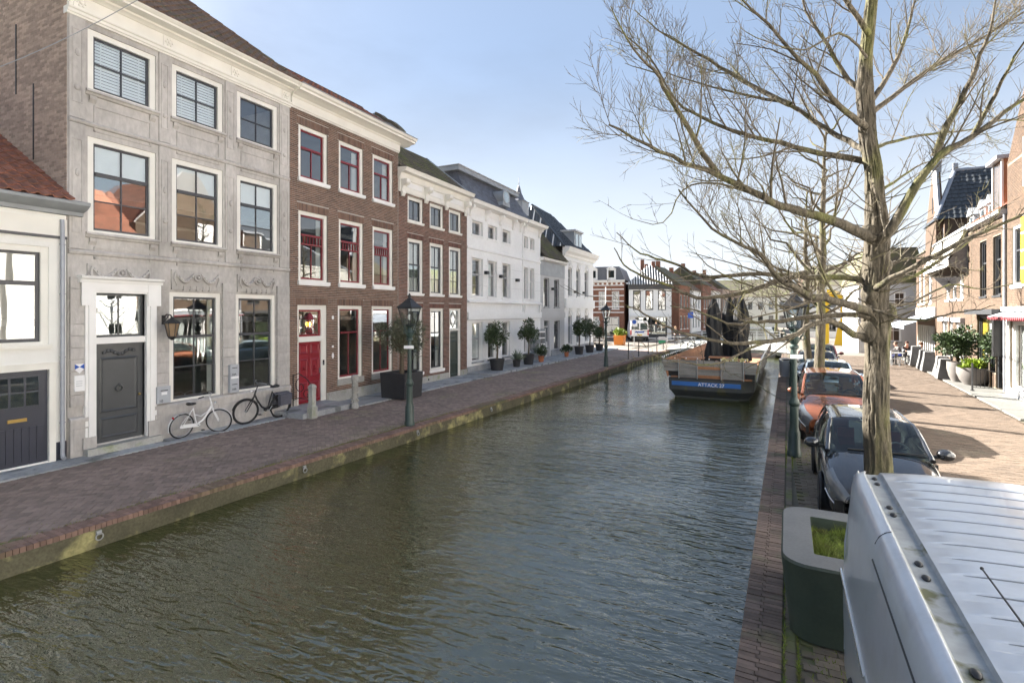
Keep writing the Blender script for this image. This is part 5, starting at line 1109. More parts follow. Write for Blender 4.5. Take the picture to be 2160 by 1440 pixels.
for s in (-1,1):   # drip channel with sealant, fixing plugs and the raised rail
    grid(MB(), np.array([[(s*x, y, vz(y)+dz) for x, dz in ((.672,-.040),(.685,-.062),(.74,-.066),(.785,-.064),(.800,-.048))] for y in ys])).build('drip_channel', K['vanseal'] if 'vanseal' in K else K.setdefault('vanseal', mat('dirty grey sealant', (.30,.31,.31), .7, .25, 8, col2=(.10,.10,.05), c2=(4,.58,.66))), van, smooth=40)
    for y in (1.9,2.08,2.88,3.05,3.82,3.97,4.53,4.68): MB().ball((s*.738,y,vz(y)-.060),.020,.034,.012,10,6).build('fixing_plug', K['black'], van, smooth=60)
    for y in (1.45,3.42): MB().tube([(s*x*1.0,y,vz(y)+dz+.0015) for x, dz in prof[1:5]], .004, 4).build('panel_seam', K['black'], van)
    SP = lambda y, k: Vector((s*(prof[k][0]+.0015), y, (vz(y) if k < 8 else 2.0)+prof[k][1]))
    MB().tube([SP(3.40,5)]+[SP(y,5) for y in np.linspace(3.3,1.6,9)]+[SP(1.48,5),SP(1.45,6),SP(1.42,7),SP(1.40,9)], .006, 5).build('panel_seam', K['black'], van)
    MB().tube([(s*.958,3.3,1.10),(s*.958,4.85,1.08)], .012, 6).build('sliding_door_rail', K['chrome'], van)
    MB().add([(s*.905,.75,1.70),(s*.908,1.38,1.73),(s*.945,1.36,1.22),(s*.945,.55,1.16)], [(0,1,2,3)]).build('door_window', K['carglass'], van)
    for y in (.95,3.95): wheel_at(van, s*.86, y, .33, s)
MB().tube([(-.50,1.28,1.95),(-.50,1.30,2.0)], .025, 8).build('antenna_base', K['black'], van); MB().tube([(-.50,1.30,1.99),(-.56,2.72,2.10)], [.006,.004], 6).ball((-.56,2.72,2.10),.008).build('antenna', K['black'], van)
g = MB(); g.add([(-.93,4.9,1.30),(.93,4.9,1.30),(.93,4.93,.35),(-.93,4.93,.35),(-.86,4.88,1.90),(.86,4.88,1.90)], [(0,1,2,3),(0,4,5,1)]); g.build('rear_door', K['pvan'], van)
MB().add([(-.75,4.91,1.30),(.75,4.91,1.30),(.70,4.895,1.75),(-.70,4.895,1.75)], [(0,1,2,3)]).build('rear_window', K['carglass'], van)
grid(MB(), np.array([[(x, y, z-.03*(x/.8)**2) for x in np.linspace(-.8,.8,9)] for y, z in ((.62,1.90),(.50,1.84),(.30,1.70),(-.05,1.42),(-.35,1.12))])).build('windscreen', K['carglass'], van, smooth=60)
g = MB(); grid(g, np.array([[(x, y, z-.05*(abs(x)/.9)**3) for x in np.linspace(-.93,.93,11)] for y, z in ((-.30,1.12),(-.50,1.05),(-.62,.9),(-.66,.5),(-.6,.25))])); g.box(-.93,.93,-.3,4.88,.25,.40); g.build('bonnet', K['pvan'], van, smooth=50)
for x, y in ((.1,4.45),(.42,3.9),(-.12,3.6),(.55,3.3),(.2,3.0)): MB().add([(x,y,vz(y)+.012),(x+.035,y+.012,vz(y)+.016),(x+.05,y+.045,vz(y)+.012),(x+.01,y+.03,vz(y)+.018)], [(0,1,2,3)]).build('dead_leaf', mat('dry leaf', (.28,.20,.10), .9, .2, 20), van)
# big steel planter between van and car
t_ = thing('steel_planter', 'tall dark green steel planter with rounded corners and grass beside the van', 'planter', (.98,6.72,0), QA)
def rrect(hx, hy, r, n=6):
    P = []
    for cx, cy, a0 in ((hx-r,hy-r,0),(-hx+r,hy-r,PI/2),(-hx+r,-hy+r,PI),(hx-r,-hy+r,1.5*PI)):
        for i in range(n+1): a = a0+PI/2*i/n; P.append((cx+r*math.cos(a), cy+r*math.sin(a)))
    return P
o1, o0, i1 = rrect(.80,.88,.26), rrect(.72,.80,.24), rrect(.50,.56,.03); n = len(o1); g = MB()
vs = [(x,y,.02) for x, y in o0]+[(x,y,.79) for x, y in o1]+[(x,y,.815) for x, y in rrect(.785,.865,.25)]+[(x,y,.815) for x, y in i1]+[(x,y,.66) for x, y in i1]
g.add(vs, [(k*n+i, k*n+(i+1) % n, (k+1)*n+(i+1) % n, (k+1)*n+i) for k in range(4) for i in range(n)], 0); g.m = [1 if 2*n <= f[0] < 3*n and f[3] >= 3*n else 0 for f in g.f]
K['pgreen'] = mat('dark green steel', (.045,.062,.045), .55, .15, 3, fine=.08, col2=(.05,.055,.035), c2=(1.5,.5,.7)); K['prim'] = mat('dusty grey rim', (.14,.14,.137), .6, .12, 3, fine=.08)
g.build('tub', [K['pgreen'], K['prim']], t_, smooth=30); MB().box(-.49,.49,-.55,.55,.60,.67).build('soil', K['soil'], t_)
g = MB()
for i in range(9000):
    x, y = random.uniform(-.49,.49), random.uniform(-.55,.55); a = random.uniform(0,2*PI); l = random.uniform(.02,.10)*(1.5 if math.sin(x*9+y*5) > .3 else .7); tx, ty = random.gauss(0,.05), random.gauss(0,.05)
    g.add([(x-.004*math.cos(a),y-.004*math.sin(a),.665),(x+.004*math.cos(a),y+.004*math.sin(a),.665),(x+tx,y+ty,.665+l)], [(0,1,2)])
K['grass'] = mat('moss and grass', (.19,.24,.035), .8, .25, 5, rnd=.4, col2=(.17,.16,.05), c2=(4,.5,.65)); stuff(g.build('grass', K['grass'], t_, fix=False))
# weeds in the joints of the right pavement
g = MB()
for i in range(3600):
    y = random.choice((random.uniform(4.2,8.2),random.gauss(13.6,.5),random.gauss(5.2,.5))); x = qR(y)+random.choice((.40,.52,.52,random.uniform(.6,1.3))); l = random.uniform(.01,.045); a = random.uniform(0,6.28)
    g.add([(x-.005*math.cos(a),y-.005*math.sin(a),0),(x+.005*math.cos(a),y+.005*math.sin(a),0),(x+random.gauss(0,.02),y+random.gauss(0,.02),l)], [(0,1,2)])
o = stuff(g.build('moss_weeds', K['grass'], fix=False)); tag(o, 'green moss and weeds in the paving joints of the right quay', 'weeds')
g = MB()
for i in range(5200):
    y = random.choice((random.uniform(1,30),random.gauss(12.5,1.6),random.gauss(9,2.0))); x = qL(y)-random.choice((.37,.37,.40,.37+abs(random.gauss(0,.22)))); l = random.uniform(.006,.03); a = random.uniform(0,6.28)
    g.add([(x-.006*math.cos(a),y-.006*math.sin(a),0),(x+.006*math.cos(a),y+.006*math.sin(a),0),(x+random.gauss(0,.015),y+random.gauss(0,.015),l)], [(0,1,2)])
o = stuff(g.build('moss_fringe', mat('dry moss', (.17,.17,.05), .95, .25, 4, rnd=.4), fix=False)); tag(o, 'yellow green moss fringe along the coping of the left quay', 'moss')
# ---------------------------------------------------------------- terrace barge moored on the right
bg_ = thing('barge', 'wide black barge with planked terrace sides and a blue stern stripe', 'barge', (-2.05, 23.25, WZ), QA)
LB = 15.5
pl = lambda e: [(-1.68+e,0+e),(1.22-e*.5,0+e),(1.68-e,.5),(1.68-e,LB),(-1.68+e,LB)]
g = MB(); lev = [(pl(.22),-.5),(pl(.22),.05),(pl(.02),.34),(pl(0),.84)]
vs = [(x,y,z) for P, z in lev for x, y in P]; n = 5
g.add(vs, [(k*n+i, k*n+(i+1) % n, (k+1)*n+(i+1) % n, (k+1)*n+i) for k in range(3) for i in range(n)]+[tuple(15+i for i in range(5))]); g.build('hull', K['hull'], bg_)
MB().box(-1.66,1.20,-.015,.05,.80,.86).build('rubbing_strake', K['anth'], bg_)
MB().box(-1.55,1.19,-.012,.02,.52,.70).build('blue_stripe', K['hullblue'], bg_)
text(bg_, 'ATTACK 27', .20, (.05,-.015,.535), (PI/2,0,0), K['signw'], 'name_lettering')
MB().box(-1.6,1.6,.1,LB-.1,.84,.90).build('deck', K['woodred'], bg_)
# stern planks
for i in range(6):
    z0 = .88+i*.125; z1 = z0+.118; f0, f1 = i/6, (i+1)/6; xl = -1.80-.16*f0; xr = 1.70+.14*f0; y0 = -.03-.08*f0; y1 = -.03-.08*f1
    segs = [(xl,-1.27),(-1.21,-.52),(-.46,.42),(.48,1.27),(1.33,xr)] if i > 1 else [(-1.21,-.52),(-.46,.42),(.48,1.27)]
    for a, b_ in segs: MB().add([(a,y0,z0),(b_,y0,z0),(b_,y1,z1),(a,y1,z1),(a,y0+.03,z0),(b_,y0+.03,z0),(b_,y1+.03,z1),(a,y1+.03,z1)], [(0,1,2,3),(4,7,6,5),(0,4,5,1),(3,2,6,7),(0,3,7,4),(1,5,6,2)]).build('plank', K['woodred'] if (i in (0,3) and a == -.46) else K['wood'], bg_)
for x in (-1.24,-.49,.45,1.30): MB().tube([(x,-.06,.84),(x,-.15,1.66)], .022, 7).build('post', K['steel'], bg_)
for a, b_ in ((-1.8,-1.27),(1.33,1.7)): MB().box(a,b_,.25,.27,.88,1.13).build('dark_hatch', K['black'], bg_)
for s, m1 in ((-1,K['woodred']),(1,K['wood'])):
    for k in range(5):
        for i in range(6):
            a, b_ = k*LB/5+.03, (k+1)*LB/5-.03; z0 = .88+i*.125; z1 = z0+.118; f0, f1 = i/6, (i+1)/6; x0, x1 = s*(1.74+.14*f0), s*(1.74+.14*f1); yy = -.05-.06*f0 if k == 0 else 0
            MB().add([(x0,a+yy,z0),(x0,b_,z0),(x1,b_,z1),(x1,a+yy,z1),(x0-s*.03,a+yy,z0),(x0-s*.03,b_,z0),(x1-s*.03,b_,z1),(x1-s*.03,a+yy,z1)], [(0,1,2,3),(4,7,6,5),(0,4,5,1),(3,2,6,7),(0,3,7,4),(1,5,6,2)]).build('plank', m1 if s < 0 else K['woodgreen'] if 'woodgreen' in K else K.setdefault('woodgreen', mat('mossy plank', (.19,.185,.12), .9, .25, 3, rnd=.25, fine=.15)), bg_)
    for k in range(6):
        y = min(k*LB/5, LB-.05); MB().tube([(s*1.78,y,.86),(s*1.93,y,1.68)], .025, 6).build('post', K['steel'], bg_)
    for k in range(10): MB().box(s*1.9-.03,s*1.9+.03,k*1.5+.2,k*1.5+.8,1.25,1.5).build('side_batten', K['wood'], bg_) if s > 0 else None
    MB().tube([(s*1.92,y,1.70+.03*math.sin(y*4)) for y in np.linspace(-.2,LB,60)], .006, 4).build('light_cable', K['black'], bg_)
    for k in range(36): MB().ball((s*1.92,-.15+k*.43,1.73),.035,n=8,m=5).build('light_bulb', K['signw'], bg_, smooth=60)
for k in range(9): MB().ball((-1.85+k*.46,-.14,1.70),.028,n=8,m=5).build('light_bulb', K['signw'], bg_, smooth=60)
K['parasol'] = mat('black parasol cloth', (.016,.017,.019), .7, .15, 4); bm_ = at(1540,690,27)
Mi = (Matrix.Translation((-2.05,23.25,WZ)) @ Matrix.Rotation(QA,4,'Z'))
for n, (x, y) in enumerate(((-.25,3.4),(.38,4.2),(.95,3.6),(.45,6.4))):
    p = Mi @ Vector((x,y,.9)); t_ = thing('folded_parasol', 'folded black parasol on the barge terrace, '+('leftmost','second from left','rightmost','farthest')[n]+' of four', 'parasol', p, 0, 'folded parasols on the barge')
    MB().tube([(0,0,0),(0,0,3.35)], .035, 8).build('pole', K['anth'], t_); MB().lathe([(.28,0),(.28,.06),(.06,.08)],12).build('foot', K['anth'], t_)
    g = MB(); nn_ = 28; prof_ = [(.04,3.5),(.14,3.2),(.27,2.7),(.33,2.0),(.25,1.45),(.36,.9),(.38,.45)]
    for r_, z in prof_:
        for j in range(nn_): a = 2*PI*j/nn_; q = r_*(1+.28*math.sin(a*7+z)*(1 if j % 2 else .6)); g.v.append((q*math.cos(a), q*math.sin(a), z+.04*math.sin(j*1.7)*(z < 1)))
    g.f = [(i*nn_+j, i*nn_+(j+1) % nn_, (i+1)*nn_+(j+1) % nn_, (i+1)*nn_+j) for i in range(len(prof_)-1) for j in range(nn_)]; g.m = [0]*len(g.f); g.build('cloth', K['parasol'], t_, smooth=60)
    MB().ring((0,0,1.5),.30,.02,'z',20,5).build('strap', K['anth'], t_)
for n, (x, y) in enumerate(((.9,1.2),(-.9,1.4),(.2,2.2))):
    p = Mi @ Vector((x,y,.9)); t_ = thing('terrace_table', ('table on the barge terrace with yellow flowers','small table at the left side of the barge terrace','middle table on the barge terrace')[n], 'table', p, 0, 'tables on the barge terrace')
    MB().box(-.5,.5,-.35,.35,.68,.73).build('table_top', K['woodred'], t_); [MB().box(a*.42-.03,a*.42+.03,b_*.28-.03,b_*.28+.03,0,.68).build('leg', K['anth'], t_) for a in (-1,1) for b_ in (-1,1)]
for n, (x, y, z) in enumerate(((.55,.15,1.42),(.95,.15,1.45),(1.25,.2,1.42))):
    p = Mi @ Vector((x,y,z)); t_ = thing('flower_box', 'pot of pale yellow flowers on the stern rail of the barge, '+('left','middle','right')[n]+' one', 'flowers', p, 0, 'flower pots on the barge'); MB().box(-.13,.13,-.08,.08,.02,.17).build('box', K['anth'], t_); MB().box(-.02,.02,-.02,.02,-.52,.02).build('stand', K['anth'], t_)
    g = MB(); leaves(g,(0,0,.24),.16,.1,.1,120,.06,6); stuff(g.build('flowers', mat('pale yellow petals %d' % n, (.75,.72,.35), .6, .1, 8), t_, fix=False))
t_ = thing('mooring_rope', 'thin mooring rope from the barge stern to the right quay', 'rope', (0,0,0)); a = Mi @ Vector((1.6,.3,.9)); MB().tube([a, a.lerp(Vector((.55,22.0,.05)),.5)-Vector((0,0,.08)), (.55,22.0,.05)], .014, 5).build('rope', K['olive'], t_)
t_ = thing('litter_bin', 'grey litter bin on the right quay beside the barge', 'bin', (.95,30.2,0)); MB().lathe([(.24,0),(.26,.75),(.27,.8),(.22,.86)],14).build('body', K['boxgrey'], t_, smooth=40); MB().lathe([(.28,.84),(.27,.9),(.1,.96)],14).build('lid', K['anth'], t_, smooth=40)
# ---------------------------------------------------------------- right bank houses (local x runs towards the camera)
RPH = -PI/2-math.atan(.0715)
def right_house(name, label, yfar): return thing(name, label, 'house', (6.75+.0715*yfar, yfar, 0), RPH)
K['shutter'] = mat('amber yellow panel', (.70,.42,.02), .5, .06, 3); K['darkframe'] = mat('anthracite frame', (.05,.052,.056), .4, .08, 3); K['awncloth'] = mat('blue grey awning cloth', (.34,.39,.46), .8, .06, 2)
K['awnred'] = mat('red white fringe', (.30,.06,.07), .8, .1, 20); K['curty'] = mat('mustard curtain', (.55,.38,.03), .8, .12, 6)
# near gabled house
h = right_house('gabled_brick_house', 'sandy brick gabled house with white shopfront at the right edge', 27.2); w = 7.4
ops = [(.56,1.75,4.35,6.6),(1.75,3.0,7.9,9.7),(2.4,5.4,4.35,6.6),(.35,2.6,.35,2.95),(3.0,5.2,.35,2.95)]
wall = shell(h, w, 9.15, 8, ops[:1]+ops[2:], K['mortarR'], th=.3)
brickwork(h, wall, [(.01,w-.01,3.5,9.1)], K['brickR'], 200, excl=ops[:1]+ops[2:])
g = MB(); gz = [(0,9.15),(w,9.15),(w/2+.4,13.2),(w/2-.4,13.2)]; gb = g.prism(gz, 0,.3,'y').build('gable', K['mortarR'], h)
B = MB(); 
for j in range(64):
    z = 9.15+j*.0625; ins = (z-9.15)/4.05*(w/2-.4); x = ins+.01-(j % 2)*.107
    while x < w-ins:
        s_, e_ = max(x,ins+.01), min(x+.204,w-ins-.01)
        if e_-s_ > .03: B.box(s_,e_,-.008-random.uniform(0,.003),.02,z,z+.0515)
        x += .215
stuff(B.build('brickwork', K['brickR'], gb, fix=False))
for s_ in (0,1):
    P = [(0,9.1),(w/2-.4,13.2)]; P = P if s_ == 0 else [(w,9.1),(w/2+.4,13.2)]; MB().tube([(P[0][0],.1,P[0][1]),(P[1][0],.1,P[1][1])], .10, 4).build('gable_coping', K['stone'], gb)
window(h,*ops[0],.12,'white','sashdark',(.5,),((.6,.06),),.04,(.06,.12,'white')); window(h,*ops[2],.12,'white','sashdark',(.33,.66),((.6,.06),),.04,(.06,.12,'white'))
MB().box(1.85,3.0,-.03,-.002,7.9,9.7).build('attic_window', K['white'], h)
pn = MB().box(1.72,2.42,-.05,-.012,4.25,6.9).build('sign_grid', K['white'], h)
for i in range(2):
    for j in range(4): MB().box(1.75+i*.33,2.06+i*.33,-.06,-.049,4.32+j*.64,4.88+j*.64).build('amber_panel', K['shutter'], pn)
MB().box(.0,w,-.20,-.002,3.34,3.5).build('ledge', K['white'], h); MB().box(.0,w,-.14,-.003,3.05,3.34).build('fascia', K['darkframe'], h)
for i in range(36): MB().prism([(.02+i*.2,3.12),(.2+i*.2,3.12),(.11+i*.2,2.98)], -.62,-.60,'y').build('awning_fringe', K['awnred'], h)
MB().add([(0,-.15,3.3),(w,-.15,3.3),(w,-.62,3.12),(0,-.62,3.12)], [(0,1,2,3)]).build('awning', K['lead'], h)
for o_ in ops[3:]: window(h,*o_,.10,'white','white',(.5,),(),.06,None,.06,curtain=((.1,.3),(.6,.8)))
MB().box(0,w,-.06,-.001,0,.35).build('plinth', K['white'], h); MB().box(.02,.34,-.05,-.001,.35,3.05).build('shop_pier', K['white'], h); MB().box(2.62,2.98,-.05,-.001,.35,3.05).build('shop_pier', K['white'], h)
MB().add([(0,.3,9.1),(0,8,9.1),(w/2,8,13),(w/2,.3,13)], [(0,1,2,3)]).add([(w,.3,9.1),(w,8,9.1),(w/2,8,13),(w/2,.3,13)], [(0,1,2,3)]).build('roof', K['tileR'], h)
dp = thing('downpipe', 'grey zinc downpipe between the sandy brick houses on the right', 'downpipe', (6.75+.0715*27.3-.06,27.32,0)); MB().tube([(0,0,.1),(0,0,7.3)], .05, 8).build('pipe', K['zinc'], dp, smooth=50); MB().ring((0,0,3.6),.055,.012,'z',12,5).build('bracket', K['zinc'], dp)
# shop with two tall windows
h = right_house('tall_window_house', 'sandy brick shop house with two tall dark windows and orange dormer roof', 32.5); w = 5.28
ops = [(1.4,2.46,4.0,6.5),(3.43,4.53,4.0,6.5),(.95,3.75,.7,3.12),(3.8,4.75,.1,3.12)]
wall = shell(h, w, 7.25, 8, ops, K['mortarR'], th=.3); brickwork(h, wall, [(.01,w-.01,.12,7.2)], K['brickR'], 240, excl=ops)
for o_ in ops[:2]: window(h,*o_,.06,'darkframe','darkframe',(),((.62,.07),),.08,(.05,.06,'darkframe'),.05)
window(h,*ops[2],.07,'darkframe','darkframe',(.62,),(),.08,None,.05); 
for i in range(3): MB().tube([(1.08+i*.22,.28,.8),(1.08+i*.22,.28,3.0)], .10, 8).build('curtain', K['curty'], h, smooth=60)
for i in range(2): MB().tube([(2.0+i*.2,.3,.8),(2.0+i*.2,.3,3.0)], .09, 8).build('curtain', K['curtain'], h, smooth=60)
dr = MB().box(3.8,3.9,.06,.2,.1,3.12).box(4.65,4.75,.06,.2,.1,3.12).build('door', K['darkframe'], h); MB().box(3.9,4.65,.12,.13,.1,3.1).build('pane', K['carglass'], dr)
MB().box(.8,w-.1,-.45,-.002,3.2,3.42).build('awning_box', K['darkframe'], h); MB().box(4.75,5.0,-.35,-.02,1.5,3.15).build('folded_awning', K['black'], h)
MB().prism([(-.002,7.2),(-.25,7.28),(-.25,7.42),(.1,7.42)],0,w,'x').build('gutter', K['zinc'], h)
rf = MB().add([(0,-.15,7.4),(w,-.15,7.4),(w,3.4,10.2),(0,3.4,10.2),(0,8,7.4),(w,8,7.4)], [(0,1,2,3),(3,2,5,4)]).build('roof', K['tileK'], h)
ll = math.hypot(3.55,2.8); tiles(rf,(0,-.18,7.43),(1,0,0),(0,3.55,2.8),w,1.6,K['tileR'],.25,.32,'pan',60); tiles(rf,(0,-.18+1.6*3.55/ll,7.43+1.6*2.8/ll),(1,0,0),(0,3.55,2.8),w,ll-1.6,K['tileK'],.25,.32,'pan',150)
MB().tube([(-.1,3.4,10.24),(w,3.4,10.24)],.11,8).build('ridge_tiles', K['tileK'], rf)
dm = MB().box(3.1,4.4,.1,3.0,7.4,9.6).build('dormer', K['woodred'], h); MB().box(2.95,4.55,-.15,3.1,9.6,9.75).build('dormer_cap', K['zinc'], dm); MB().box(3.2,4.3,.06,.1,7.6,9.5).build('pane', K['glass'], dm); MB().box(3.1,3.2,.03,.1,7.4,9.6).box(4.3,4.4,.03,.1,7.4,9.6).build('dormer_frame', K['white'], dm)
K['pentice'] = mat('grey pentice shingle', (.40,.39,.35), .8, .1, 2, rnd=.2, fine=.08)
def small_dormer(h, x, y, z):
    dm = MB().box(x,x+.8,y,y+1.6,z,z+.75).build('dormer', K['palegrey'], h); MB().prism([(x-.1,z+.75),(x+.9,z+.75),(x+.4,z+1.15)],y-.12,y+1.8,'y').build('dormer_roof', K['lead'], dm); MB().box(x+.15,x+.65,y-.02,y-.005,z+.12,z+.65).build('pane', K['carglass'], dm)
for x in (.3,1.6): small_dormer(h,x,.25,7.45)
# house with the pent roof
h = right_house('pent_roof_house', 'sandy brick house with grey shingled pent roof and black glazed roof tiles', 40.75); w = 8.2
ops = [(2.6+i*1.55,3.6+i*1.55,4.0,5.25) for i in range(3)]+[(1.6,3.0,.4,2.75),(3.5,4.4,.9,2.75),(5.0,6.9,.6,2.75)]
wall = shell(h, w, 7.25, 8, ops, K['mortarR'], th=.3); brickwork(h, wall, [(.01,w-.01,.12,7.2)], K['brickR'], 200, excl=ops)
for o_ in ops: simple_window(h,*o_,'white','white',((.62,.06),),(.5,),.05,.10,(.06,.08,'white'))
for o_ in ops[3:]: MB().box(o_[0]-.05,o_[1]+.05,-.2,-.002,2.78,3.0).build('shutter_box', K['greyrender'], h)
pr = MB().add([(.8,-.003,7.6),(w-.6,-.003,7.6),(w-.6,-.75,5.95),(.8,-.75,5.95)], [(0,1,2,3)]).build('pent_roof', K['lead'], h)
tiles(pr,(.8,-.78,5.95),(1,0,0),(0,.75,1.65),w-1.4,1.81,K['pentice'],.35,.24,'slate',150); MB().box(.8,w-.6,-.78,-.74,5.6,5.93).build('pent_fascia', K['greyrender'], h)
for x in (.85,w-.7): MB().prism([(-.003,5.2),(-.003,7.4),(-.72,5.9),(-.72,5.7)],x,x+.08,'x').build('pent_bracket', K['wood'], h)
rf = MB().add([(0,-.15,7.3),(w,-.15,7.3),(w,3.4,9.9),(3.2,3.4,9.9),(0,8,7.3),(w,8,7.3)], [(0,1,2,3),(3,2,5,4),(0,3,4)]).build('roof', K['tileK'], h)
tiles(rf,(0,-.18,7.33),(1,0,0),(0,3.55,2.6),w,4.4,K['tileK'],.25,.32,'pan',100,clip=lambda x,y: x > 3.2*y/4.4)
MB().tube([(3.2,3.4,9.95),(w+.1,3.4,9.95)],.11,8).tube([(0,-.15,7.35),(3.2,3.4,9.95)],.12,8).build('ridge_tiles', K['zinc'], rf)
for x in (6.6,): small_dormer(h,x,.25,7.4)
t_ = thing('hanging_sign', 'grey triangular hanging sign with a star pattern on the right row', 'sign', (6.75+.0715*33.2-.02,33.2,0), RPH)
g = MB(); tri = [(-1.35,5.05),(-.12,5.05),(-.735,4.32)]; MB().prism([(a,b_) for a, b_ in tri],-.02,.02,'x').build('board', K['lead'], t_)
MB().tube([(0,-1.4,5.1),(0,0,5.1)],.02,6).build('bracket', K['iron'], t_); MB().tube([(0,-.55,4.5),(0,0,4.5)],.015,6).build('bracket', K['iron'], t_)
MB().tube([(0.03,-.735,4.82),(-.03,-.735,4.82)],.05,10).build('boss', K['iron'], t_)
for k in range(10): a = k*PI/5; MB().tube([(.022,-.735,4.82),(.022,-.735+.3*math.cos(a)*(.8 if math.sin(a) < 0 else 1),4.82+.22*math.sin(a))],.006,4).build('ray', K['iron'], t_)
# gabled cafe house
h = right_house('cafe_house', 'narrow brick cafe house with pointed gable and blue grey awning', 48.0); w = 7.1
ops = [(1.0,1.9,3.9,6.3),(2.5,3.4,3.9,6.3),(4.6,5.8,3.9,6.3),(.6,6.6,.15,2.4)]
shell(h, w, 7.4, 8, ops, K['brickF'] if 0 else K['brickR'], th=.3)
for o_ in ops[:3]: simple_window(h,*o_,'white','white',((.62,.06),),(),.05,.10,(.06,.08,'white'))
fr = MB().box(.6,6.6,.05,.1,.15,.5)
for i in range(9): fr.box(.6+i*.74,.72+i*.74,.0,.1,.15,2.4)
sf = fr.build('shop_front', K['cream'], h)
for i in range(8): MB().box(.72+i*.74,1.34+i*.74,.06,.065,.5,2.4).build('pane', K['glass'], sf)
MB().add([(.3,-.02,3.05),(6.9,-.02,3.05),(6.9,-1.6,2.45),(.3,-1.6,2.45)], [(0,1,2,3)]).add([(.3,-1.6,2.45),(6.9,-1.6,2.45),(6.9,-1.6,2.2),(.3,-1.6,2.2)], [(0,1,2,3)]).build('awning', K['awncloth'], h)
MB().box(.2,w,-.06,-.002,3.1,3.6).build('fascia', K['white'], h)
MB().prism([(3.6,7.4),(w,7.4),(w,9.6),(6.3,12.2),(5.9,12.2),(3.6,8.6)],.0,.35,'y').build('gable', K['brickR'], h); MB().tube([(w,.1,9.6),(6.3,.1,12.25)],.16,4).tube([(5.9,.1,12.25),(3.6,.1,8.6)],.12,4).build('gable_coping', K['lead'], h); MB().box(5.85,6.35,-.05,.4,12.2,12.9).build('gable_top', K['lead'], h)
MB().box(5.95,6.2,-.02,-.002,9.6,10.6).build('slit_window', K['black'], h)
MB().add([(0,-.1,7.4),(3.7,-.1,7.4),(3.7,3,9.9),(.8,3,9.9),(0,8,7.4),(3.7,8,7.4)], [(0,1,2,3),(3,2,5,4),(0,3,4)]).build('roof', K['tileM'], h)
bk = MB().add([(7.6,-.1,9.0),(7.6,9,9.0),(5.5,9,12.3),(5.5,1.2,12.3),(3.4,-.1,9.0),(3.4,9,9.0)], [(0,1,2,3),(3,2,5,4),(0,3,4)]).build('tall_roof', K['tileK'], h)
tiles(bk,(7.64,-.1,9.0),(0,1,0),(-2.1,0,3.3),9,3.91,K['tileK'],.30,.34,'pan',300,clip=lambda x,y: x > 1.25*y/3.91)
MB().tube([(5.5,1.2,12.36),(5.5,9,12.36)],.12,8).tube([(7.62,-.1,9.04),(5.5,1.2,12.36)],.12,8).build('ridge_tiles', K['zinc'], bk); MB().box(5.4,5.65,1.1,1.35,12.3,12.8).build('roof_vent', K['zinc'], bk)
MB().box(7.2,7.5,.35,8,7.2,9.0).build('side_wall', K['brickR'], h)
# grey rendered house closing the street
h = thing('grey_end_house', 'pale grey rendered house closing the right street behind the cafe tables', 'house', (6.9,50.5,0), .06); w = 4.4
ops = [(1.9,2.9,.95,2.5),(.5,1.3,.95,2.5),(2.4,3.2,3.6,4.9)]; shell(h,w,5.6,6,ops,K['greyrender'],th=.28)
for o_ in ops: simple_window(h,*o_,'white','white',((.6,.05),),(.5,),.05,.08,(.06,.06,'lead'))
MB().prism([(0-.2,5.6),(w+.2,5.6),(w-.5,8.4),(.6,8.4)],-.1,6,'y').build('roof', K['tileM'], h)
# row of neighbours on the right outside the view (they show in the window panes opposite)
for n, (y, w, zt, mt, rm) in enumerate(((19.9,6.6,8.2,K['cream'],K['tileR']),(13.1,6.2,7.0,K['white'],K['tileR']),(6.7,6.4,8.6,K['palegrey'],K['tileBr']),(.1,7.0,7.6,K['cream'],K['tileR']),(-7.1,7.0,8.2,K['white'],K['tileM']))):
    h = right_house('neighbour_house', ('cream house with red roof','low white house with red roof','pale grey house with brown roof','cream house with wide red roof','white house with dark roof')[n]+' opposite the canal, reflected in window panes', y)
    ops = [(.8+i*(w-1.4)/3,.8+i*(w-1.4)/3+1.1,z,z+1.9) for i in range(3) for z in ((.8,4.0) if zt > 7.5 else (.8,))]
    shell(h,w-.05,zt,7,ops,mt,th=.28)
    for o_ in ops: simple_window(h,*o_,'white','white',((.62,.06),),(.5,),.05,.10,(.06,.08,'white'))
    MB().add([(0,-.25,zt),(w,-.25,zt),(w,3.2,zt+3.2),(0,3.2,zt+3.2),(0,7.2,zt),(w,7.2,zt)], [(0,1,2,3),(3,2,5,4),(1,5,2),(0,3,4)]).build('roof', rm, h)
# street furniture on the right stoep
for n, (x, y, hh) in enumerate(((7.95,32.1,.95),(8.1,33.2,1.0),(8.2,36.0,1.05),(8.3,37.3,1.05),(8.35,39.4,1.15))):
    t_ = thing('concrete_block', 'grey tapered concrete block on the right stoep, '+('nearest','second','third','fourth','farthest')[n]+' of five', 'bollard', (x,y,.06), RPH, 'tapered concrete blocks')
    MB().lathe([(.36,0),(.33,.25),(.24,hh*.7),(.22,hh),(.1,hh+.03)],4,sq=1).build('block', K['concrete'], t_)
for n, (x, y) in enumerate(((8.02,31.5),(7.72,27.6))):
    t_ = thing('railing_post', ('black post left of the round planters','black iron post with low fence before the shop door')[n], 'post', (x,y,.06)); MB().tube([(0,0,0),(0,0,1.15)],.035,7).build('post', K['iron'], t_); MB().lathe([(.07,0),(.07,.03),(.03,.05)],8).build('foot', K['iron'], t_)
t_ = thing('low_fence', 'low black iron fence before the shop door on the right', 'fence', (7.74,27.6,.06), -.2); MB().tube([(0,0,.95),(.95,.0,.78)],.016,6).tube([(0,0,.15),(.95,0,.15)],.014,6).build('rail', K['iron'], t_)
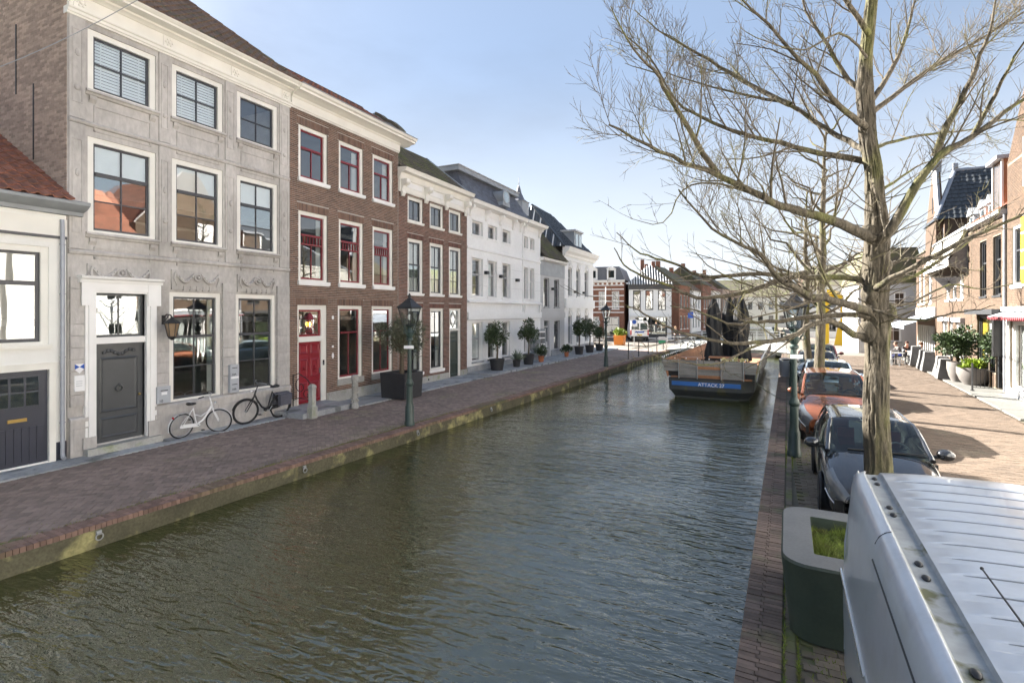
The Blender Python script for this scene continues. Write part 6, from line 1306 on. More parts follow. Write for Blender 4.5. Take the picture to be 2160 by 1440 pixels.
for i in range(7): MB().tube([(.1+i*.13,0,.15),(.1+i*.13,0,.92-i*.02)],.010,5).build('bar', K['iron'], t_)
K['bowl'] = mat('grey brown round planter', (.17,.155,.145), .7, .12, 4, fine=.05)
for n, (x, y, r_, hh) in enumerate(((8.15,31.0,.42,.92),(8.42,29.9,.62,.78))):
    t_ = thing('round_planter', ('tall grey round planter with laurel bush','wide grey round planter with yellow green plants')[n], 'planter', (x,y,.06)); MB().lathe([(r_*.55,0),(r_*.8,hh*.25),(r_,hh*.65),(r_*1.0,hh),(r_*.9,hh),(r_*.85,hh*.9)],20).build('bowl', K['bowl'], t_, smooth=40); MB().lathe([(r_*.85,hh*.85),(r_*.85,hh*.9)],14).build('soil', K['soil'], t_)
    if n == 0:
        b_ = thing('laurel_bush', 'round dark green bush in the tall grey planter on the right', 'bush', (x,y,.06+hh*.9)); g = MB()
        for i in range(7): a = i*.9; g.tube([(0,0,0),(.12*math.cos(a),.12*math.sin(a),.5),(.4*math.cos(a),.4*math.sin(a),1.1)],[.03,.025,.012],5)
        g.build('stem', K['stem'], b_); g = MB(); leaves(g,(0,0,1.05),.85,.85,.72,3800,.15,30,.2,.45); stuff(g.build('crown', K['laurel'], b_, fix=False))
    else:
        g = MB(); leaves(g,(0,0,hh+.08),.60,.60,.22,1100,.16,18,.8,.4); stuff(g.build('foliage', K['bright'], t_, fix=False))
b_ = thing('laurel_bush', 'smaller dark bush behind the wide grey planter on the right', 'bush', (8.75,29.2,.06)); MB().tube([(0,0,0),(0,0,1.6)],.035,6).build('stem', K['stem'], b_); g = MB(); leaves(g,(0,0,1.75),.5,.5,.6,1500,.14,18); stuff(g.build('crown', K['laurel'], b_, fix=False))
# cafe chairs and tables
def chair(label, loc, rz):
    t_ = thing('cafe_chair', label, 'chair', loc, rz, 'cafe chairs on the right street'); MB().box(-.22,.22,-.22,.22,.43,.46).build('seat', K['wood'], t_)
    for i in range(4): MB().box(-.20+i*.11,-.13+i*.11,.20,.225,.48,.88).build('back_slat', K['wood'], t_)
    MB().box(-.22,.22,.195,.23,.86,.91).build('back_rail', K['steel'], t_)
    for sx in (-1,1):
        for sy in (-1,1): MB().tube([(sx*.2,sy*.2,0),(sx*.2,sy*.2,.44)],.014,5).build('leg', K['steel'], t_)
for n, (x, y, a) in enumerate(((7.0,40.0,.3),(7.55,40.9,2.8),(7.2,38.8,1.5),(7.9,39.6,-1.2),(7.3,42.4,.2))): chair('slatted cafe chair on the right street, '+('nearest the tree trunk','at the left of the wooden table','in front of the wooden table','beside the seated people','farthest back')[n], (x,y,0), a)
for n, (x, y) in enumerate(((7.45,40.0),(8.35,41.2))):
    t_ = thing('cafe_table', ('empty wooden cafe table nearer the tree','wooden cafe table with the seated people')[n], 'table', (x,y,0)); MB().box(-.4,.4,-.4,.4,.71,.75).build('table_top', K['wood'], t_); MB().tube([(0,0,.03),(0,0,.71)],.035,8).build('column', K['anth'], t_); MB().box(-.25,.25,-.25,.25,0,.03).build('base', K['anth'], t_)
# ---------------------------------------------------------------- the crossing, bridge and houses beyond
K['tileStripe'] = K['tileK']
# white hipped house
h = thing('white_hip_house', 'white two storey house with striped hipped roof beyond the bridge', 'house', (-15.2,64.9,0), .24); w = 5.1
ops = [(.5+i*1.5,1.45+i*1.5,3.55,6.0) for i in range(3)]+[(.8,4.6,.15,2.6)]
shell(h,w,6.6,16,ops,K['white'],th=.28)
for o_ in ops[:3]: window(h,*o_,.06,'darkframe','darkframe',(),(),.06,(.05,.05,'white'),.06)
sf = MB().box(.8,4.6,.06,.12,.15,.6).box(.8,.95,.05,.12,.6,2.6).box(2.6,2.75,.05,.12,.6,2.6).box(4.45,4.6,.05,.12,.6,2.6).build('shop_front', K['darkframe'], h)
for a in (.95,2.75): MB().box(a,a+1.65,.08,.085,.6,2.6).build('pane', K['glass'], sf)
MB().box(0,w,-.25,-.002,2.75,3.0).build('canopy', K['palegrey'], h); MB().box(-.1,w+.1,-.15,.2,6.1,6.7).build('eaves_board', K['darkframe'], h)
for i in range(7):   # windows on the canal side
    for z, hh in ((3.5,2.3),(.9,1.6)): MB().box(w+.0,w+.03,1.2+i*2.1,2.2+i*2.1,z,z+hh).build('side_window', K['darkframe'], h)
rf = MB().add([(-.3,-.3,6.7),(w+.3,-.3,6.7),(w+.3,16,6.7),(-.3,16,6.7),(w/2,2.4,9.4),(w/2,14,9.4)], [(0,1,4),(1,2,5,4),(2,3,5),(3,0,4,5)]).build('roof', K['tileK'], h)
for i in range(19): x = -.3+(w+.6)*i/18; f = 1-abs(i/18*2-1); MB().tube([(x,-.32,6.74),(x,-.32+2.7*f,6.74+2.7*f)],.07,5).build('tile_roll', K['palegrey'], rf)
for x, y in ((1.6,6),(3.2,9),(2.4,13)): MB().box(x,x+.5,y,y+.5,8.2,10.4).build('chimney', K['brickF'], rf)
# decorated brick house
h = thing('banded_brick_house', 'dark brick house with white stone bands and mansard dormer beyond the bridge', 'house', (-21.0,64.0,0), .12); w = 5.3
ops = [(.5+i*1.65,1.4+i*1.65,3.7,5.9) for i in range(3)]+[(.4,2.2,.2,2.7),(2.8,4.7,.2,2.7)]
shell(h,w,7.0,9,ops,K['brickF'],th=.28)
for o_ in ops: simple_window(h,*o_,'white','sashdark',((.6,.06),),(.5,),.05,.08,(.06,.08,'white'))
for z in (3.2,3.9,4.6,5.3,6.1,6.6): MB().box(0,w,-.03,-.002,z,z+.12).build('stone_band', K['white'], h)
for i in range(9): MB().box(.2+i*.58,.45+i*.58,-.05,-.001,6.75,6.98).build('stone_block', K['white'], h)
MB().prism([(-.002,7.0),(-.3,7.05),(-.4,7.3),(.1,7.35)],-.1,w+.1,'x').build('cornice', K['white'], h)
rf = MB().prism([(-.05,7.35),(w+.05,7.35),(w-.6,9.0),(.6,9.0)],0,8,'y').build('roof', K['slate'], h)
for x in (.9,3.2): dm = MB().box(x,x+1.1,-.2,2,7.35,8.7).prism([(x-.1,8.7),(x+1.2,8.7),(x+.55,9.1)],-.3,2,'y').build('dormer', K['white'], h); MB().box(x+.2,x+.9,-.23,-.201,7.6,8.5).build('pane', K['carglass'], dm)
h = thing('red_brick_house', 'plain red brick house partly hidden behind the white corner house', 'house', (-27.5,66.0,0), .12); w = 6.2
ops = [(.8,1.8,3.6,5.4),(3.8,4.8,3.6,5.4),(3.8,4.8,.6,2.6)]; shell(h,w,7.6,8,ops,K['brickF'],th=.28)
for o_ in ops: simple_window(h,*o_,'white','white',((.6,.06),),(.5,),.05,.08,(.06,.08,'white'))
MB().prism([(-.2,7.6),(w+.2,7.6),(w/2,10.3)],-.2,8,'y').build('roof', K['tileM'], h)
# row continuing along the far left bank
FR = [(82,'brown brick house with white windows','brickF',7.4,K['tileM']),(88.5,'pale house with grey roof','palegrey',6.8,K['tileBr']),(95,'red brick house with dark roof','brickF',8.0,K['tileM']),(102,'cream house with tall roof','cream',7.2,K['tileR']),(109,'brown brick house at the end','brickG',7.8,K['tileM'])]
for y, lb, mt, zt, rm in FR:
    h = thing('far_canal_house', lb+' in the row beyond the white hipped house', 'house', (-11.6+(y-82)*.16,y,0), PI/2-.12, 'far houses beyond the bridge'); w = 6.4
    ops = [(.7+i*1.9,1.75+i*1.9,z,z+2.0) for i in range(3) for z in (.7,3.9)]; shell(h,w,zt,8,ops,K[mt],th=.28)
    for o_ in ops: simple_window(h,*o_,'white','sashdark',((.6,.06),),(),.05,.08,(.06,.08,'white'))
    MB().prism([(-.3,zt),(8.2,zt),(4,zt+3.2)],0,w,'x').build('roof', rm, h); MB().box(2,2.6,3.6,4.2,zt+2.6,zt+4).build('chimney', K['brickF'], h)
# houses closing the far end of the canal
for n, (x, y, rz, w, zt, mt, rm, lb) in enumerate(((-4.0,128,-.05,9,6.8,'offwhite','tileM','white house at the far end of the canal'),(5.5,112,-.1,8,7.4,'greyrender','tileBr','grey house right of the far canal end'),(4.5,78,-.15,7,6.6,'white','tileM','white house behind the yellow drawbridge frame'),(13.0,72,-.2,7.5,6.2,'cream','tileM','cream house at the far right behind the tree'),(-14,150,0,14,9,'brickG','tileM','long brick building far behind the canal'),(22,90,-.3,14,7.5,'brickG','tileBr','brick house far behind the right row'),(-34,60,.2,10,8,'brickA','tileM','brown brick house far behind the corner house'))):
    h = thing('far_house', lb, 'house', (x,y,0), rz, 'houses beyond the crossing'); k = int(w/2.2); ops = [(.6+i*2.1,1.7+i*2.1,z,z+1.8) for i in range(k) for z in (.8,3.8)]; shell(h,w,zt,8,ops,K[mt],th=.28)
    for o_ in ops: simple_window(h,*o_,'white','sashdark',((.6,.06),),(),.05,.08)
    MB().prism([(-.3,zt),(8.2,zt),(4,zt+3.0)],0,w,'x').build('roof', K[rm], h)
# bridge with white railing, and its parapet
br = thing('canal_bridge', 'low bridge across the canal behind the barge with white railings', 'bridge', (0,YE,0)); x0, x1 = qL(YE)-.6, qR(YE)+.6
MB().prism([(x0,-.5),(x0,.02),(x0+2.2,.24),(x1-2.2,.24),(x1,.02),(x1,-.5),(x1-1,-.12),(x0+1,-.12)],-.2,17.2,'y').build('deck', K['greystone'], br)
for yy in (-.1,17.0):
    for i in range(9): x = x0+.3+(x1-x0-.6)*i/8; MB().box(x-.04,x+.04,yy-.04,yy+.04,.0,1.2).build('post', K['white'], br)
    for z in (.55,.85,1.15): MB().tube([(x0+.3,yy,z),(x1-.3,yy,z)],.03,6).build('rail', K['white'], br)
t_ = thing('quay_railing', 'black iron railing with thin white bars at the far end of the left quay', 'railing', (0,0,0))
RP = [(-8.55,36.4),(-8.4,39.0),(-8.25,41.8),(-8.1,44.6),(-7.95,47.0)]
for x, y in RP: MB().tube([(x,y,0),(x,y,1.1)],.035,7).ball((x,y,1.13),.05).build('post', K['iron'], t_)
for z in (.5,.98): MB().tube([(x,y,z) for x, y in RP],.018,6).build('rail', K['steel'], t_)
t_ = thing('small_sign', 'small green and white notice on the quay railing', 'sign', (-8.0,46.6,.55)); MB().box(-.3,.3,-.06,-.04,0,.6).build('board', K['signw'], t_); MB().box(-.3,.3,-.065,-.059,0,.3).build('green_field', mat('green print', (.05,.35,.18), .5, .05, 4), t_); MB().tube([(0,-.03,-.5),(0,-.03,.05)],.02,5).build('stake', K['iron'], t_)
# yellow drawbridge frame
t_ = thing('drawbridge_frame', 'yellow steel drawbridge frame beyond the parked cars', 'drawbridge', (5.7,61.0,0), -.2)
for x in (0,1.3): MB().box(x-.16,x+.16,-.2,.2,0,4.6).build('tower_leg', K['yellow'], t_); MB().prism([(x-.16,0),(x-.7,0),(x-.3,2.4),(x-.16,2.4)],-.12,.12,'y').build('brace', K['yellow'], t_)
MB().box(-.3,1.6,-.22,.22,4.6,5.0).build('crossbeam', K['yellow'], t_); MB().box(.45,.85,-4.5,3.5,5.0,5.4).build('balance_beam', K['yellow'], t_)
for z in (.5,1.2): MB().box(1.3,3.2,-.1,.0,z,z+.22).build('barrier_board', K['yellow'], t_)
# traffic signs
def sign(label, loc, disc, col, rim=None, hh=2.3):
    t_ = thing('road_sign', label, 'sign', loc, .35, 'road signs at the crossing'); MB().tube([(0,0,0),(0,0,hh+.3)],.03,6).build('pole', K['steel'], t_)
    if disc: MB().lathe([(.30,0),(.30,.015)],20).xf(Matrix.Translation((0,-.04,hh)) @ Matrix.Rotation(PI/2,4,'X')).build('disc', K[rim or col], t_); MB().lathe([(.23,0),(.23,.015)],20).xf(Matrix.Translation((0,-.052,hh)) @ Matrix.Rotation(PI/2,4,'X')).build('face', K[col], t_)
    else: MB().box(-.3,.3,-.05,-.035,hh-.4,hh+.3).build('plate', K[col], t_)
    return t_
K['signred'] = mat('red sign', (.55,.03,.03), .5, .04, 4)
sign('round grey back of a road sign beside the white corner house', (-14.2,47.8,0), True, 'lead'); sg = sign('white parking sign with blue disc near the far van', (-11.2,50.0,0), False, 'signw'); MB().lathe([(.2,0),(.2,.012)],18).xf(Matrix.Translation((0,-.054,2.35)) @ Matrix.Rotation(PI/2,4,'X')).build('blue_disc', K['signb'], sg)
sign('blue square sign before the drawbridge frame', (8.6,57.0,0), False, 'signb', hh=4.6); sign('round red rimmed sign below the blue sign', (9.0,57.6,0), True, 'signw', 'signred', 3.6)
sign('blue square sign near the white hipped house', (-7.7,63.5,0), False, 'signb', hh=3.0)
# white van far away, orange tub, terrace hedge
t_ = thing('delivery_van', 'white delivery van seen from behind near the white hipped house', 'van', (-12.5,58.5,0), .30)
MB().prism([(-.98,.4),(.98,.4),(1.0,1.3),(.88,2.25),(-.88,2.25),(-1.0,1.3)],0,4.9,'y').build('body', K['bwhite'], t_); 
for s in (-1,1): MB().add([(s*.08,-.01,1.35),(s*.88,-.01,1.35),(s*.80,-.01,2.05),(s*.08,-.01,2.05)],[(0,1,2,3)]).build('rear_window', K['carglass'], t_); MB().box(s*.93-.08,s*.93+.05,-.03,.05,.75,1.3).build('tail_light', K['signred'], t_)
MB().box(-.95,.95,-.08,.05,.35,.6).build('bumper', K['black'], t_); MB().box(-.28,.28,-.025,-.01,.68,.80).build('number_plate', K['plate'], t_); MB().box(-.5,.5,-.02,-.008,1.0,1.15).build('blue_print', K['signb'], t_)
for s in (-1,1):
    for y in (.9,3.9): wheel_at(t_, s*.88, y, .34, s)
t_ = thing('orange_planter', 'square orange planter with a bright green plant at the crossing', 'planter', (-13.1,52.0,0)); MB().lathe([(.45,0),(.52,.95),(.45,.95)],4,sq=1).build('tub', mat('orange tub', (.62,.20,.03), .6, .08, 4), t_); g = MB(); leaves(g,(0,0,1.3),.55,.55,.5,700,.2,14); stuff(g.build('foliage', K['bright'], t_, fix=False))
for n, (x, y) in enumerate(((-17.0,53.0),(-15.4,52.4),(-16.2,55.0))):
    t_ = thing('terrace_set', 'low wooden terrace table with benches beyond the corner house, '+('left','right','rear')[n]+' set', 'table', (x,y,0), .3, 'terrace tables at the crossing'); MB().box(-.7,.7,-.35,.35,.70,.75).build('table_top', K['wood'], t_)
    for s in (-1,1): MB().box(-.7,.7,s*.7-.15,s*.7+.15,.42,.47).build('bench_seat', K['wood'], t_); MB().box(s*.55-.04,s*.55+.04,-.8,.8,.0,.42).build('trestle', K['wood'], t_); MB().box(s*.5-.04,s*.5+.04,-.1,.1,.42,.7).build('trestle', K['wood'], t_)
for n, (x, y, c) in enumerate(((-4.6,45.6,'white'),(-3.2,45.7,'white'))):
    t_ = thing('flagpole', 'white pole beside the far brick house, '+('left','right')[n], 'pole', (-19.5+n*3.0,59.0,0), 0, 'white poles'); MB().tube([(0,0,0),(0,0,6.2)],.06,7).build('pole', K['white'], t_); MB().lathe([(.14,0),(.14,.05),(.07,.1)],10).build('foot', K['steel'], t_)
# overhead cable across the top left corner
t_ = thing('overhead_cable', 'thin pale cable crossing the sky at the top left', 'cable', (0,0,0)); a, b_ = at(-60,165,9.5), at(330,-22,9.5); MB().tube([a+(b_-a)*q-Vector((0,0,.10*math.sin(PI*q))) for q in np.linspace(-.6,1.6,16)], .008, 5).build('wire', K['steel'], t_)
# pigeon on the grey roof
t_ = thing('pigeon', 'small dark pigeon sitting on the roof ridge of the grey stone house', 'bird', (XF-1.9, GY+3.35, 13.29), .6)
MB().ball((0,0,.10),.07,.13,.075).ball((0,-.10,.20),.045,.05,.05).ball((0,.15,.08),.035,.10,.02).tube([(0,-.07,.14),(0,-.10,.20)],.045,7).tube([(0,-.14,.20),(0,-.175,.19)],[.012,.004],5).build('body', mat('pigeon feather', (.10,.09,.10), .7, .2, 20), t_, smooth=60)
for s in (-1,1): MB().tube([(s*.025,0,0),(s*.025,0,.05)],.008,4).build('leg', K['terra'], t_)
# ---------------------------------------------------------------- trees
def jitter_path(p, q, n, amp):
    L = (q-p).length; return [p.lerp(q,i/n)+Vector((random.gauss(0,1),random.gauss(0,1),random.gauss(0,1)))*amp*L*math.sin(PI*i/n) for i in range(n+1)]
def spray(mbs, path, radii, lvl, maxlvl, lenf, dens, upb=.55):
    """sub-branches along a path"""
    seg = [(path[i+1]-path[i]).length for i in range(len(path)-1)]; T = sum(seg); n = max(2, int(T*dens))
    for k in range(n):
        t_ = (k+random.uniform(.1,.9))/n
        if lvl == 1 and t_ < .18: continue
        d_ = t_*T; i = 0
        while i < len(seg)-1 and d_ > seg[i]: d_ -= seg[i]; i += 1
        p = path[i].lerp(path[i+1], min(1,d_/max(seg[i],1e-6))); tan = (path[i+1]-path[i]).normalized(); r_ = radii[i]+(radii[i+1]-radii[i])*min(1,d_/max(seg[i],1e-6))
        side = tan.cross(Vector((random.gauss(0,1),random.gauss(0,1),random.gauss(0,1)))).normalized()
        dr = (tan*random.uniform(.55,1.0)+side*random.uniform(.5,.95)+Vector((0,0,upb*random.uniform(.2,1.1)))).normalized()
        L = lenf*(1-.45*t_)*random.uniform(.45,1.15); rr = min(r_*random.uniform(.34,.5), .016*L+.003); rr = max(rr, .0032)
        m_ = 4 if lvl < maxlvl else 3; pts = [p]; dd = dr
        for s in range(m_): dd = (dd+Vector((random.gauss(0,.11),random.gauss(0,.11),random.gauss(.06,.09)))).normalized(); pts.append(pts[-1]+dd*L/m_)
        rad = [rr*(1-.62*s/m_) for s in range(m_+1)]
        mbs[min(lvl,1)].tube(pts, rad, 5 if lvl == 1 else (4 if rr > .006 else 3), cap=False)
        if lvl < maxlvl: spray(mbs, pts, rad, lvl+1, maxlvl, lenf*.48, dens*1.75, upb)
def bare_tree(name, label, base, H, r, seed, dens=1.0, maxlvl=3, lean=(0,0), group='bare trees along the right quay', fork=.35, spread=1.0):
    random.seed(seed); t_ = thing('bare_tree', label, 'tree', base, 0, group)
    n = 9; pts = [Vector((lean[0]*i/n+random.gauss(0,.03),lean[1]*i/n+random.gauss(0,.03),H*i/n)) for i in range(n+1)]; rad = [r*(1.25 if i == 0 else 1)*(1-.85*(i/n)**1.3) for i in range(n+1)]
    MB().tube(pts,rad,10).build('trunk', K['bark'], t_, smooth=70); tw = MB(); k = int(15*dens)
    for i in range(k):
        f = fork+(.97-fork)*i/(k-1); z = H*f; j = min(n-1,int(f*n)); p = pts[j].lerp(pts[j+1],f*n-j); a = i*2.4+random.uniform(-.4,.4); e = random.uniform(.2,.9); L = H*.42*(1.25-f)*random.uniform(.75,1.2)*spread
        q = p+Vector((math.cos(a)*math.cos(e),math.sin(a)*math.cos(e),math.sin(e)))*L; P = jitter_path(p,q,5,.05)
        for s in range(1,6): P[s].z += .05*L*(s/5)**2
        rr = r*(.42-.2*f); R = [rr*(1-.8*s/5) for s in range(6)]; lb = MB().tube(P,R,6,cap=False); spray((lb,lb,tw) if 0 else (lb,tw),P,R,1,maxlvl,L*.5,2.0)
        lb.build('branch', K['bark'], t_, smooth=70, fix=False)
    stuff(tw.build('twigs', K['twig'], t_, fix=False)); return t_
random.seed(3)
# the big elm: limbs laid out where they stand
ZT = 6.85
elm = thing('bare_elm_tree', 'large bare mossy elm tree in front of the parked cars', 'tree', (1.37,8.37,0)); O = Vector((1.37,8.37,0))
tr = [(1853,1240,1.0,40),(1853,1040,1.0,34),(1852,985,1,31),(1848,850,1,28),(1850,740,1,27),(1848,690,1,31),(1845,640,1,29),(1846,560,1,30),(1850,490,1,28),(1846,420,1,22),(1843,360,1,20),(1832,300,1,20),(1828,240,1,19),(1824,190,1,19),(1826,120,1,15),(1834,40,1,14),(1842,-60,1,13),(1836,-200,1,10),(1850,-420,1,7),(1840,-650,1,3)]
P = [at(u,v,ZT)-O for u, v, k, r_ in tr]; R = [r_*.83/1100*ZT for *_, r_ in tr]
g = MB(); P2 = cr([tuple(p) for p in P],3); R2 = np.interp(np.linspace(0,len(R)-1,len(P2)),np.arange(len(R)),R); P3 = cr([tuple(p) for p in P],14); R3 = np.interp(np.linspace(0,len(R)-1,len(P3)),np.arange(len(R)),R); NS = 56; g.tube([tuple(p) for p in P3],list(R3),NS)
from mathutils import noise as mnoise
def furrow(i):      # bark ridges and furrows
    k, j = divmod(i, NS); c_ = Vector(P3[k]); v = Vector(g.v[i]); a = 2*PI*j/NS; d_ = v-c_; s_ = R3[k]
    f_ = abs(mnoise.noise(Vector((math.cos(a)*5.5,math.sin(a)*5.5,c_.z*1.6)))); f2 = mnoise.noise(Vector((math.cos(a)*1.3,math.sin(a)*1.3,c_.z*1.2))); f3 = mnoise.noise(Vector((math.cos(a)*14,math.sin(a)*14,c_.z*7)))
    return tuple(c_+d_*(1+(-.16*max(0,.22-f_)/.22+.10*f2+.05*f3)))
g.v = [furrow(i) if i < NS*len(P3) else q for i, q in enumerate(g.v)]
for u, v, r_ in ((1828,700,.13),(1872,660,.12),(1835,620,.12),(1866,560,.1),(1830,490,.1),(1860,700,.1)): q = at(u,v,ZT-.05)-O; g.ball(tuple(q),r_*.9,r_*.9,r_*1.1,8,6)
g.build('trunk', K['bark'], elm, smooth=70)
LIMBS = [
 ([(1815,492),(1751,462),(1666,439),(1610,417),(1517,370),(1444,341),(1368,307),(1283,264)],17,-1.0),
 ([(1517,370),(1466,294),(1410,200),(1380,149),(1334,102),(1287,13)],8,-.9),
 ([(1610,417),(1560,400),(1500,385),(1440,400),(1400,470),(1330,462)],4,-.6),
 ([(1806,336),(1730,324),(1649,302),(1572,285),(1478,247),(1423,209),(1370,120),(1300,60)],11,.9),
 ([(1806,307),(1742,273),(1666,221),(1589,204),(1504,183),(1402,153)],11,1.5),
 ([(1666,221),(1581,179),(1517,141),(1444,98),(1389,64),(1340,20)],7,1.2),
 ([(1811,256),(1772,226),(1721,158),(1683,123),(1623,55),(1568,0),(1530,-60)],9,-.8),
 ([(1823,192),(1789,170),(1747,98),(1700,26),(1680,-60)],12,.8),
 ([(1822,110),(1770,70),(1700,105),(1620,90),(1560,60)],4,-1.2),
 ([(1826,60),(1770,-20),(1700,-120),(1650,-260)],9,-.5), ([(1840,-60),(1900,-160),(1960,-320)],8,.6), ([(1836,-200),(1780,-330),(1740,-480)],6,.3),
 ([(1866,500),(1900,447),(1938,383),(1981,328),(2049,290),(2117,238),(2160,209),(2290,130)],17,-.9),
 ([(1972,330),(1998,264),(2041,187),(2066,119),(2092,47),(2110,-60)],11,-.6),
 ([(2049,290),(2100,200),(2140,120),(2190,40)],6,-1.2),
 ([(1849,230),(1904,187),(1981,132),(2049,94),(2160,26),(2260,-20)],10,1.0),
 ([(1849,200),(1892,124),(1917,55),(1930,0),(1950,-90)],10,.6),
 ([(1850,310),(1920,290),(1990,280),(2080,270),(2180,240)],6,1.3),
 ([(1857,405),(1900,375),(1947,345),(2010,330)],6,1.0),
 ([(1842,380),(1858,440),(1866,500)],8,-.25),
 ([(1860,600),(1930,562),(2000,522),(2075,490),(2160,452),(2240,430)],11,-1.3),
 ([(1866,560),(1920,545),(2000,540),(2080,485),(2170,487)],6,.6),
 ([(1815,650),(1757,632),(1707,623),(1673,605),(1640,585),(1604,537),(1571,520),(1500,480),(1430,400)],13,-1.4),
 ([(1803,704),(1773,687),(1747,677),(1715,683),(1682,702),(1640,717),(1567,724),(1513,720),(1448,705),(1400,685),(1360,661),(1326,646)],11,-.9),
 ([(1815,665),(1700,670),(1643,677),(1578,681),(1535,683),(1470,655),(1414,646)],8,-.5),
 ([(1820,590),(1700,583),(1654,579),(1578,579),(1513,585),(1470,579),(1426,557),(1382,544),(1339,527),(1300,490)],10,.4),
 ([(1700,575),(1643,592),(1600,607),(1535,624),(1470,627),(1422,607),(1360,585),(1317,559),(1295,522)],8,-.3),
 ([(1620,720),(1560,745),(1500,770),(1420,760),(1370,745)],4,-1.2),
 ([(1840,655),(1902,672),(1943,675),(1977,668),(2027,657),(2068,653),(2097,642)],5,-.8),
 ([(1860,640),(1920,640),(2000,600),(2080,610),(2160,590)],5,.5),
 ([(1868,600),(1930,580),(1990,545),(2050,500),(2100,470)],7,-.3),
]
tw = MB(); tu = lambda v: float(np.interp(v, sorted(q[1] for q in tr), [q[0] for q in sorted(tr, key=lambda q: q[1])]))
for pts_, r0, dz in LIMBS:
    if abs(pts_[0][0]-tu(pts_[0][1])) < 62: pts_ = [(tu(pts_[0][1]+14), pts_[0][1]+14)]+pts_
    r0 = r0*.86 if r0 > 9 else r0
    n = len(pts_); Q = [at(u,v,ZT+dz*(i/(n-1))**.8)-O for i, (u,v) in enumerate(pts_)]; Q = [Vector(q) for q in cr([tuple(q) for q in Q],3)]; m_ = len(Q)
    Q = [q+Vector((random.gauss(0,.006),random.gauss(0,.006),random.gauss(0,.006))) if 0 < i else q for i, q in enumerate(Q)]
    R = [(r0*(1-.86*(i/(m_-1))**.9))*.84/1100*(ZT) for i in range(m_)]; lb = MB().tube(Q,R,9,cap=False); L = sum((Q[i+1]-Q[i]).length for i in range(m_-1))
    spray((lb,tw),Q,R,1,3,min(1.35,.34*L),(2.6 if min(q[1] for q in pts_) > 480 else 5.6) if r0 > 6 else 3.6,.5); lb.build('branch', K['bark'], elm, smooth=70, fix=False)
# epicormic shoots on the lower trunk
for i in range(90):
    v = random.uniform(420,720); p = at(1848+random.uniform(-22,22),v,ZT+random.uniform(-.12,.12))-O; d_ = Vector((random.gauss(0,1),random.gauss(0,1),random.uniform(.0,.9))).normalized(); L = random.uniform(.3,1.1); pts = [p]
    for s in range(4): d_ = (d_+Vector((random.gauss(0,.15),random.gauss(0,.15),random.gauss(.08,.1)))).normalized(); pts.append(pts[-1]+d_*L/4)
    tw.tube(pts,[.008,.007,.006,.004,.002],4,cap=False)
stuff(tw.build('twigs', K['twig'], elm, fix=False))
bare_tree('t','bare tree with straight trunk standing between the orange SUV and the silver car',(1.62,20.0,0),9.5,.17,21,1.5,3,(.2,.2),fork=.33)
bare_tree('t','slim bare tree beside the dark grey car farther along the right quay',(1.75,27.6,0),9.0,.17,22,1.3,3)
bare_tree('t','bare tree farthest along the right quay near the drawbridge',(2.4,38.5,0),9.5,.18,23,1.0,2)
bare_tree('t','bare tree behind the bridge at the far end of the canal',(-2.5,70,0),9,.2,24,1.1,2,group='far bare trees')
bare_tree('t','bare tree far behind the barge parasols',(1.5,82,0),10,.2,25,1.1,2,group='far bare trees')
bare_tree('t','bare tree in front of the far cream house',(12.5,66,0),9,.2,26,1.1,2,group='far bare trees')
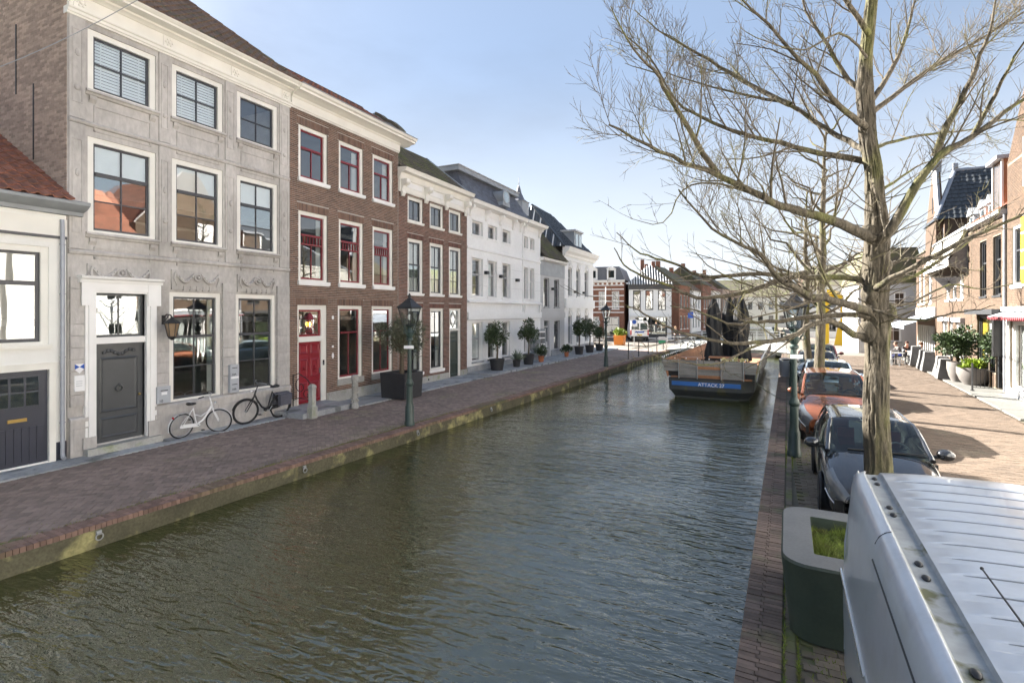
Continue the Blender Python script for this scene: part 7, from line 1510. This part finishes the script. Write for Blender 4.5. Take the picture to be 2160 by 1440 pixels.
# ---------------------------------------------------------------- people
def person(label, loc, rz, J, cols, hair, scale=1.0):
    """J: joints; one continuous skinned body, coloured by region"""
    t_ = thing('person', label, 'person', loc, rz); names = list(J); E_ = [('pelvis','waist'),('waist','chest'),('chest','neck'),('neck','head'),('head','crown')]
    for s in 'lr': E_ += [('chest','sh'+s),('sh'+s,'el'+s),('el'+s,'wr'+s),('wr'+s,'ha'+s),('pelvis','hip'+s),('hip'+s,'kn'+s),('kn'+s,'an'+s),('an'+s,'to'+s)]
    RAD = dict(pelvis=.145,waist=.135,chest=.155,neck=.055,head=.095,crown=.085,sh=.075,el=.05,wr=.035,ha=.042,hip=.10,kn=.07,an=.05,to=.045)
    me = bpy.data.meshes.new('body'); me.from_pydata([J[n] for n in names],[(names.index(a),names.index(b_)) for a, b_ in E_],[]); o = bpy.data.objects.new('body',me); C.objects.link(o)
    md = o.modifiers.new('skin','SKIN'); sv = me.skin_vertices[0].data
    for i, n in enumerate(names): k = n if n in RAD else n[:-1]; sv[i].radius = (RAD[k],)*2; sv[i].use_root = n == 'pelvis'
    o.modifiers.new('sub','SUBSURF').levels = 2; bpy.context.view_layer.update(); dg = bpy.context.evaluated_depsgraph_get(); m2 = bpy.data.meshes.new_from_object(o.evaluated_get(dg)); bpy.data.objects.remove(o)
    g = MB(); g.v = [tuple(v.co) for v in m2.vertices]; g.f = [tuple(p.vertices) for p in m2.polygons]; top = {'neck','head','crown','wrl','wrr','hal','har'}; leg = {'hipl','hipr','knl','knr','pelvis'}; sh = {'anl','anr','tol','tor'}
    for p in m2.polygons: n = min(names, key=lambda q: (Vector(J[q])-p.center).length); g.m.append(0 if n in top else 2 if n in leg else 3 if n in sh else 1)
    for s in 'lr':     # fingers
        a, b_ = Vector(J['wr'+s]), Vector(J['ha'+s]); d_ = (b_-a).normalized(); sd_ = d_.cross(Vector((0,0,1))); sd_ = sd_.normalized() if sd_.length > .1 else Vector((1,0,0))
        for q, l in ((-1.2,.06),(-.4,.08),(.4,.075),(1.2,.06)): st = b_+sd_*q*.018; g.tube([st,st+d_*l*.6,st+d_*l+Vector((0,0,-.02))],[.009,.009,.006],5)
        g.tube([a+d_*.03+sd_*.03,a+d_*.07+sd_*.055],[.011,.008],5)
    h_ = Vector(J['head']); g.ball(tuple(h_+Vector((0,-.105,.0))),.016,.022,.026,6,5)
    K2 = [K['skin'],cols[0],cols[1],K['black']]; g.build('body',K2,t_,smooth=80); c_ = Vector(J['crown'])
    MB().ball(tuple(h_.lerp(c_,.6)+Vector((0,.03,.02))),.105,.115,.115,12,8).build('hair',hair,t_,smooth=70)
    for s in (-1,1): MB().ball(tuple(h_+Vector((s*.035,-.092,.03))),.012,n=6,m=4).build('eye',K['black'],t_)
    return t_
def pose_sit(lean=.12):
    J = dict(pelvis=(0,.05,.52),waist=(0,.05-lean*.3,.70),chest=(0,.05-lean,.92),neck=(0,.03-lean*1.3,1.10),head=(0,0-lean*1.5,1.22),crown=(0,.02-lean*1.5,1.34))
    for s, n in ((-1,'l'),(1,'r')): J.update({'sh'+n:(s*.19,.05-lean,1.0),'el'+n:(s*.25,-.12-lean,.80),'wr'+n:(s*.14,-.34-lean,.80),'ha'+n:(s*.11,-.41-lean,.80),'hip'+n:(s*.10,.0,.50),'kn'+n:(s*.13,-.42,.50),'an'+n:(s*.13,-.40,.09),'to'+n:(s*.13,-.54,.05)})
    return J
def pose_stand(arm=.2):
    J = dict(pelvis=(0,0,.95),waist=(0,0,1.12),chest=(0,-.02,1.35),neck=(0,-.02,1.52),head=(0,-.05,1.63),crown=(0,-.03,1.76))
    for s, n in ((-1,'l'),(1,'r')): J.update({'sh'+n:(s*.2,0,1.43),'el'+n:(s*.26,-.08,1.16),'wr'+n:(s*.22,-.28-arm,1.08),'ha'+n:(s*.20,-.36-arm,1.08),'hip'+n:(s*.10,0,.9),'kn'+n:(s*.11,-.03+s*.06,.50),'an'+n:(s*.11,.02+s*.10,.09),'to'+n:(s*.11,-.12+s*.10,.05)})
    return J
ck = lambda n, c: mat(n, c, .85, .1, 8)
person('seated person in a red orange jacket at the cafe table', (8.75,41.0,0), 1.35, pose_sit(.16), (ck('red jacket',(.62,.10,.05)),ck('jeans',(.05,.07,.14))), ck('brown hair',(.10,.05,.025)))
person('seated person in dark clothes leaning over the cafe table', (8.3,41.85,0), .1, pose_sit(.2), (ck('dark jumper',(.03,.03,.035)),ck('dark trousers',(.03,.03,.04))), ck('dark brown hair',(.06,.03,.02)))
person('seated person in blue trousers with back to the street', (7.85,41.0,0), -1.4, pose_sit(.18), (ck('grey coat',(.12,.11,.11)),ck('blue trousers',(.03,.06,.30))), ck('grey brown hair',(.13,.09,.06)))
person('person in dark jacket standing with a bicycle on the far bridge', (-7.6,51.5,.12), .5, pose_stand(), (ck('black jacket',(.025,.025,.028)),ck('grey trousers',(.06,.06,.07))), ck('fair hair',(.30,.20,.10)))
for n, (x, y, a) in enumerate(((8.75,41.05,1.35),(8.3,41.95,.1),(7.85,41.0,-1.4))): chair('cafe chair under the seated person '+('in the red orange jacket','in dark clothes','in blue trousers')[n], (x,y,0), a)
bicycle('parked black bicycle beside the standing person on the far bridge', (-7.1,50.8,.15), .6, 0, K['bblack'], 0)
bicycle('dark bicycle parked against the near railing of the far bridge', (-5.6,46.4,.15), .1, .06, K['bblack'], .2)
